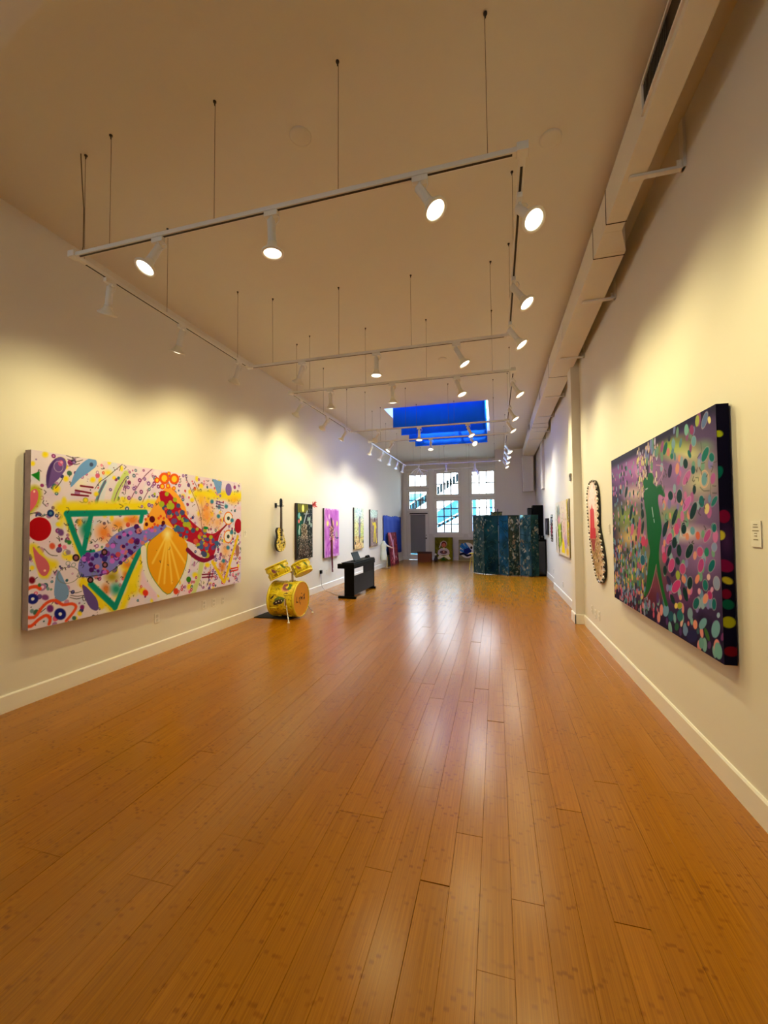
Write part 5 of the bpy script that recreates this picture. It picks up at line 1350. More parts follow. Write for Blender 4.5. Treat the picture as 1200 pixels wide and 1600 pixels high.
# ------------------------------------------------------------------ paintings: colours are brushed onto a fine grid of points
class Art:
    def __init__(s, w, h, bg, cell, ill):
        s.w, s.h, s.cell = w, h, cell; s.nx = int(w / cell) + 1; s.ny = int(h / cell) + 1
        s.X, s.Y = np.meshgrid(np.linspace(0, w, s.nx), np.linspace(0, h, s.ny))
        s.C = np.empty((s.ny, s.nx, 3)); s.C[:] = bg; s.ill = ill
    def win(s, x0, x1, y0, y1):
        i0 = max(0, int(x0 / s.w * (s.nx - 1)) - 1); i1 = min(s.nx, int(x1 / s.w * (s.nx - 1)) + 3)
        j0 = max(0, int(y0 / s.h * (s.ny - 1)) - 1); j1 = min(s.ny, int(y1 / s.h * (s.ny - 1)) + 3)
        return (slice(j0, j1), slice(i0, i1)) if i1 > i0 and j1 > j0 else None
    def put(s, k, a, c):
        s.C[k] = s.C[k] * (1 - a[..., None]) + np.array(c, float) * a[..., None]
    def e(s, x, y, rx, ry, rot, c, soft=0):
        R = max(rx, ry) * 1.05 + s.cell
        k = s.win(x - R, x + R, y - R, y + R)
        if k is None: return
        dx, dy = s.X[k] - x, s.Y[k] - y; cr, sr = math.cos(rot), math.sin(rot)
        d = np.hypot((dx * cr - dy * sr) / max(rx, 1e-4), (dx * sr + dy * cr) / max(ry, 1e-4))
        m = max(soft, s.cell / max(min(rx, ry), 1e-4))
        s.put(k, np.clip((1 - d) / m + (0.5 if soft == 0 else 0), 0, 1), c)
    def r(s, x, y, rx, ry, wd, c):
        R = max(rx, ry) + wd
        k = s.win(x - R, x + R, y - R, y + R)
        if k is None: return
        d = np.hypot((s.X[k] - x) / rx, (s.Y[k] - y) / ry)
        s.put(k, np.clip((wd / 2 - abs(d - 1) * min(rx, ry)) / s.cell + .5, 0, 1), c)
    def seg(s, k, pts, close=False):
        D_ = np.full(s.X[k].shape, 1e9)
        for a, b_ in zip(pts, pts[1:] + ([pts[0]] if close else [])):
            vx, vy = b_[0] - a[0], b_[1] - a[1]; L2 = vx * vx + vy * vy + 1e-12
            t = np.clip(((s.X[k] - a[0]) * vx + (s.Y[k] - a[1]) * vy) / L2, 0, 1)
            D_ = np.minimum(D_, np.hypot(s.X[k] - a[0] - t * vx, s.Y[k] - a[1] - t * vy))
        return D_
    def l(s, pts, hw, c, soft=0):
        xs = [q[0] for q in pts]; ys = [q[1] for q in pts]
        k = s.win(min(xs) - hw * 1.6, max(xs) + hw * 1.6, min(ys) - hw * 1.6, max(ys) + hw * 1.6)
        if k is None: return
        d = s.seg(k, pts); hw2 = hw * (1 + 0.5 * soft)
        s.put(k, np.clip((hw2 - d) / max(soft * hw * 1.2, s.cell) + (0.5 if soft == 0 else 0), 0, 1), c)
    def p(s, pts, c, soft=0):
        xs = [q[0] for q in pts]; ys = [q[1] for q in pts]
        k = s.win(min(xs), max(xs), min(ys), max(ys))
        if k is None: return
        ins = np.zeros(s.X[k].shape, bool); j = len(pts) - 1
        for i in range(len(pts)):
            yi, yj, xi, xj = pts[i][1], pts[j][1], pts[i][0], pts[j][0]
            if yi != yj: ins ^= ((yi > s.Y[k]) != (yj > s.Y[k])) & (s.X[k] < (xj - xi) * (s.Y[k] - yi) / (yj - yi) + xi)
            j = i
        d = s.seg(k, pts, True) * np.where(ins, 1, -1)
        s.put(k, np.clip(d / max(soft * 0.05, s.cell) + .5, 0, 1), c)
    def run(s, ops):
        for o in ops:
            getattr(s, o[0])(*o[1:])
    def dots(s, n, pal, r0, r1, R_, box=None, ringed=0.3, asp=1.0):
        bx_ = box or (0, s.w, 0, s.h)
        for _ in range(n):
            x_, y_ = R_.uniform(bx_[0], bx_[1]), R_.uniform(bx_[2], bx_[3]); q = R_.uniform(r0, r1) * (0.6 + 0.4 * R_.random()); c = R_.choice(pal)
            s.e(x_, y_, q, q * asp, R_.uniform(-.4, .4), c)
            if R_.random() < ringed: s.e(x_, y_, q * .45, q * .45 * asp, 0, tuple(min(255, v + 90) for v in c))
    def squig(s, n, R_, wd, c, box=None, ln=0.05):
        bx_ = box or (0, s.w, 0, s.h)
        for _ in range(n):
            x_, y_ = R_.uniform(bx_[0], bx_[1]), R_.uniform(bx_[2], bx_[3]); pts = [(x_, y_)]
            for k in range(R_.randint(2, 4)): pts.append((pts[-1][0] + R_.uniform(-ln, ln) * .6, pts[-1][1] + R_.uniform(-ln, ln) * .6))
            s.l(pts, wd, c)
    def mesh(s, name, P):
        """P maps (a, b) in metres to a point; returns a grid mesh with the colours as a point attribute"""
        me = bpy.data.meshes.new(name); nx, ny = s.nx, s.ny
        co = P(s.X.ravel(), s.Y.ravel()).astype(np.float32)
        me.vertices.add(nx * ny); me.vertices.foreach_set('co', co.ravel())
        ii = (np.arange(ny - 1)[:, None] * nx + np.arange(nx - 1)[None, :]).ravel()
        q = np.stack([ii, ii + 1, ii + nx + 1, ii + nx], 1).astype(np.int32)
        me.loops.add(q.size); me.loops.foreach_set('vertex_index', q.ravel())
        me.polygons.add(len(q)); me.polygons.foreach_set('loop_start', np.arange(0, q.size, 4, dtype=np.int32))
        me.update(calc_edges=True)
        at = me.attributes.new('paint', 'FLOAT_COLOR', 'POINT')
        c = np.clip(s.C.reshape(-1, 3) / 255.0, 0, 1); c = np.where(c <= 0.04045, c / 12.92, ((c + 0.055) / 1.055) ** 2.4)
        c = np.clip(c * np.array(s.ill), 0, 0.92)
        at.data.foreach_set('color', np.concatenate([c, np.ones((len(c), 1))], 1).astype(np.float32).ravel())
        return me
def paint_mat(name, rough):
    m = bpy.data.materials.new(name); m.use_nodes = True; nt = m.node_tree; b = nt.nodes['Principled BSDF']
    a = nt.nodes.new('ShaderNodeAttribute'); a.attribute_name = 'paint'
    nz = nt.nodes.new('ShaderNodeTexNoise'); nz.inputs['Scale'].default_value = 140
    bp = nt.nodes.new('ShaderNodeBump'); bp.inputs['Strength'].default_value = 0.08; bp.inputs['Distance'].default_value = 0.004
    nt.links.new(nz.outputs['Fac'], bp.inputs['Height']); nt.links.new(bp.outputs[0], b.inputs['Normal'])
    nt.links.new(a.outputs['Color'], b.inputs['Base Color']); b.inputs['Roughness'].default_value = rough
    b.inputs['Specular IOR Level'].default_value = 0.03
    return m
PAINT = paint_mat('oil_paint', 0.5)
WARM = (0.92, 1.0, 1.45)      # pigment colour from lamp-lit colour
COOL = (1.12, 1.08, 1.05)
def canvas_left(name, art, y0, z0, xback, xfront, side, label, cat='painting', group=None):
    """hangs on the left wall, art a-axis runs along +Y"""
    t = empty(name, (xback, y0, z0), label=label, cat=cat, group=group); o = (xback, y0, z0)
    MB(o).box(xback, xfront - 0.001, y0, y0 + art.w, z0, z0 + art.h).build('stretcher', side, t)
    me = art.mesh('painted_canvas', lambda a, b_: np.stack([np.full_like(a, xfront - xback), a, b_], 1)); me.materials.append(PAINT)
    part_mesh('painted_canvas', me, t)
    MB(o).box(0.0, xback, y0 + art.w * .3, y0 + art.w * .7, z0 + art.h - .1, z0 + art.h - .06).build('hanging_cleat', WHITE, t)
    return t
def canvas_right(name, art, y1, z0, xback, xfront, side, label, wx, cat='painting', group=None):
    """hangs on the right wall, art a-axis runs along -Y from y1"""
    t = empty(name, (xback, y1 - art.w, z0), label=label, cat=cat, group=group); o = (xback, y1 - art.w, z0)
    MB(o).box(xfront + 0.001, xback, y1 - art.w, y1, z0, z0 + art.h).build('stretcher', side, t)
    me = art.mesh('painted_canvas', lambda a, b_: np.stack([np.full_like(a, xfront - xback), art.w - a, b_], 1)); me.materials.append(PAINT)
    part_mesh('painted_canvas', me, t)
    MB(o).box(xback, wx, y1 - art.w * .7, y1 - art.w * .3, z0 + art.h - .1, z0 + art.h - .06).build('hanging_cleat', WHITE, t)
    return t
R_ = random.Random(21)
a = Art(3.09, 1.585, (236, 218, 222), 0.0046, (0.86, 0.92, 1.2))
for _ in range(120): a.e(R_.uniform(0, 3.09), R_.uniform(0, 1.585), R_.uniform(.05, .16), R_.uniform(.04, .1), 0, R_.choice([(243, 228, 225), (228, 205, 222), (246, 235, 205), (215, 215, 225), (240, 205, 215)]), .9)
for _ in range(80): a.e(R_.uniform(0, 3.09), R_.uniform(0, 1.585), R_.uniform(.02, .06), R_.uniform(.02, .06), 0, (248, 222, 50), .6)
PALD = [(130, 50, 110), (110, 80, 140), (150, 60, 120), (60, 100, 120), (70, 110, 90), (200, 60, 70), (225, 100, 130), (170, 120, 170), (60, 60, 120), (190, 140, 180)]
a.dots(560, PALD, 0.010, 0.034, R_, ringed=.5)
a.dots(260, [(40, 40, 50), (90, 30, 60), (50, 80, 70)], 0.004, 0.008, R_, ringed=0)
a.squig(150, R_, 0.003, (45, 40, 50))
def rings(n, box, r0, r1, pal, halo):
    for _ in range(n):
        x_, y_, q_ = R_.uniform(*box[:2]), R_.uniform(*box[2:]), R_.uniform(r0, r1)
        a.e(x_, y_, q_ * 1.7, q_ * 1.7, 0, halo, .7); a.e(x_, y_, q_, q_, 0, R_.choice(pal)); a.e(x_, y_, q_ * .4, q_ * .4, 0, (232, 200, 225))
a.run(ART['L'][:53])
rings(64, (.95, 1.85, 1.08, 1.56), .014, .026, [(130, 40, 110), (150, 60, 140), (120, 70, 150), (70, 110, 120)], (226, 196, 226))
rings(50, (1.45, 2.1, .03, .62), .014, .026, [(190, 50, 60), (140, 50, 110), (225, 100, 60), (110, 60, 130)], (242, 205, 212))
rings(60, (2.3, 3.06, .03, .6), .014, .028, [(120, 60, 130), (190, 60, 80), (90, 90, 140), (225, 120, 60)], (236, 208, 226))
rings(50, (2.2, 2.6, .7, 1.5), .010, .02, [(150, 70, 120), (210, 100, 130), (230, 190, 60), (90, 80, 130)], (240, 215, 225))
a.run(ART['L'][53:])
a.dots(60, [(40, 40, 50), (90, 30, 60)], 0.004, 0.007, R_, ringed=0)
a.squig(30, R_, 0.0026, (45, 40, 50), box=(0.3, 1.6, 0.4, 1.2))
SIDE1 = mat('canvas_side_mauve', (170, 150, 150), 0.7, var=0.35, scale=9)
canvas_left('mural_canvas', a, 2.65, 0.665, 0.02, 0.09, SIDE1, 'very large multicoloured canvas of dots, a green triangle and two reaching arms')
b = Art(2.215, 1.485, (56, 40, 78), 0.0046, (0.72, 0.74, 0.92))
b.run(ART['R'][:26])
def pellets(n, a0, a1, b0, b1, r0, r1, asp, pal, halo=None):
    for _ in range(n):
        x_, y_, q_ = R_.uniform(a0, a1), R_.uniform(b0, b1), R_.uniform(r0, r1); t_ = R_.uniform(-.2, .6); c_ = R_.choice(pal)
        if halo: b.e(x_, y_, q_ * 1.2, q_ * asp * 1.12, t_, halo)
        b.e(x_, y_, q_, q_ * asp, t_, c_)
PLA = [(110, 150, 180), (170, 110, 180), (215, 110, 160), (90, 140, 150), (205, 150, 180), (130, 170, 160), (150, 150, 190)]
pellets(260, 0.0, 1.0, .15, 1.4, .010, .022, 1.3, PLA + [(240, 170, 150), (40, 80, 90), (8, 55, 55), (8, 55, 55)])
pellets(100, .84, 1.33, 1.05, 1.46, .010, .016, 2.1, [(240, 220, 205), (235, 205, 170), (220, 180, 190), (200, 190, 220), (245, 230, 150)], (40, 24, 50))
pellets(300, 0.0, 1.02, .05, .62, .012, .026, 1.3, [(110, 150, 190), (130, 165, 200), (60, 130, 140), (200, 100, 130), (225, 150, 110), (90, 150, 80), (225, 195, 110), (150, 170, 200), (14, 70, 70), (90, 110, 160), (40, 40, 70)])
pellets(70, .2, 1.25, .0, .16, .012, .024, 1.4, [(205, 90, 120), (150, 160, 190), (120, 50, 70), (225, 140, 150), (90, 140, 150)])
pellets(80, 1.38, 2.18, .25, 1.25, .018, .032, 1.3, [(110, 150, 185), (215, 120, 175), (150, 180, 190), (185, 100, 160), (140, 130, 190), (120, 170, 140), (235, 160, 130)])
pellets(26, 1.05, 2.1, 1.25, 1.47, .016, .028, 1.7, [(95, 140, 150), (120, 130, 180), (150, 80, 130), (110, 150, 120)])
pellets(24, 1.2, 2.2, .02, .22, .02, .034, 1.5, [(110, 160, 175), (130, 180, 170), (235, 150, 140), (90, 50, 110), (60, 110, 130)])
b.run(ART['R'][26:])
b.squig(30, R_, 0.003, (70, 70, 70), box=(1.3, 2.1, .6, 1.2))
NAVY = mat('navy_canvas_side', (14, 12, 30), 0.5, var=0.3, scale=5)
tR = canvas_right('dancers_canvas', b, 4.975, 0.755, 5.325, 5.262, NAVY, 'large canvas of green embracing dancers among coloured pebbles on the right wall', W)
bs = Art(0.062, 1.485, (16, 14, 34), 0.0046, (0.95, 1.0, 1.3))
bs.e(.03, .7, .08, .2, 0, (70, 40, 80), 1); bs.run(ART['RS'])
me = bs.mesh('painted_edge', lambda a_, b_: np.stack([5.263 - 5.325 + a_, np.full_like(a_, -0.0015), b_], 1)); me.materials.append(PAINT)
part_mesh('painted_edge', me, tR)

# four upright canvases on the left wall
DARKSIDE = mat('dark_canvas_side', (44, 20, 16), 0.6); BLKSIDE = mat('black_canvas_side', (12, 11, 12), 0.5)
c = Art(0.775, 1.18, (28, 38, 32), 0.008, (1.0, 1.0, 1.15))
c.e(.15, .75, .3, .3, 0, (20, 95, 75), 1); c.e(.1, .55, .25, .2, 0, (18, 70, 55), 1); c.e(.6, .9, .25, .3, 0, (30, 40, 55), 1); c.e(.35, .1, .5, .2, 0, (45, 26, 22), 1)
for i in range(9): c.l([(.08 + i * .055, 1.16), (.09 + i * .055, 1.0)], .014, (150, 150, 40), .5)
c.e(.3, 1.08, .055, .08, 0, (235, 235, 120)); c.e(.12, .92, .05, .065, 0, (110, 185, 180)); c.e(.11, .8, .05, .05, 0, (220, 120, 110), .3); c.e(.19, .86, .04, .05, 0, (230, 225, 150)); c.e(.12, .58, .04, .07, 0, (140, 190, 170))
for q in ((.55, .85), (.63, .85), (.62, .77), (.7, .72), (.14, .67)): c.e(q[0], q[1], .035, .05, 0, (160, 190, 170))
c.l([(.34, .76), (.45, .95), (.5, 1.02)], .022, (160, 175, 180)); c.l([(.35, .96), (.52, .97)], .01, (150, 160, 160))
c.e(.36, .58, .17, .2, 0, (88, 78, 60), .3)
c.dots(160, [(200, 190, 150), (150, 120, 90), (225, 215, 180), (70, 60, 45)], .008, .016, R_, box=(.22, .5, .42, .75), ringed=0)
c.dots(520, [(120, 110, 95), (160, 150, 135), (90, 60, 50), (200, 190, 170), (70, 70, 62), (110, 85, 60)], .006, .013, R_, box=(.05, .77, 0, .5), ringed=0)
c.dots(120, [(130, 130, 120), (190, 190, 180)], .005, .011, R_, box=(.45, .77, .4, 1.1), ringed=0)
for i in range(6): c.l([(.2 + i * .06, .45), (.12 + i * .09, .1)], .007, (140, 125, 110))
t = canvas_left('dark_canvas', c, 7.71, 0.85, 0.01, 0.05, DARKSIDE, 'dark green upright canvas with balloons and a red flower on its corner')
fl = MB((0.01, 7.71, .85)); 
for k in range(9):
    an = k * 0.7; d = Vector((0.05 + 0.02 * (k % 3), math.cos(an) * 0.13, math.sin(an) * 0.09))
    p0 = Vector((0.05, 8.47, 2.03)); sd_ = Vector((0, -d.z, d.y)).normalized() * 0.02
    fl.add([p0, p0 + d * .6 + sd_, p0 + d, p0 + d * .6 - sd_, p0 + d * .5 + Vector((.012, 0, 0))], [(0, 1, 4), (1, 2, 4), (2, 3, 4), (3, 0, 4), (0, 3, 2, 1)])
fl.build('flower', mat('red_petals', (190, 60, 66), 0.7), t)['label'] = 'red spiky flower on the top corner'
c = Art(0.97, 1.2, (176, 96, 186), 0.009, COOL)
c.l([(.02, 0), (.02, 1.2)], .03, (225, 180, 225), .3); c.l([(0, 1.19), (.97, 1.19)], .025, (225, 180, 225), .4); c.l([(.95, 0), (.95, 1.2)], .03, (225, 185, 225), .4); c.l([(0, .02), (.97, .02)], .04, (200, 150, 205), .5)
for _ in range(60): c.l([(lambda x0, y0: (x0, y0))(R_.uniform(.05, .9), R_.uniform(.2, 1.1)), (R_.uniform(.05, .9), R_.uniform(.1, .4))], .03, R_.choice([(190, 110, 200), (165, 75, 175), (205, 140, 210)]), 1) if _ % 4 == 0 else c.e(R_.uniform(0, .97), R_.uniform(0, 1.2), .06, .15, 0, R_.choice([(186, 106, 196), (165, 80, 176), (200, 130, 205)]), 1)
c.e(.3, 1.0, .05, .08, 0, (235, 190, 215), .4); c.e(.2, .83, .09, .09, 0, (225, 220, 130), .5); c.e(.82, .83, .06, .09, 0, (220, 225, 110), .5); c.e(.55, .84, .04, .1, 0, (235, 200, 120), .4)
c.l([(.43, .93), (.5, .75), (.48, .5)], .05, (70, 30, 60), .6); c.e(.45, .62, .12, .22, 0, (110, 50, 70), .6); c.e(.78, .55, .12, .16, 0, (165, 160, 150), .8)
c.dots(200, [(215, 180, 120), (90, 40, 60), (150, 70, 60), (230, 210, 170), (60, 30, 50)], .009, .02, R_, box=(.3, .62, .38, .78), ringed=0)
c.l([(.46, .45), (.46, 0)], .045, (135, 30, 75), .3); c.l([(.52, .45), (.53, 0)], .015, (205, 150, 110), .3); c.l([(.62, .5), (.64, .3)], .02, (225, 160, 190), .4)
c.l([(.68, .48), (.78, .47), (.92, .46)], .01, (60, 50, 120)); c.l([(.75, .44), (.9, .45)], .008, (60, 60, 90))
t = canvas_left('violet_canvas', c, 9.14, 0.775, 0.01, 0.05, BLKSIDE, 'bright violet upright canvas with a hanging red tassel')
ts = MB((0.01, 9.14, .775)); RR = random.Random(5)
for k in range(10):
    y0_ = 9.58 + RR.uniform(-.05, .05); ts.tube([(0.056, y0_, 1.2), (0.062, y0_ + RR.uniform(-.02, .02), .8), (0.055, 9.62 + RR.uniform(-.03, .05), .5 - .12 * RR.random())], 0.006, 5)
ts.build('tassel', mat('maroon_tassel', (96, 28, 48), 0.8), t)
c = Art(0.86, 1.225, (206, 206, 150), 0.009, COOL)
c.e(.4, 1.1, .7, .35, 0, (196, 226, 226), .8); c.e(.3, .15, .6, .25, 0, (232, 190, 140), 1); c.e(.7, .45, .3, .35, 0, (170, 200, 110), 1)
c.dots(330, [(120, 150, 155), (90, 120, 130), (225, 240, 240), (150, 190, 190)], .008, .02, R_, box=(0, .86, .75, 1.22), ringed=0)
c.dots(330, [(120, 140, 70), (235, 220, 120), (90, 100, 60), (240, 235, 190), (160, 190, 90)], .008, .02, R_, box=(0, .86, .3, .8), ringed=0)
c.dots(240, [(190, 110, 80), (235, 210, 120), (100, 80, 50), (230, 170, 110), (150, 150, 60)], .01, .024, R_, box=(0, .86, 0, .38), ringed=0)
c.l([(.48, .85), (.46, .6), (.48, .4)], .09, (135, 130, 145), .5); c.e(.5, .72, .08, .09, 0, (110, 95, 125), .4); c.e(.5, .95, .06, .06, 0, (70, 85, 95), .4); c.l([(.47, .4), (.44, .2)], .025, (70, 60, 60), .4)
c.e(.1, .18, .05, .05, 0, (30, 40, 50), .2); c.e(.8, .2, .05, .05, 0, (30, 50, 45), .2)
canvas_left('meadow_canvas', c, 11.31, 0.85, 0.01, 0.05, BLKSIDE, 'pale speckled green and yellow upright canvas above the black piano')
c = Art(0.89, 1.225, (140, 122, 122), 0.009, COOL)
c.e(.4, 1.1, .7, .22, 0, (200, 228, 222), .5); c.dots(120, [(90, 110, 115), (225, 240, 235), (160, 200, 195)], .01, .022, R_, box=(0, .89, .95, 1.22), ringed=0)
c.dots(160, [(160, 140, 140), (110, 95, 98), (170, 155, 120)], .01, .03, R_, box=(0, .89, 0, .9), ringed=0)
Yl = (232, 214, 60)
c.e(.5, .9, .05, .07, 0, (90, 60, 60)); c.p([(.4, .8), (.6, .82), (.62, .6), (.6, .45), (.42, .45), (.44, .62)], Yl, .3); c.l([(.45, .78), (.3, .72), (.25, .8)], .03, Yl); c.l([(.58, .78), (.68, .62)], .03, Yl)
c.l([(.45, .45), (.42, .18)], .05, Yl); c.l([(.57, .45), (.7, .12)], .05, Yl); c.e(.53, .36, .02, .09, 0, (110, 90, 50)); c.dots(40, [(40, 35, 40), (200, 190, 190)], .012, .025, R_, box=(.2, .89, 0, .12), ringed=0)
canvas_left('yellow_figure_canvas', c, 12.89, 0.845, 0.01, 0.05, BLKSIDE, 'grey upright canvas with a standing yellow figure')

# right wall beyond the pilaster
c = Art(1.72, 1.08, (214, 206, 190), 0.010, COOL)
c.e(.25, .85, .3, .3, 0, (205, 215, 190), .8); c.e(.5, .85, .15, .2, 0, (120, 140, 130), .5); c.e(.5, .7, .2, .14, 0, (215, 150, 165), .7); c.p([(.35, .62), (.75, .62), (.82, .2), (.5, .1), (.42, .3)], (165, 190, 60), .5)
c.l([(.3, .95), (.33, .6), (.42, .2), (.5, .05)], .05, (75, 60, 35), .5); c.l([(.8, .6), (.85, .3)], .06, (70, 70, 40), .6); c.l([(1.55, 1.05), (1.6, .7), (1.6, .3)], .1, (180, 165, 50), .4); c.l([(1.63, 1.0), (1.66, .7)], .05, (40, 38, 25), .5)
c.e(1.15, .5, .25, .35, 0, (215, 175, 180), .8); c.e(1.3, .25, .25, .2, 0, (160, 135, 190), .8); c.p([(.8, .05), (1.2, .05), (1.15, .25), (.95, .35)], (240, 215, 20), .4); c.e(.1, .3, .1, .3, 0, (90, 90, 60), .7); c.e(1.5, .1, .2, .1, 0, (215, 180, 60), .7)
c.dots(150, [(235, 225, 200), (120, 110, 80), (200, 160, 190), (180, 180, 90)], .012, .03, R_, ringed=0)
canvas_right('garden_canvas', c, 9.77, 0.93, 5.35, 5.31, mat('olive_canvas_side', (110, 95, 40), 0.6), 'wide yellow and green garden canvas just beyond the pilaster', W + 0.025)
c = Art(0.62, 0.47, (30, 26, 34), 0.012, COOL); c.e(.3, .25, .1, .18, 0, (110, 105, 130), .5); c.l([(.1, .1), (.5, .4)], .02, (90, 85, 100), .5)
canvas_right('small_dark_picture', c, 12.86, 1.24, 5.462, 5.43, BLKSIDE, 'small black framed picture on the far right wall near the black cabinet', XF)
# ------------------------------------------------------------------ shaped panels on the right wall
def shaped_panel(name, outline, xw, th, art_fn, label, nb, bead):
    """outline [(Y, z)], front faces -X; painted face cut to the outline, a border of beads around it"""
    ys = [q[0] for q in outline]; zs = [q[1] for q in outline]; y1, z0 = max(ys), min(zs)
    t = empty(name, (xw, min(ys), z0), label=label, cat='wall art'); o = (xw, min(ys), z0)
    MB(o).prism(outline, 0, xw - th, xw - 0.002).build('backing', BLKSIDE, t)
    cy, cz = sum(ys) / len(ys), sum(zs) / len(zs)
    art = art_fn(max(ys) - min(ys), max(zs) - z0)
    nx, ny = art.nx, art.ny
    pts = [(y1 - q[0], q[1] - z0) for q in outline]
    ins = np.zeros((ny, nx), bool); j = len(pts) - 1
    for i in range(len(pts)):
        yi, yj, xi, xj = pts[i][1], pts[j][1], pts[i][0], pts[j][0]
        if yi != yj: ins ^= ((yi > art.Y) != (yj > art.Y)) & (art.X < (xj - xi) * (art.Y - yi) / (yj - yi) + xi)
        j = i
    me = art.mesh('painted_face', lambda a_, b_: np.stack([np.full_like(a_, -th - 0.002), (y1 - min(ys)) - a_, b_], 1)); me.materials.append(PAINT)
    bm = bmesh.new(); bm.from_mesh(me); bm.verts.ensure_lookup_table(); fl_ = ins.ravel()
    bmesh.ops.delete(bm, geom=[v for v in bm.verts if not fl_[v.index]], context='VERTS'); bm.to_mesh(me); bm.free()
    part_mesh('painted_face', me, t)
    # border beads: alternate dark and mirrored
    per = []
    L = 0
    P = [Vector((q[0], q[1])) for q in outline] + [Vector((outline[0][0], outline[0][1]))]
    for q0, q1 in zip(P, P[1:]): L += (q1 - q0).length
    mbs = [MB(o), MB(o)]; acc = 0; step = L / nb; k = 0; nxt = 0
    for q0, q1 in zip(P, P[1:]):
        ln = (q1 - q0).length
        while nxt < acc + ln and k < nb:
            q = q0 + (q1 - q0) * ((nxt - acc) / ln)
            c_ = Vector((cy, cz)); q = q + (c_ - q).normalized() * bead * .6
            mbs[k % 2].lathe([(0.0, -0.018), (bead * .55, -0.015), (bead, -0.004), (bead, 0.004)], (xw - th, q.x, q.y), (1, 0, 0), 8)
            k += 1; nxt += step
        acc += ln
    mbs[0].build('dark_beads', BLKSIDE, t, kind='stuff'); mbs[1].build('mirror_beads', mat('mirror_bead', (225, 225, 222), 0.2, metal=0.5), t, kind='stuff')
    return t
def smooth(pts, n=4):
    out = []; m = len(pts)
    for i in range(m):
        p0, p1, p2, p3 = (Vector(pts[(i + k - 1) % m]) for k in range(4))
        for k in range(n):
            t = k / n
            out.append(tuple(0.5 * ((2 * p1) + (-p0 + p2) * t + (2 * p0 - 5 * p1 + 4 * p2 - p3) * t * t + (-p0 + 3 * p1 - 3 * p2 + p3) * t ** 3)))
    return out
def candle_art(w, h):
    A_ = Art(w, h, (222, 198, 165), 0.008, (1.0, 1.0, 1.25)); Q = random.Random(3)
    A_.e(.3, 1.1, .3, .35, 0, (235, 220, 205), .6); A_.e(.45, .35, .4, .45, 0, (170, 140, 90), .6)
    A_.dots(500, [(60, 45, 30), (225, 205, 150), (150, 110, 70), (200, 190, 180), (190, 130, 100), (90, 80, 40)], .008, .02, Q, box=(0, w, 0, .62), ringed=0)
    A_.dots(60, [(235, 205, 190), (245, 235, 225), (215, 170, 140)], .01, .03, Q, box=(.1, .6, .8, h), ringed=0)
    R1 = (205, 62, 66)
    A_.p([(.17, .58), (.17, .95), (.25, .97), (.28, 1.03), (.31, .97), (.4, .95), (.42, .6)], R1); A_.p([(.14, .55), (.48, .56), (.47, .7), (.16, .7)], (195, 55, 62)); A_.p([(.2, .55), (.46, .55), (.38, .38), (.28, .4)], (150, 70, 62)); A_.l([(.29, .7), (.29, .95)], .006, (235, 120, 110))
    return A_
OUT1 = [(6.19, 2.14), (5.98, 2.12), (5.83, 1.98), (5.80, 1.75), (5.80, 1.52), (5.70, 1.36), (5.60, 1.18), (5.555, 1.0), (5.62, 0.86), (5.80, 0.795), (5.97, 0.84), (6.11, 0.98), (6.26, 1.18), (6.36, 1.45), (6.42, 1.72), (6.44, 1.95), (6.33, 2.09)]
shaped_panel('shaped_wall_panel', smooth(OUT1), W, 0.03, candle_art, 'bead-edged curved wall panel with a red candle, beside the dancers canvas', 74, 0.017)
def oval_art(w, h):
    A_ = Art(w, h, (52, 40, 40), 0.012, COOL); Q = random.Random(8)
    A_.dots(90, [(120, 110, 100), (90, 60, 60), (150, 140, 130), (30, 26, 28)], .015, .03, Q, ringed=0); A_.e(.2, .3, .12, .16, 0, (140, 40, 60), .4); A_.e(.2, .55, .1, .08, 0, (120, 130, 140), .4); return A_
OUT2 = [(11.5 + 0.22 * math.cos(k * math.pi / 10), 1.44 + 0.355 * math.sin(k * math.pi / 10)) for k in range(20)]
shaped_panel('oval_wall_panel', OUT2, XF, 0.03, oval_art, 'small dark oval wall panel on the far right wall', 36, 0.016)

# ------------------------------------------------------------------ wall plates, placards, thermostat
def plate(x, y, z, side, label, w=0.075, h=0.118, kind='outlet'):
    t = empty('wall_outlet', (x, y, z), label=label, cat=kind, group='wall plates'); s = side
    MB((x, y, z)).box(min(x, x + s * .007), max(x, x + s * .007), y - w / 2, y + w / 2, z - h / 2, z + h / 2).build('plate', PLATE, t, bevel=0.003)
    for dz in (-0.026, 0.026):
        MB((x, y, z)).box(min(x + s * .006, x + s * .009), max(x + s * .006, x + s * .009), y - 0.016, y + 0.016, z + dz - 0.017, z + dz + 0.017).build('socket', mat('socket_face', (205, 203, 196), 0.5), t)
    return t
plate(0, 4.15, .44, 1, 'white wall outlet under the largest canvas, nearest the viewer')
plate(0, 4.99, .445, 1, 'white wall outlet under the largest canvas, second from the viewer')
plate(0, 5.20, .435, 1, 'white wall outlet under the largest canvas, third from the viewer')
plate(0, 5.41, .43, 1, 'narrow white wall plate under the far end of the largest canvas', .05, .1)
plate(0, 8.99, .475, 1, 'white wall outlet with a black adapter plugged in near the piano', .09, .12)
plate(0, 9.37, .42, 1, 'blank white wall plate right of the plugged adapter')
plate(W, 6.44, .335, -1, 'white wall outlet low on right wall, closest to the pilaster')
plate(W, 6.23, .315, -1, 'white wall outlet low on right wall, middle of three')
plate(W, 6.01, .335, -1, 'white wall outlet low on right wall, farthest from the pilaster')
plate(W + .025, 9.23, .3, -1, 'white wall outlet below the garden canvas')
plate(XF, 11.5, .32, -1, 'white wall outlet below the small oval panel')
ad = MB((0.01, 8.98, .44)).box(0.009, 0.05, 8.95, 9.02, .42, .5).build('power_adapter', BLACK); ad.location = (0.01, 8.98, .44)
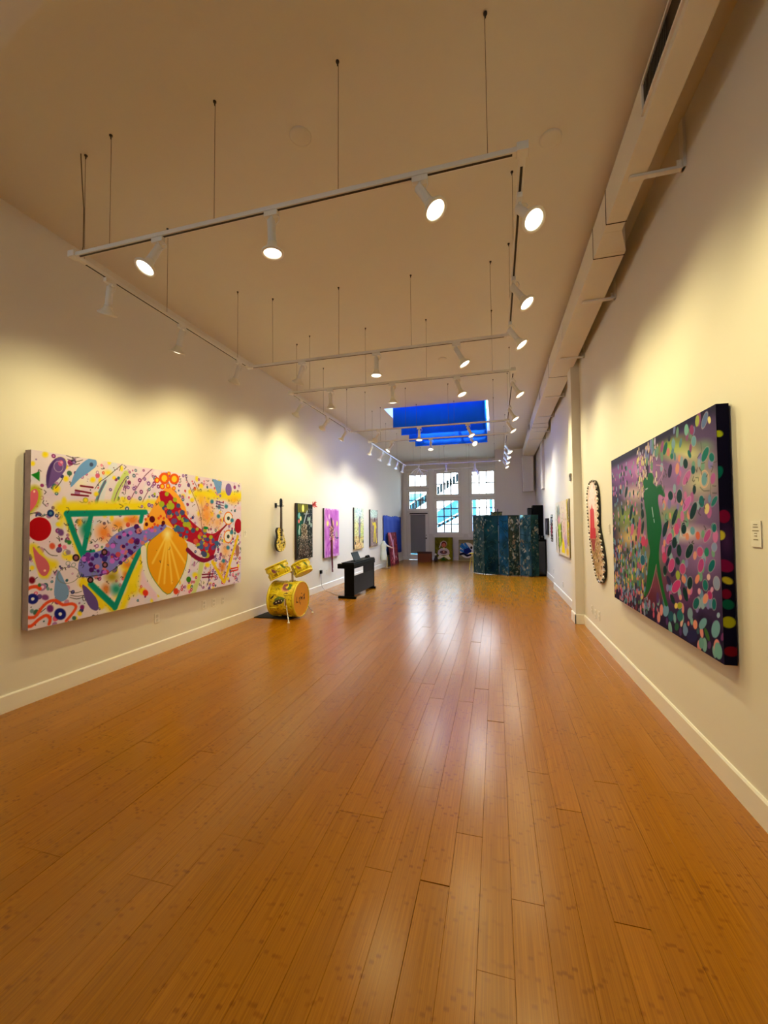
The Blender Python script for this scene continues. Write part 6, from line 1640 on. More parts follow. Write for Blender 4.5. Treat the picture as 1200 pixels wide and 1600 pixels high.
tag(ad, 'black power adapter plugged into left wall outlet', 'adapter')
th = empty('thermostat', (5.21, 7.13, 2.3), label='small grey thermostat on the side of the pilaster', cat='thermostat')
MB((5.21, 7.13, 2.3)).box(5.185, 5.21, 7.08, 7.18, 2.25, 2.36).build('case', GREY, th, bevel=.004)
MB((5.21, 7.13, 2.3)).box(5.183, 5.186, 7.1, 7.16, 2.3, 2.34).build('display', SLOT, th)
def placard(x, y0, y1, z0, z1, side, label, curl=0.0):
    t = empty('placard', (x, (y0 + y1) / 2, z0), label=label, cat='placard', group='wall placards'); o = (x, (y0 + y1) / 2, z0)
    m = MB(o); s = side
    vs = [(x + s * .002, y0, z0), (x + s * .002, y1, z0), (x + s * .002, y1, z1), (x + s * .002, y0, z1), (x + s * (.006 + curl), y0, z0), (x + s * .006, y1, z0), (x + s * .006, y1, z1), (x + s * .006, y0, z1)]
    m.add(vs, [(0, 1, 2, 3), (7, 6, 5, 4), (0, 4, 5, 1), (3, 2, 6, 7), (1, 5, 6, 2), (0, 3, 7, 4)]).build('card', PLATE, t)
    ln = MB(o); hh = z1 - z0; ww = y1 - y0; cy = (y0 + y1) / 2
    for fz, fw in ((.86, .4), (.76, .5), (.62, .62), (.52, .25), (.42, .25), (.28, .45)):
        ln.box(x + s * .0062, x + s * .0072, cy - ww * fw / 2, cy + ww * fw / 2, z0 + hh * fz - .002, z0 + hh * fz + .002)
    ln.build('text_lines', mat('faded_ink', (120, 108, 80), 0.8), t)
placard(W, 2.515, 2.60, 1.43, 1.565, -1, 'white text placard on right wall, nearest the viewer')
placard(W, 5.38, 5.45, 1.43, 1.545, -1, 'white text placard between the dancers canvas and bead-edged panel')
placard(0, 5.94, 6.02, 1.38, 1.49, 1, 'white text placard at the right end of the largest canvas')

# ------------------------------------------------------------------ electric guitar on the left wall
gx, gy = 0.11, 6.96
gt = empty('electric_guitar', (gx, gy, 1.06), label='yellow and black painted electric guitar hung on the left wall', cat='guitar'); go = (gx, gy, 1.06)
def pattern_mat(name, c1, c2, c3, scale, t1=0.36, t2=0.6):
    m = bpy.data.materials.new(name); m.use_nodes = True; nt = m.node_tree; b = nt.nodes['Principled BSDF']
    co = nt.nodes.new('ShaderNodeTexCoord'); nz = nt.nodes.new('ShaderNodeTexNoise'); nz.inputs['Scale'].default_value = scale; nz.inputs['Detail'].default_value = 1; nz.inputs['Distortion'].default_value = 1.2
    rp_ = nt.nodes.new('ShaderNodeValToRGB'); rp_.color_ramp.interpolation = 'CONSTANT'
    rp_.color_ramp.elements[0].color = lin(c1) + (1,); rp_.color_ramp.elements[1].position = t1; rp_.color_ramp.elements[1].color = lin(c2) + (1,)
    e_ = rp_.color_ramp.elements.new(t2); e_.color = lin(c3) + (1,)
    nt.links.new(co.outputs['Object'], nz.inputs['Vector']); nt.links.new(nz.outputs['Fac'], rp_.inputs[0]); nt.links.new(rp_.outputs[0], b.inputs['Base Color'])
    b.inputs['Roughness'].default_value = 0.35
    return m
GPAT = pattern_mat('guitar_paint', (30, 24, 12), (226, 200, 46), (240, 228, 150), 26, 0.43, 0.6)
body = smooth([(0.0, 0.0), (-.11, .03), (-.165, .11), (-.16, .2), (-.115, .265), (-.125, .34), (-.145, .4), (-.11, .45), (-.05, .455), (-.03, .43), (.03, .43), (.06, .44), (.085, .405), (.075, .36), (.115, .3), (.12, .265), (.16, .2), (.165, .11), (.11, .03)], 3)
BB = [(gy + q[0], 1.07 + q[1]) for q in body]
MB(go).prism(BB, 0, gx - 0.035, gx + 0.008).build('body', mat('guitar_side_black', (22, 18, 12), 0.35), gt, bevel=0.004)
MB(go).prism([(gy + q[0] * .985, 1.076 + q[1] * .975) for q in body], 0, gx + 0.008, gx + 0.012).build('body_top', GPAT, gt)
MB(go).prism([(gy - .028, 1.40), (gy + .028, 1.40), (gy + .021, 1.90), (gy - .021, 1.90)], 0, gx + 0.0, gx + 0.022).build('neck', mat('rosewood', (48, 30, 22), 0.5), gt)
hd = MB(go).prism([(gy - .021, 1.90), (gy + .021, 1.90), (gy + .04, 1.945), (gy + .036, 2.05), (gy + .015, 2.075), (gy, 2.06), (gy - .015, 2.075), (gy - .036, 2.05), (gy - .04, 1.945)], 0, gx - 0.002, gx + 0.014).build('headstock', BLACK, gt)
for k in range(3):
    for s_ in (-1, 1):
        MB(go).cyl((gx + .006, gy + s_ * .036, 1.965 + k * .032), (gx + .006, gy + s_ * .064, 1.965 + k * .032), .007, n=8).build('tuning_peg', CHROME, hd)
for zz in (1.30, 1.38): MB(go).box(gx + .012, gx + .022, gy - .036, gy + .036, zz - .016, zz + .016).build('pickup', BLACK, gt, bevel=.002)
MB(go).box(gx + .012, gx + .024, gy - .04, gy + .04, 1.225, 1.24).build('bridge', CHROME, gt)
MB(go).prism([(gy + .03, 1.26), (gy + .085, 1.25), (gy + .07, 1.40), (gy + .03, 1.42)], 0, gx + .012, gx + .016).build('pickguard', mat('cream_pickguard', (225, 210, 160), .4), gt)
for q in ((.085, .13), (.11, .16), (.06, .11)): MB(go).cyl((gx + .012, gy + q[0], 1.07 + q[1]), (gx + .026, gy + q[0], 1.07 + q[1]), .009, n=10).build('volume_knob', BLACK, gt)
st_ = MB(go)
for k in range(6): st_.cyl((gx + .026, gy - .025 + k * .01, 1.235), (gx + .024, gy - .015 + k * .006, 1.92), .0012, n=4)
st_.build('strings', CHROME, gt)
hg = empty('guitar_hanger', (0, gy, 1.93), label='black wall hook holding the guitar by its headstock', cat='hanger')
MB((0, gy, 1.93)).box(0, .015, gy - .03, gy + .03, 1.9, 1.99).build('wall_block', BLACK, hg)
MB((0, gy, 1.93)).tube([(.01, gy, 1.94), (.085, gy, 1.93)], .008).tube([(.085, gy, 1.93), (.1, gy - .048, 1.93), (.15, gy - .048, 1.935)], .006).tube([(.085, gy, 1.93), (.1, gy + .048, 1.93), (.15, gy + .048, 1.935)], .006).build('hook', BLACK, hg)

# ------------------------------------------------------------------ yellow drum set
DY = pattern_mat('drum_yellow', (168, 150, 8), (222, 200, 22), (236, 220, 60), 14, 0.40, 0.62)
DYB = mat('drum_hoop_yellow', (228, 208, 52), .35); DYH = mat('drum_head_amber', (226, 158, 28), .45)
dX, dY_, dZ, dR = 0.83, 6.385, 0.316, 0.288
XB = 0.335
ds = empty('drum_set', (0.6, dY_, 0.012), label='yellow painted bass drum with two toms, standing under the guitar', cat='drum set'); dso = (0.6, dY_, 0.012)
def shell(center0, center1, rad, hoopw, par, decals=(), hname='head', hm=None):
    a_ = Vector(center0); b__ = Vector(center1); d = (b__ - a_).normalized(); L = (b__ - a_).length
    s0 = MB(dso).lathe([(0.0, 0.012), (rad * .985, 0.012), (rad * .985, 0.0), (rad, 0.0), (rad, L), (rad * .985, L), (rad * .985, L - .012), (0, L - .012)], a_, d, 40).build('shell', DY, par)
    for h0 in (0.0, L - hoopw):
        MB(dso).lathe([(rad, h0), (rad + .014, h0), (rad + .014, h0 + hoopw), (rad, h0 + hoopw)], a_, d, 40).build('hoop', DYB, s0)
    MB(dso).lathe([(0, L - .008), (rad * .99, L - .008)], a_, d, 40).build(hname, hm or DYH, s0)
    MB(dso).lathe([(0, .008), (rad * .99, .008)], a_, d, 40).build(hname, hm or DYH, s0)
    t = Vector((0, 0, 1)) if abs(d.z) < .8 else Vector((1, 0, 0))
    e1 = d.cross(t).normalized(); e2 = e1.cross(d)
    for k in range(8):
        an = k * math.pi / 4 + .39; rv = e1 * math.cos(an) + e2 * math.sin(an)
        lg = MB(dso)
        c0 = a_ + d * (L * .3) + rv * (rad + .008); c1 = a_ + d * (L * .7) + rv * (rad + .008)
        lg.cyl(c0 - d * .025, c0 + d * .025, .011, n=8).cyl(c1 - d * .025, c1 + d * .025, .011, n=8)
        lg.cyl(c0, a_ + d * .01 + rv * (rad + .012), .004, n=6).cyl(c1, a_ + d * (L - .01) + rv * (rad + .012), .004, n=6)
        lg.build('tension_lug', DYB, s0)
    return s0, a_, d, L, e1, e2
def decal(info, rad, poly, m, par, off=.0015, nm='painted_mark'):
    """poly [(axial 0-1, angle)] wrapped on the shell"""
    s0, a_, d, L, e1, e2 = info
    mb = MB(dso); cx = sum(q[0] for q in poly) / len(poly); cy = sum(q[1] for q in poly) / len(poly)
    def P(q, lift=0): return a_ + d * (L * q[0]) + (e1 * math.cos(q[1]) + e2 * math.sin(q[1])) * (rad + off + lift)
    rings = [[(cx + (q[0] - cx) * s_, cy + (q[1] - cy) * s_) for q in poly] for s_ in (1, .66, .33)]
    n = len(poly); vs = [P(q) for rg in rings for q in rg] + [P((cx, cy))]
    fs = [(k * n + i, k * n + (i + 1) % n, (k + 1) * n + (i + 1) % n, (k + 1) * n + i) for k in range(2) for i in range(n)] + [(2 * n + i, 2 * n + (i + 1) % n, 3 * n) for i in range(n)]
    mb.add(vs, fs); return mb.build(nm, m, par)
bi = shell((XB, dY_, dZ), (dX, dY_, dZ), dR, .035, ds)
# angles measured from e1 towards e2; find which angle faces the room (-Y) and up
def ang(v):
    v = Vector(v); return math.atan2(v.dot(bi[5]), v.dot(bi[4]))
aF, aU = ang((0, -1, 0)), ang((0, 0, 1))
sg = 1 if ((aU - aF + math.pi) % (2 * math.pi) - math.pi) > 0 else -1
DG = mat('decal_green', (92, 120, 50), .5); DB = mat('decal_dark', (48, 22, 26), .5); DM = mat('decal_mauve', (140, 84, 92), .5); DP = mat('decal_peach', (222, 165, 110), .5); DW = mat('decal_white', (238, 232, 215), .5)
def on_bass(pts): return [(q[0], aF + sg * q[1] * 1.25) for q in pts]
eye = [(.22, -.12), (.30, .10), (.42, .22), (.56, .20), (.70, .12), (.62, -.02), (.54, -.12), (.42, -.14), (.32, -.18)]
decal(bi, dR, on_bass(eye), DG, bi[0]); decal(bi, dR, on_bass([(.24, -.12), (.33, .02), (.45, .08), (.62, .08), (.55, -.10), (.42, -.13), (.3, -.2)]), DB, bi[0], .003)
for q in ((.46, .0), (.56, .03), (.36, -.06)): decal(bi, dR, on_bass([(q[0] + .022 * math.cos(k), q[1] + .03 * math.sin(k)) for k in range(6)]), DW, bi[0], .0045)
decal(bi, dR, on_bass([(.50, .75), (.60, .62), (.72, .52), (.80, .50), (.68, .44), (.54, .46), (.46, .58), (.44, .85), (.46, 1.0), (.54, .95)]), DP, bi[0]); decal(bi, dR, on_bass([(.52, .72), (.62, .60), (.74, .52), (.62, .50), (.53, .55), (.49, .65), (.50, .85), (.60, .95), (.66, .8), (.6, .72)]), DM, bi[0], .003)
decal(bi, dR, on_bass([(.60, 1.0), (.72, .9), (.70, .7), (.66, .55), (.74, .52), (.82, .6), (.80, .85)]), DG, bi[0], .0025)
decal(bi, dR, on_bass([(.12, .12), (.2, .22), (.26, .28), (.24, .16), (.16, .08)]), DB, bi[0]); decal(bi, dR, on_bass([(.6, .36), (.7, .40), (.78, .38), (.7, .33)]), DB, bi[0])
RQ = random.Random(2)
for k in range(46):
    u_, v_ = RQ.uniform(.08, .9), RQ.uniform(-.5, 1.4)
    decal(bi, dR, on_bass([(u_, v_), (u_ + RQ.uniform(.01, .04), v_ + RQ.uniform(.01, .05)), (u_ + RQ.uniform(.0, .03), v_ + RQ.uniform(.03, .09))]), RQ.choice([DG, DG, DB, DP, DM]), bi[0], .002, 'painted_fleck')
# lettering on the front head
lt = MB(dso)
def stroke(pts, wd=.007):
    for (a0, a1) in zip(pts, pts[1:]):
        dx_, dz_ = a1[0] - a0[0], a1[1] - a0[1]; L_ = math.hypot(dx_, dz_) or 1; nx_, nz_ = -dz_ / L_ * wd, dx_ / L_ * wd
        P = lambda y, z: (dX - .0065, dY_ + y, dZ + z)
        lt.add([P(a0[0] + nx_, a0[1] + nz_), P(a1[0] + nx_, a1[1] + nz_), P(a1[0] - nx_, a1[1] - nz_), P(a0[0] - nx_, a0[1] - nz_)], [(0, 1, 2, 3)])
stroke([(-.16, .06), (-.175, -.03), (-.12, -.035)]); stroke([(-.18, -.04), (-.15, -.015)]); stroke([(-.09, .04), (-.07, .01), (-.04, .05)]); stroke([(-.07, .01), (-.075, -.06)])
stroke([(-.02, -.02), (-.02, .045), (.01, .0), (.035, .045), (.035, -.02)]); stroke([(-.03, .012), (.045, .018)]); stroke([(.0, .08), (.005, .1), (.02, .085)]); stroke([(.075, -.02), (.13, .07)]); stroke([(.08, .06), (.135, -.02)]); stroke([(.105, -.03), (.105, .075)]); stroke([(-.03, -.05), (-.03, -.09)])
lt.build('lettering', DB, bi[0])
# spur legs
for sY, ftx in ((-1, 0.80), (1, 0.84)):
    sp_ = MB(dso); top = Vector((0.68, dY_ + sY * (dR - .02), .30)); ft = Vector((ftx, dY_ + sY * .40, .02))
    sp_.cyl(top + Vector((0, sY * .02, .06)), top + Vector((0, sY * .02, -.05)), .022, n=10).tube([top, top + (ft - top) * .5, ft], .010)
    q = sp_.build('spur_leg', CHROME, ds)
    MB(dso).cyl(ft, Vector((ft.x, ft.y, .0)), .016, .02, n=10).build('rubber_foot', DW, q)
# toms on a central post
MB(dso).cyl((0.66, dY_, dZ + dR - .01), (0.66, dY_, 0.78), .022).cyl((0.66, dY_, .60), (0.66, dY_, .63), .05).build('tom_post', CHROME, ds)
for (c0, tilt, yw, rad, dep, nm) in (((0.435, 6.30, 0.80), 0.42, -0.10, .18, .23, 'tom'), ((0.735, 6.58, 0.815), 0.50, 0.10, .150, .21, 'tom')):
    tm = empty('tom', (0, 0, 0)); tm.parent = ds
    dirv = Vector((-math.sin(tilt), yw, math.cos(tilt))).normalized(); cc = Vector(c0)
    ti = shell(cc - dirv * dep / 2, cc + dirv * dep / 2, rad, .022, tm, hm=DW)
    def angt(v, ti=ti):
        v = Vector(v); return math.atan2(v.dot(ti[5]), v.dot(ti[4]))
    f0 = angt((0.35, -1, 0)); sgt = 1 if ((angt((1, 0, 0)) - f0 + math.pi) % (2 * math.pi) - math.pi) > 0 else -1
    lf = lambda pts: [(q[0], f0 + sgt * q[1]) for q in pts]
    decal(ti, rad, lf([(.8, -.35), (.55, -.4), (.38, -.2), (.36, .1), (.34, .3), (.45, .05), (.6, -.1)]), DM, ti[0]); decal(ti, rad, lf([(.86, .5), (.6, .62), (.4, .8), (.3, .95), (.5, .95), (.75, .8)]), DG, ti[0])
    for k in range(34):
        u_, v_ = RQ.uniform(.12, .85), RQ.uniform(-1.2, 1.3)
        decal(ti, rad, lf([(u_, v_), (u_ + RQ.uniform(.02, .08), v_ + RQ.uniform(.02, .08)), (u_ + RQ.uniform(.0, .06), v_ + RQ.uniform(.05, .13))]), RQ.choice([DG, DW, DB, DP]), ti[0], .002, 'painted_fleck')
    MB(dso).tube([(0.66, dY_, .76), tuple(cc + Vector((.0, .0, 0)) + (Vector((0.66, dY_, .78)) - cc) * .35)], .012).build('tom_arm', CHROME, tm)
mt = MB((0.42, 6.4, 0)).box(0.03, 0.72, 6.20, 6.62, 0.0, 0.010).build('drum_mat', mat('black_mat', (18, 14, 12), .9)); mt.location = (0.42, 6.4, 0)
tag(mt, 'thin black mat under the yellow drum set', 'mat')

# ------------------------------------------------------------------ digital piano and what stands on it
pn = empty('digital_piano', (0.94, 8.97, 0), label='black digital piano standing away from the left wall', cat='piano'); po = (0.94, 8.97, 0)
PX0, PX1, PY0, PY1 = 0.755, 1.13, 8.20, 9.76
MB(po).box(PX0, PX1, PY0, PY1, .635, .735).build('key_case', BLACK, pn, bevel=.006)
MB(po).box(PX0 + .10, PX1 - .01, PY0 + .01, PY1 - .01, .735, .765).build('top_panel', BLACK, pn, bevel=.005)
kb = MB(po).box(PX0 + .012, PX0 + .10, PY0 + .07, PY1 - .07, .735, .742).build('keyboard', mat('piano_keys', (225, 222, 210), .3), pn)
bk = MB(po)
for k in range(52):
    if k % 7 not in (2, 6): bk.box(PX0 + .05, PX0 + .10, PY0 + .088 + k * .0272, PY0 + .1 + k * .0272, .742, .752)
bk.build('black_keys', BLACK, kb)
for yy in (PY0 + .03, PY1 - .06): MB(po).box(0.90, PX1 - .01, yy, yy + .03, .05, .636).build('leg_panel', BLACK, pn, bevel=.003)
for yy in (PY0 + .015, PY1 - .085): MB(po).box(PX0 + .005, PX1 + .03, yy, yy + .07, 0.0, .052).build('foot', BLACK, pn, bevel=.008)
MB(po).box(PX1 - .045, PX1 - .02, PY0 + .06, PY1 - .06, .075, .475).build('back_panel', mat('charcoal_panel', (12, 14, 17), .5, spec=.15), pn)
MB(po).box(PX1 - .04, PX1 - .02, PY0 + .74, PY1 - .06, .475, .636).build('support_board', BLACK, pn)
MB(po).box(0.93, 1.0, 8.75, 9.05, .02, .06).build('pedal_box', DKMETAL, pn)
tb = empty('tablet', (0.98, 8.78, .765), label='black tablet propped up on the piano', cat='tablet')
MB((0.98, 8.78, .765)).prism([(1.02, .766), (1.035, .766), (.955, .955), (.94, .955)], 1, 8.52, 8.96).build('screen_case', BLACK, tb, bevel=.003)
MB((0.98, 8.78, .765)).box(.95, 1.06, 8.50, 8.99, .765, .775).build('folio_base', BLACK, tb)
for yy, lb in ((9.55, 'small black knob-like gadget on the piano, left one'), (9.68, 'small black knob-like gadget on the piano, right one')):
    q = empty('gadget', (0.98, yy, .765), label=lb, cat='gadget')
    MB((0.98, yy, .765)).lathe([(0, 0), (.04, 0), (.045, .012), (.036, .04), (.02, .055), (0, .06)], (0.98, yy, .765), n=16).build('body', BLACK, q)
    MB((0.98, yy, .765)).lathe([(.046, .008), (.048, .012), (.046, .016)], (0.98, yy, .765), n=16).build('base_ring', DKMETAL, q)
pc_ = MB(); pc_.tube([(.03, 8.985, .42), (.03, 9.0, .2), (.04, 9.02, .10), (.10, 9.06, .012), (.3, 8.9, .006), (.55, 8.6, .006), (.80, 8.48, .006), (.93, 8.4, .02)], .004, 6)
tag(pc_.build('power_cable', mat('grey_cable', (150, 140, 130), .6)), 'thin power cable running from wall outlet to piano', 'cable')

# ------------------------------------------------------------------ far left: blue cloth, leaning red canvas, figure stand
BLUEC = blue_cloth('blue_wall_cloth', (24, 74, 200), 0.0)
bc = empty('blue_cloth', (0.01, 14.58, .4), label='blue cloth pinned to the left wall near the rear', cat='cloth'); n = 30; m = MB((0.01, 14.58, .4)); vs = []
for i in range(n + 1):
    yy = 14.58 + 2.93 * i / n
    for j in range(9):
        xx_ = 0; zz = (.40 + .02 * math.sin(i * .4)) + (1.5 + .008 * math.sin(i * 1.5)) * j / 8
        vs.append((.022 + .008 * math.sin(i * .9 + j * .5) + .008, yy, zz))
m.add(vs, [(i * 9 + j, (i + 1) * 9 + j, (i + 1) * 9 + j + 1, i * 9 + j + 1) for i in range(n) for j in range(8)], True)
o = m.build('cloth', BLUEC, bc); sd = o.modifiers.new('thick', 'SOLIDIFY'); sd.thickness = .003
for k in range(5): MB((0.01, 14.58, .4)).cyl((.004, 14.7 + k * .66, 1.885), (.03, 14.7 + k * .66, 1.885), .02, n=8).build('pin', BLACK, bc)
RC = Art(1.32, 1.27, (120, 34, 52), 0.012, COOL); Q = random.Random(4)
RC.e(.3, 1.0, .3, .4, 0, (165, 70, 95), 1); RC.e(1.0, .7, .25, .5, 0, (170, 50, 50), 1); RC.dots(90, [(150, 50, 70), (90, 20, 35), (190, 90, 110), (60, 20, 30)], .03, .08, Q, ringed=0)
RC.l([(.3, 1.25), (.5, .95), (.62, .7), (.6, .5)], .07, (215, 165, 200), .5); RC.l([(.7, .95), (.62, .62)], .05, (205, 160, 205), .5); RC.l([(.6, .55), (.62, .3)], .1, (225, 190, 210), .4); RC.e(.9, .3, .07, .06, 0, (225, 190, 190), .4); RC.e(.55, .15, .16, .09, 0, (205, 150, 140), .5); RC.l([(.82, 1.2), (.85, .5)], .05, (110, 30, 30), .6)
rc = empty('red_canvas', (.215, 14.95, 0), label='dark red canvas leaning against the blue cloth', cat='painting')
rc.rotation_euler = (0, math.radians(-5.2), 0)
MB().box(-.03, -.001, 0, 1.32, 0.0, 1.27).build('stretcher', mat('maroon_side', (52, 14, 24), .6), rc)
me = RC.mesh('painted_canvas', lambda a_, b_: np.stack([np.zeros_like(a_), a_, b_], 1)); me.materials.append(PAINT); part_mesh('painted_canvas', me, rc)
fs_ = empty('figure_stand', (.2, 14.28, 0), label='pale draped figure stand with one arm reaching toward the red canvas', cat='sculpture'); fo_ = (.2, 14.28, 0)
MB(fo_).lathe([(0, 0), (.16, 0), (.16, .012), (.14, .02), (0, .022)], (.2, 14.28, 0), n=28).build('base', mat('bronze_base', (96, 74, 44), .5), fs_)
MB(fo_).cyl((.24, 14.28, .02), (.24, 14.28, .42), .018).build('pole', mat('beige_pole', (196, 182, 140), .4, metal=.3), fs_)
dm = MB(fo_); prof = [(.10, .30), (.115, .42), (.10, .55), (.085, .66), (.10, .78), (.105, .86), (.06, .93), (.04, .98), (.0, .99)]
dm.lathe(prof, (.12, 14.28, 0), n=20); dm.build('draped_torso', mat('pale_drape', (214, 224, 214), .8, var=.12, scale=14), fs_)
MB(fo_).cyl((.14, 14.36, .86), (.2, 14.52, .79), .034, .028, n=10).cyl((.2, 14.52, .79), (.31, 14.62, .73), .028, .02, n=10).build('arm', mat('pale_arm', (226, 214, 208), .5), fs_)
MB(fo_).cyl((.31, 14.62, .73), (.345, 14.65, .715), .022, .026, n=8).cyl((.345, 14.65, .715), (.40, 14.70, .70), .011, .007, n=6).cyl((.345, 14.66, .72), (.405, 14.69, .715), .010, .006, n=6).cyl((.345, 14.64, .71), (.39, 14.71, .685), .010, .006, n=6).cyl((.335, 14.64, .725), (.365, 14.64, .75), .009, .006, n=6).build('hand', mat('pink_hand', (222, 170, 170), .5), fs_)

# ------------------------------------------------------------------ under the rear windows
bx_ = empty('storage_box', (1.15, 17.0, 0), label='brown open cardboard box beside the door', cat='box'); bo = (1.15, 17.0, 0); BRN = mat('brown_board', (110, 54, 30), .8)
for (a_, b_, c_, d_) in ((.87, 1.42, 16.86, 16.875), (.87, 1.42, 17.2, 17.215), (.87, .885, 16.875, 17.2), (1.405, 1.42, 16.875, 17.2)): MB(bo).box(a_, b_, c_, d_, .0, .42).build('side_panel', BRN, bx_)
MB(bo).box(.885, 1.405, 16.875, 17.2, 0, .015).build('base_panel', BRN, bx_)
MB(bo).box(.85, 1.44, 16.85, 16.86, .36, .44).build('rim', mat('dark_rim', (58, 28, 18), .7), bx_)
vs_ = empty('trinket', (1.58, 17.25, 0), label='small dark trinket with a white blossom beside the box', cat='trinket')
MB((1.58, 17.25, 0)).lathe([(0, 0), (.07, 0), (.09, .08), (.06, .18), (.03, .22), (.045, .26), (0, .26)], (1.58, 17.25, 0), n=16).build('vase', mat('dark_vase', (46, 34, 22), .5), vs_)
MB((1.58, 17.25, 0)).lathe([(0, .25), (.05, .28), (.055, .31), (.03, .34), (0, .345)], (1.56, 17.22, 0), n=10).build('blossom', DW, vs_)
def leaning(name, art, x0, y, lean, label, sidem):
    t = empty(name, (x0, y, 0), label=label, cat='painting'); t.rotation_euler = (-lean, 0, 0)
    MB().box(0, art.w, 0.001, .03, 0, art.h).build('stretcher', sidem, t)
    me = art.mesh('painted_canvas', lambda a_, b_: np.stack([a_, np.zeros_like(a_), b_], 1)); me.materials.append(PAINT); part_mesh('painted_canvas', me, t)
GA = Art(.77, 1.0, (100, 98, 24), .009, COOL); Q = random.Random(6)
for k in range(40): GA.l([(Q.uniform(0, .77), Q.uniform(.3, 1)), (Q.uniform(0, .77), Q.uniform(0, .7))], .02, Q.choice([(120, 118, 30), (84, 80, 18), (132, 124, 30)]), 1)
GA.l([(.63, 0), (.63, 1)], .05, (128, 124, 20), .8)
GA.e(.39, .72, .15, .15, 0, (196, 172, 158), .2); GA.e(.39, .70, .11, .12, 0, (104, 44, 30)); GA.e(.39, .66, .085, .10, 0, (206, 112, 82)); GA.e(.39, .60, .02, .02, 0, (150, 50, 40)); GA.l([(.2, .56), (.24, .66), (.27, .78)], .02, (205, 195, 190), .4)
GA.p([(.28, .54), (.5, .54), (.62, .44), (.64, .3), (.6, .24), (.16, .24), (.12, .3), (.15, .44)], (206, 194, 200), .2); GA.e(.38, .36, .16, .075, 0, (92, 70, 80)); GA.e(.38, .37, .07, .07, 0, (130, 75, 70)); GA.e(.39, .38, .02, .04, 0, (225, 200, 190)); GA.e(.39, .52, .05, .04, 0, (235, 225, 170))
GA.p([(.08, .06), (.2, .25), (.38, .2), (.58, .25), (.69, .08), (.6, .04), (.4, .17), (.2, .06)], (230, 222, 196)); GA.p([(.25, .0), (.37, .15), (.5, .0)], (40, 80, 24)); GA.e(.57, .2, .05, .05, 0, (240, 235, 180))
leaning('seated_figure_canvas', GA, 1.45, 17.78, .12, 'olive canvas of a seated white-robed figure under the middle window', mat('olive_side', (80, 78, 20), .7))
HA = Art(.66, .9, (168, 160, 120), .008, COOL)
for k in range(26):
    for j in range(3): HA.e(.013 + k * .026, .87 - j * .05, .010, .016, 0, (84, 80, 58)); HA.e(.013 + k * .026, .05 + j * .04, .010, .014, 0, (110, 104, 76))
for k in range(17): HA.l([(.02, .1 + k * .04), (.64, .1 + k * .04)], .005, (128, 122, 96))
HA.e(.36, .45, .31, .33, 0, (226, 230, 226)); NB = (24, 92, 176)
for pts in ([(.1, .62), (.34, .4)], [(.15, .7), (.38, .45)], [(.28, .72), (.44, .5)], [(.1, .45), (.3, .36)]): HA.l(pts, .045, NB); HA.l(pts, .022, (60, 140, 210), .4)
HA.p([(.24, .5), (.42, .56), (.55, .45), (.5, .3), (.32, .28), (.22, .38)], (24, 40, 120)); HA.l([(.08, .28), (.2, .31), (.36, .22), (.52, .28)], .045, (22, 26, 54)); HA.e(.54, .56, .045, .06, 0, (20, 22, 30)); HA.e(.43, .3, .03, .03, 0, (200, 205, 225)); HA.e(.2, .24, .05, .02, 0, (180, 186, 190))
leaning('blue_hand_canvas', HA, 2.47, 17.8, .10, 'canvas of a blue hand on striped ground leaning under the windows', mat('tan_side', (140, 130, 96), .7))
ys = empty('yellow_stool', (3.20, 14.3, 0), label='spindly yellow stool half hidden behind the folding screen', cat='stool'); yo = (3.2, 14.3, 0); YM = mat('yellow_lacquer', (212, 196, 66), .5)
for k in range(3):
    an = .6 + k * 2.094; MB(yo).tube([(3.26 + .04 * math.cos(an), 14.3 + .04 * math.sin(an), .55), (3.26 + .11 * math.cos(an), 14.3 + .11 * math.sin(an), .25), (3.26 + .14 * math.cos(an), 14.3 + .14 * math.sin(an), 0.0)], .012).build('leg', YM, ys)
MB(yo).lathe([(0, .55), (.11, .55), (.12, .565), (.11, .585), (0, .59)], (3.26, 14.3, 0), n=20).build('seat', YM, ys)

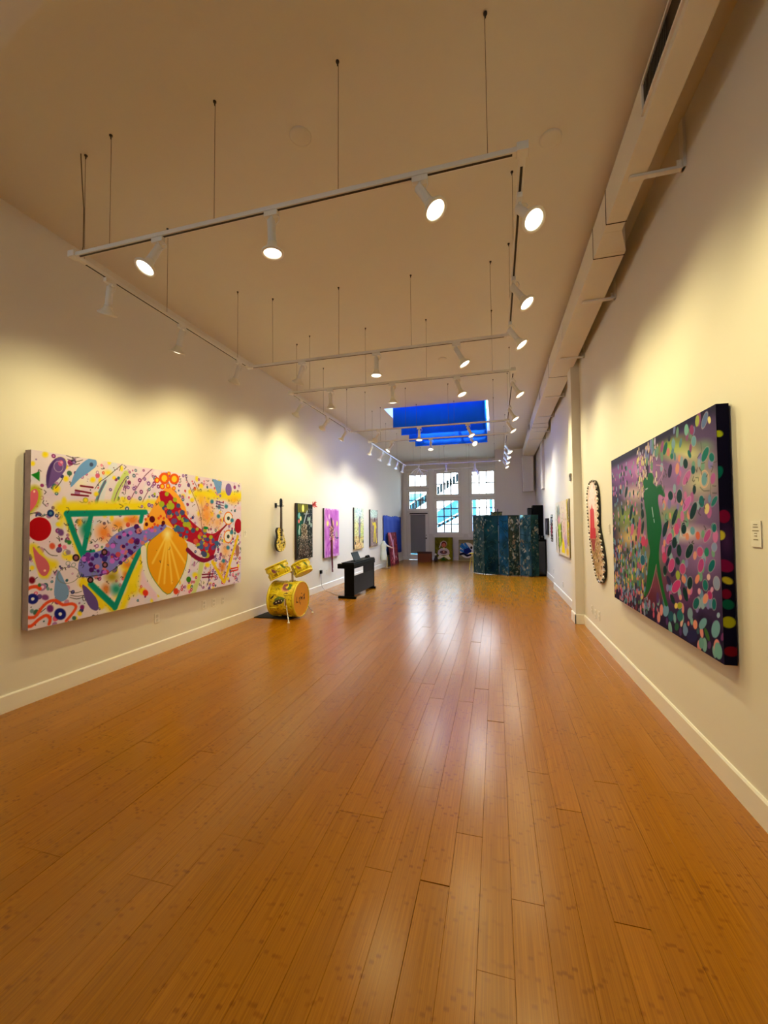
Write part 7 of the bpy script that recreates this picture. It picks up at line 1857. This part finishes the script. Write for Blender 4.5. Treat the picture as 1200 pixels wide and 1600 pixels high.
# ------------------------------------------------------------------ folding screen, black cabinets
SP = [(3.317, 13.49), (3.666, 13.13), (4.105, 13.05), (4.389, 12.87), (4.712, 12.94), (5.017, 12.70), (5.239, 12.82)]
fsn = empty('folding_screen', (4.3, 13.0, 0), label='six-panel dark teal folding screen with painted flowers', cat='folding screen'); fso = (4.3, 13.0, 0)
TEAL = mat('teal_panel_edge', (16, 38, 42), .5)
for k in range(6):
    a_, b_ = Vector((SP[k][0], SP[k][1], 0)), Vector((SP[k + 1][0], SP[k + 1][1], 0)); d = (b_ - a_); w_ = d.length; d.normalize(); nrm = Vector((d.y, -d.x, 0))
    base = [(44, 66, 68), (18, 52, 56), (26, 70, 98), (38, 48, 38), (44, 76, 88), (28, 56, 54)][k]
    A_ = Art(w_ - .012, 1.79, base, .010, (1.15, 1.0, 0.9)); Q = random.Random(30 + k)
    for _ in range(26): A_.e(Q.uniform(0, w_), Q.uniform(0, 1.8), Q.uniform(.05, .14), Q.uniform(.1, .3), 0, Q.choice([tuple(int(v * 1.25) for v in base), tuple(int(v * .7) for v in base), (20, 50, 56), (30, 60, 70)]), 1)
    if k == 1: A_.e(w_ * .5, .2, .25, .5, 0, (6, 26, 36), 1)
    if k == 2: A_.e(w_ * .5, 1.5, .25, .4, 0, (12, 66, 96), 1)
    nfl = [70, 8, 14, 70, 44, 26][k]; zr = [(0, 1.75), (1.2, 1.75), (0, .5), (0, 1.75), (0, 1.75), (.6, 1.7)][k]
    for _ in range(nfl):
        fx, fz = Q.uniform(.02, w_ - .03), Q.uniform(*zr); c_ = Q.choice([(110, 124, 118), (140, 142, 130), (92, 104, 90), (150, 144, 122), (76, 92, 78), (112, 98, 76)]); s_ = Q.uniform(.012, .036)
        for z_ in range(Q.choice([1, 1, 2, 4])): A_.e(fx + Q.uniform(-s_, s_) * 1.4, fz + Q.uniform(-s_, s_) * 1.6, s_ * .8, s_ * 1.5, Q.uniform(-.8, .8), c_, .4)
    A_.squig(26, Q, .004, (70, 90, 70), ln=.12); A_.squig(14, Q, .006, (16, 30, 26), ln=.2)
    vsx = [a_ + d * .006, b_ - d * .006]
    pb = MB(fso); th_ = nrm * -.022
    vs = [vsx[0] + Vector((0, 0, .02)), vsx[1] + Vector((0, 0, .02)), vsx[1] + Vector((0, 0, 1.82)), vsx[0] + Vector((0, 0, 1.82))]
    pb.add(vs + [v + th_ for v in vs], [(0, 1, 2, 3), (7, 6, 5, 4), (0, 4, 5, 1), (3, 2, 6, 7), (1, 5, 6, 2), (0, 3, 7, 4)])
    for e_ in (0.03, w_ - .05): 
        q0 = a_ + d * e_; pb.box(q0.x - .012, q0.x + .012, q0.y + .0, q0.y + .02, 0, .025)
    po_ = pb.build('panel', TEAL, fsn)
    o3 = Vector(fso); me = A_.mesh('painted_face', lambda x_, z_: np.stack([a_.x + d.x * (x_ + .006) + nrm.x * .001 - o3.x, a_.y + d.y * (x_ + .006) + nrm.y * .001 - o3.y, z_ + .025], 1)); me.materials.append(PAINT)
    part_mesh('painted_face', me, po_)
for k in range(1, 6):
    for zz in (.3, 1.0, 1.55): MB(fso).cyl((SP[k][0], SP[k][1] + .006, zz - .03), (SP[k][0], SP[k][1] + .006, zz + .03), .008, n=8).build('hinge', CHROME if k in (1, 3) else DKMETAL, fsn)
cab = empty('low_cabinet', (5.33, 13.2, 0), label='low black cabinet against the right wall beside the folding screen', cat='cabinet'); co_ = (5.33, 13.2, 0)
MB(co_).box(5.20, 5.452, 12.97, 13.6, .0, 1.06).build('body', BLACK, cab, bevel=.004); MB(co_).box(5.19, 5.455, 12.955, 13.61, 1.06, 1.09).build('top', BLACK, cab, bevel=.004)
MB(co_).box(5.22, 5.43, 12.958, 12.97, .06, 1.03).build('door', mat('black_gloss', (10, 10, 12), .25), cab)
sg_ = empty('small_speaker', (5.36, 13.2, 1.09), label='small dark device on top of the low black cabinet', cat='speaker')
MB((5.36, 13.2, 1.09)).box(5.29, 5.42, 13.05, 13.25, 1.09, 1.20).build('case', BLACK, sg_, bevel=.01); MB((5.36, 13.2, 1.09)).lathe([(0, 0), (.04, 0), (.045, -.006), (0, -.012)], (5.355, 13.05, 1.145), (0, 1, 0), 16).build('cone', DKMETAL, sg_)
tc_ = empty('tall_cabinet', (5.33, 13.95, 0), label='tall black cabinet rising behind the folding screen', cat='cabinet'); to_ = (5.33, 13.95, 0)
MB(to_).box(5.16, 5.46, 13.66, 14.15, 0, 2.14).build('body', BLACK, tc_, bevel=.006); MB(to_).box(5.18, 5.44, 13.648, 13.66, .1, 2.1).build('door', BLACK, tc_); MB(to_).cyl((5.2, 13.635, 1.0), (5.2, 13.635, 1.15), .008, n=8).build('handle', DKMETAL, tc_)
sk2 = empty('floor_speaker', (5.07, 13.95, 0), label='narrow black floor speaker left of the tall black cabinet', cat='speaker')
MB((5.07, 13.95, 0)).box(5.02, 5.135, 13.7, 14.1, 0, 2.06).build('case', BLACK, sk2, bevel=.005); MB((5.07, 13.95, 0)).box(5.03, 5.125, 13.692, 13.7, .2, 2.02).build('speaker_cloth', mat('speaker_cloth', (20, 20, 22), .9), sk2)
cb_ = empty('basket', (4.06, 14.0, 0), label='mottled green crate top showing above the folding screen', cat='crate'); cbo = (4.06, 14.0, 0); CR = pattern_mat('mottled_crate', (40, 44, 26), (96, 104, 52), (130, 110, 60), 18, .45, .6)
MB(cbo).box(3.88, 4.23, 13.85, 14.15, 1.6, 1.95).build('crate_body', CR, cb_); MB(cbo).box(3.87, 4.24, 13.84, 14.16, 1.93, 1.96).build('crate_rim', mat('dark_green_rim', (36, 46, 30), .7), cb_); MB(cbo).box(3.86, 4.25, 13.83, 14.17, 0, 1.6).build('pedestal', WHITE, cb_)
pl_ = empty('thin_post', (4.09, 13.3, 0), label='thin dark post standing just behind the folding screen', cat='post')
MB((4.09, 13.3, 0)).cyl((4.09, 13.3, .01), (4.09, 13.3, 2.03), .014, n=10).build('pole', TEAL, pl_); MB((4.09, 13.3, 0)).lathe([(0, 0), (.12, 0), (.12, .012), (.02, .02), (0, .02)], (4.09, 13.3, 0), n=20).build('foot', TEAL, pl_)
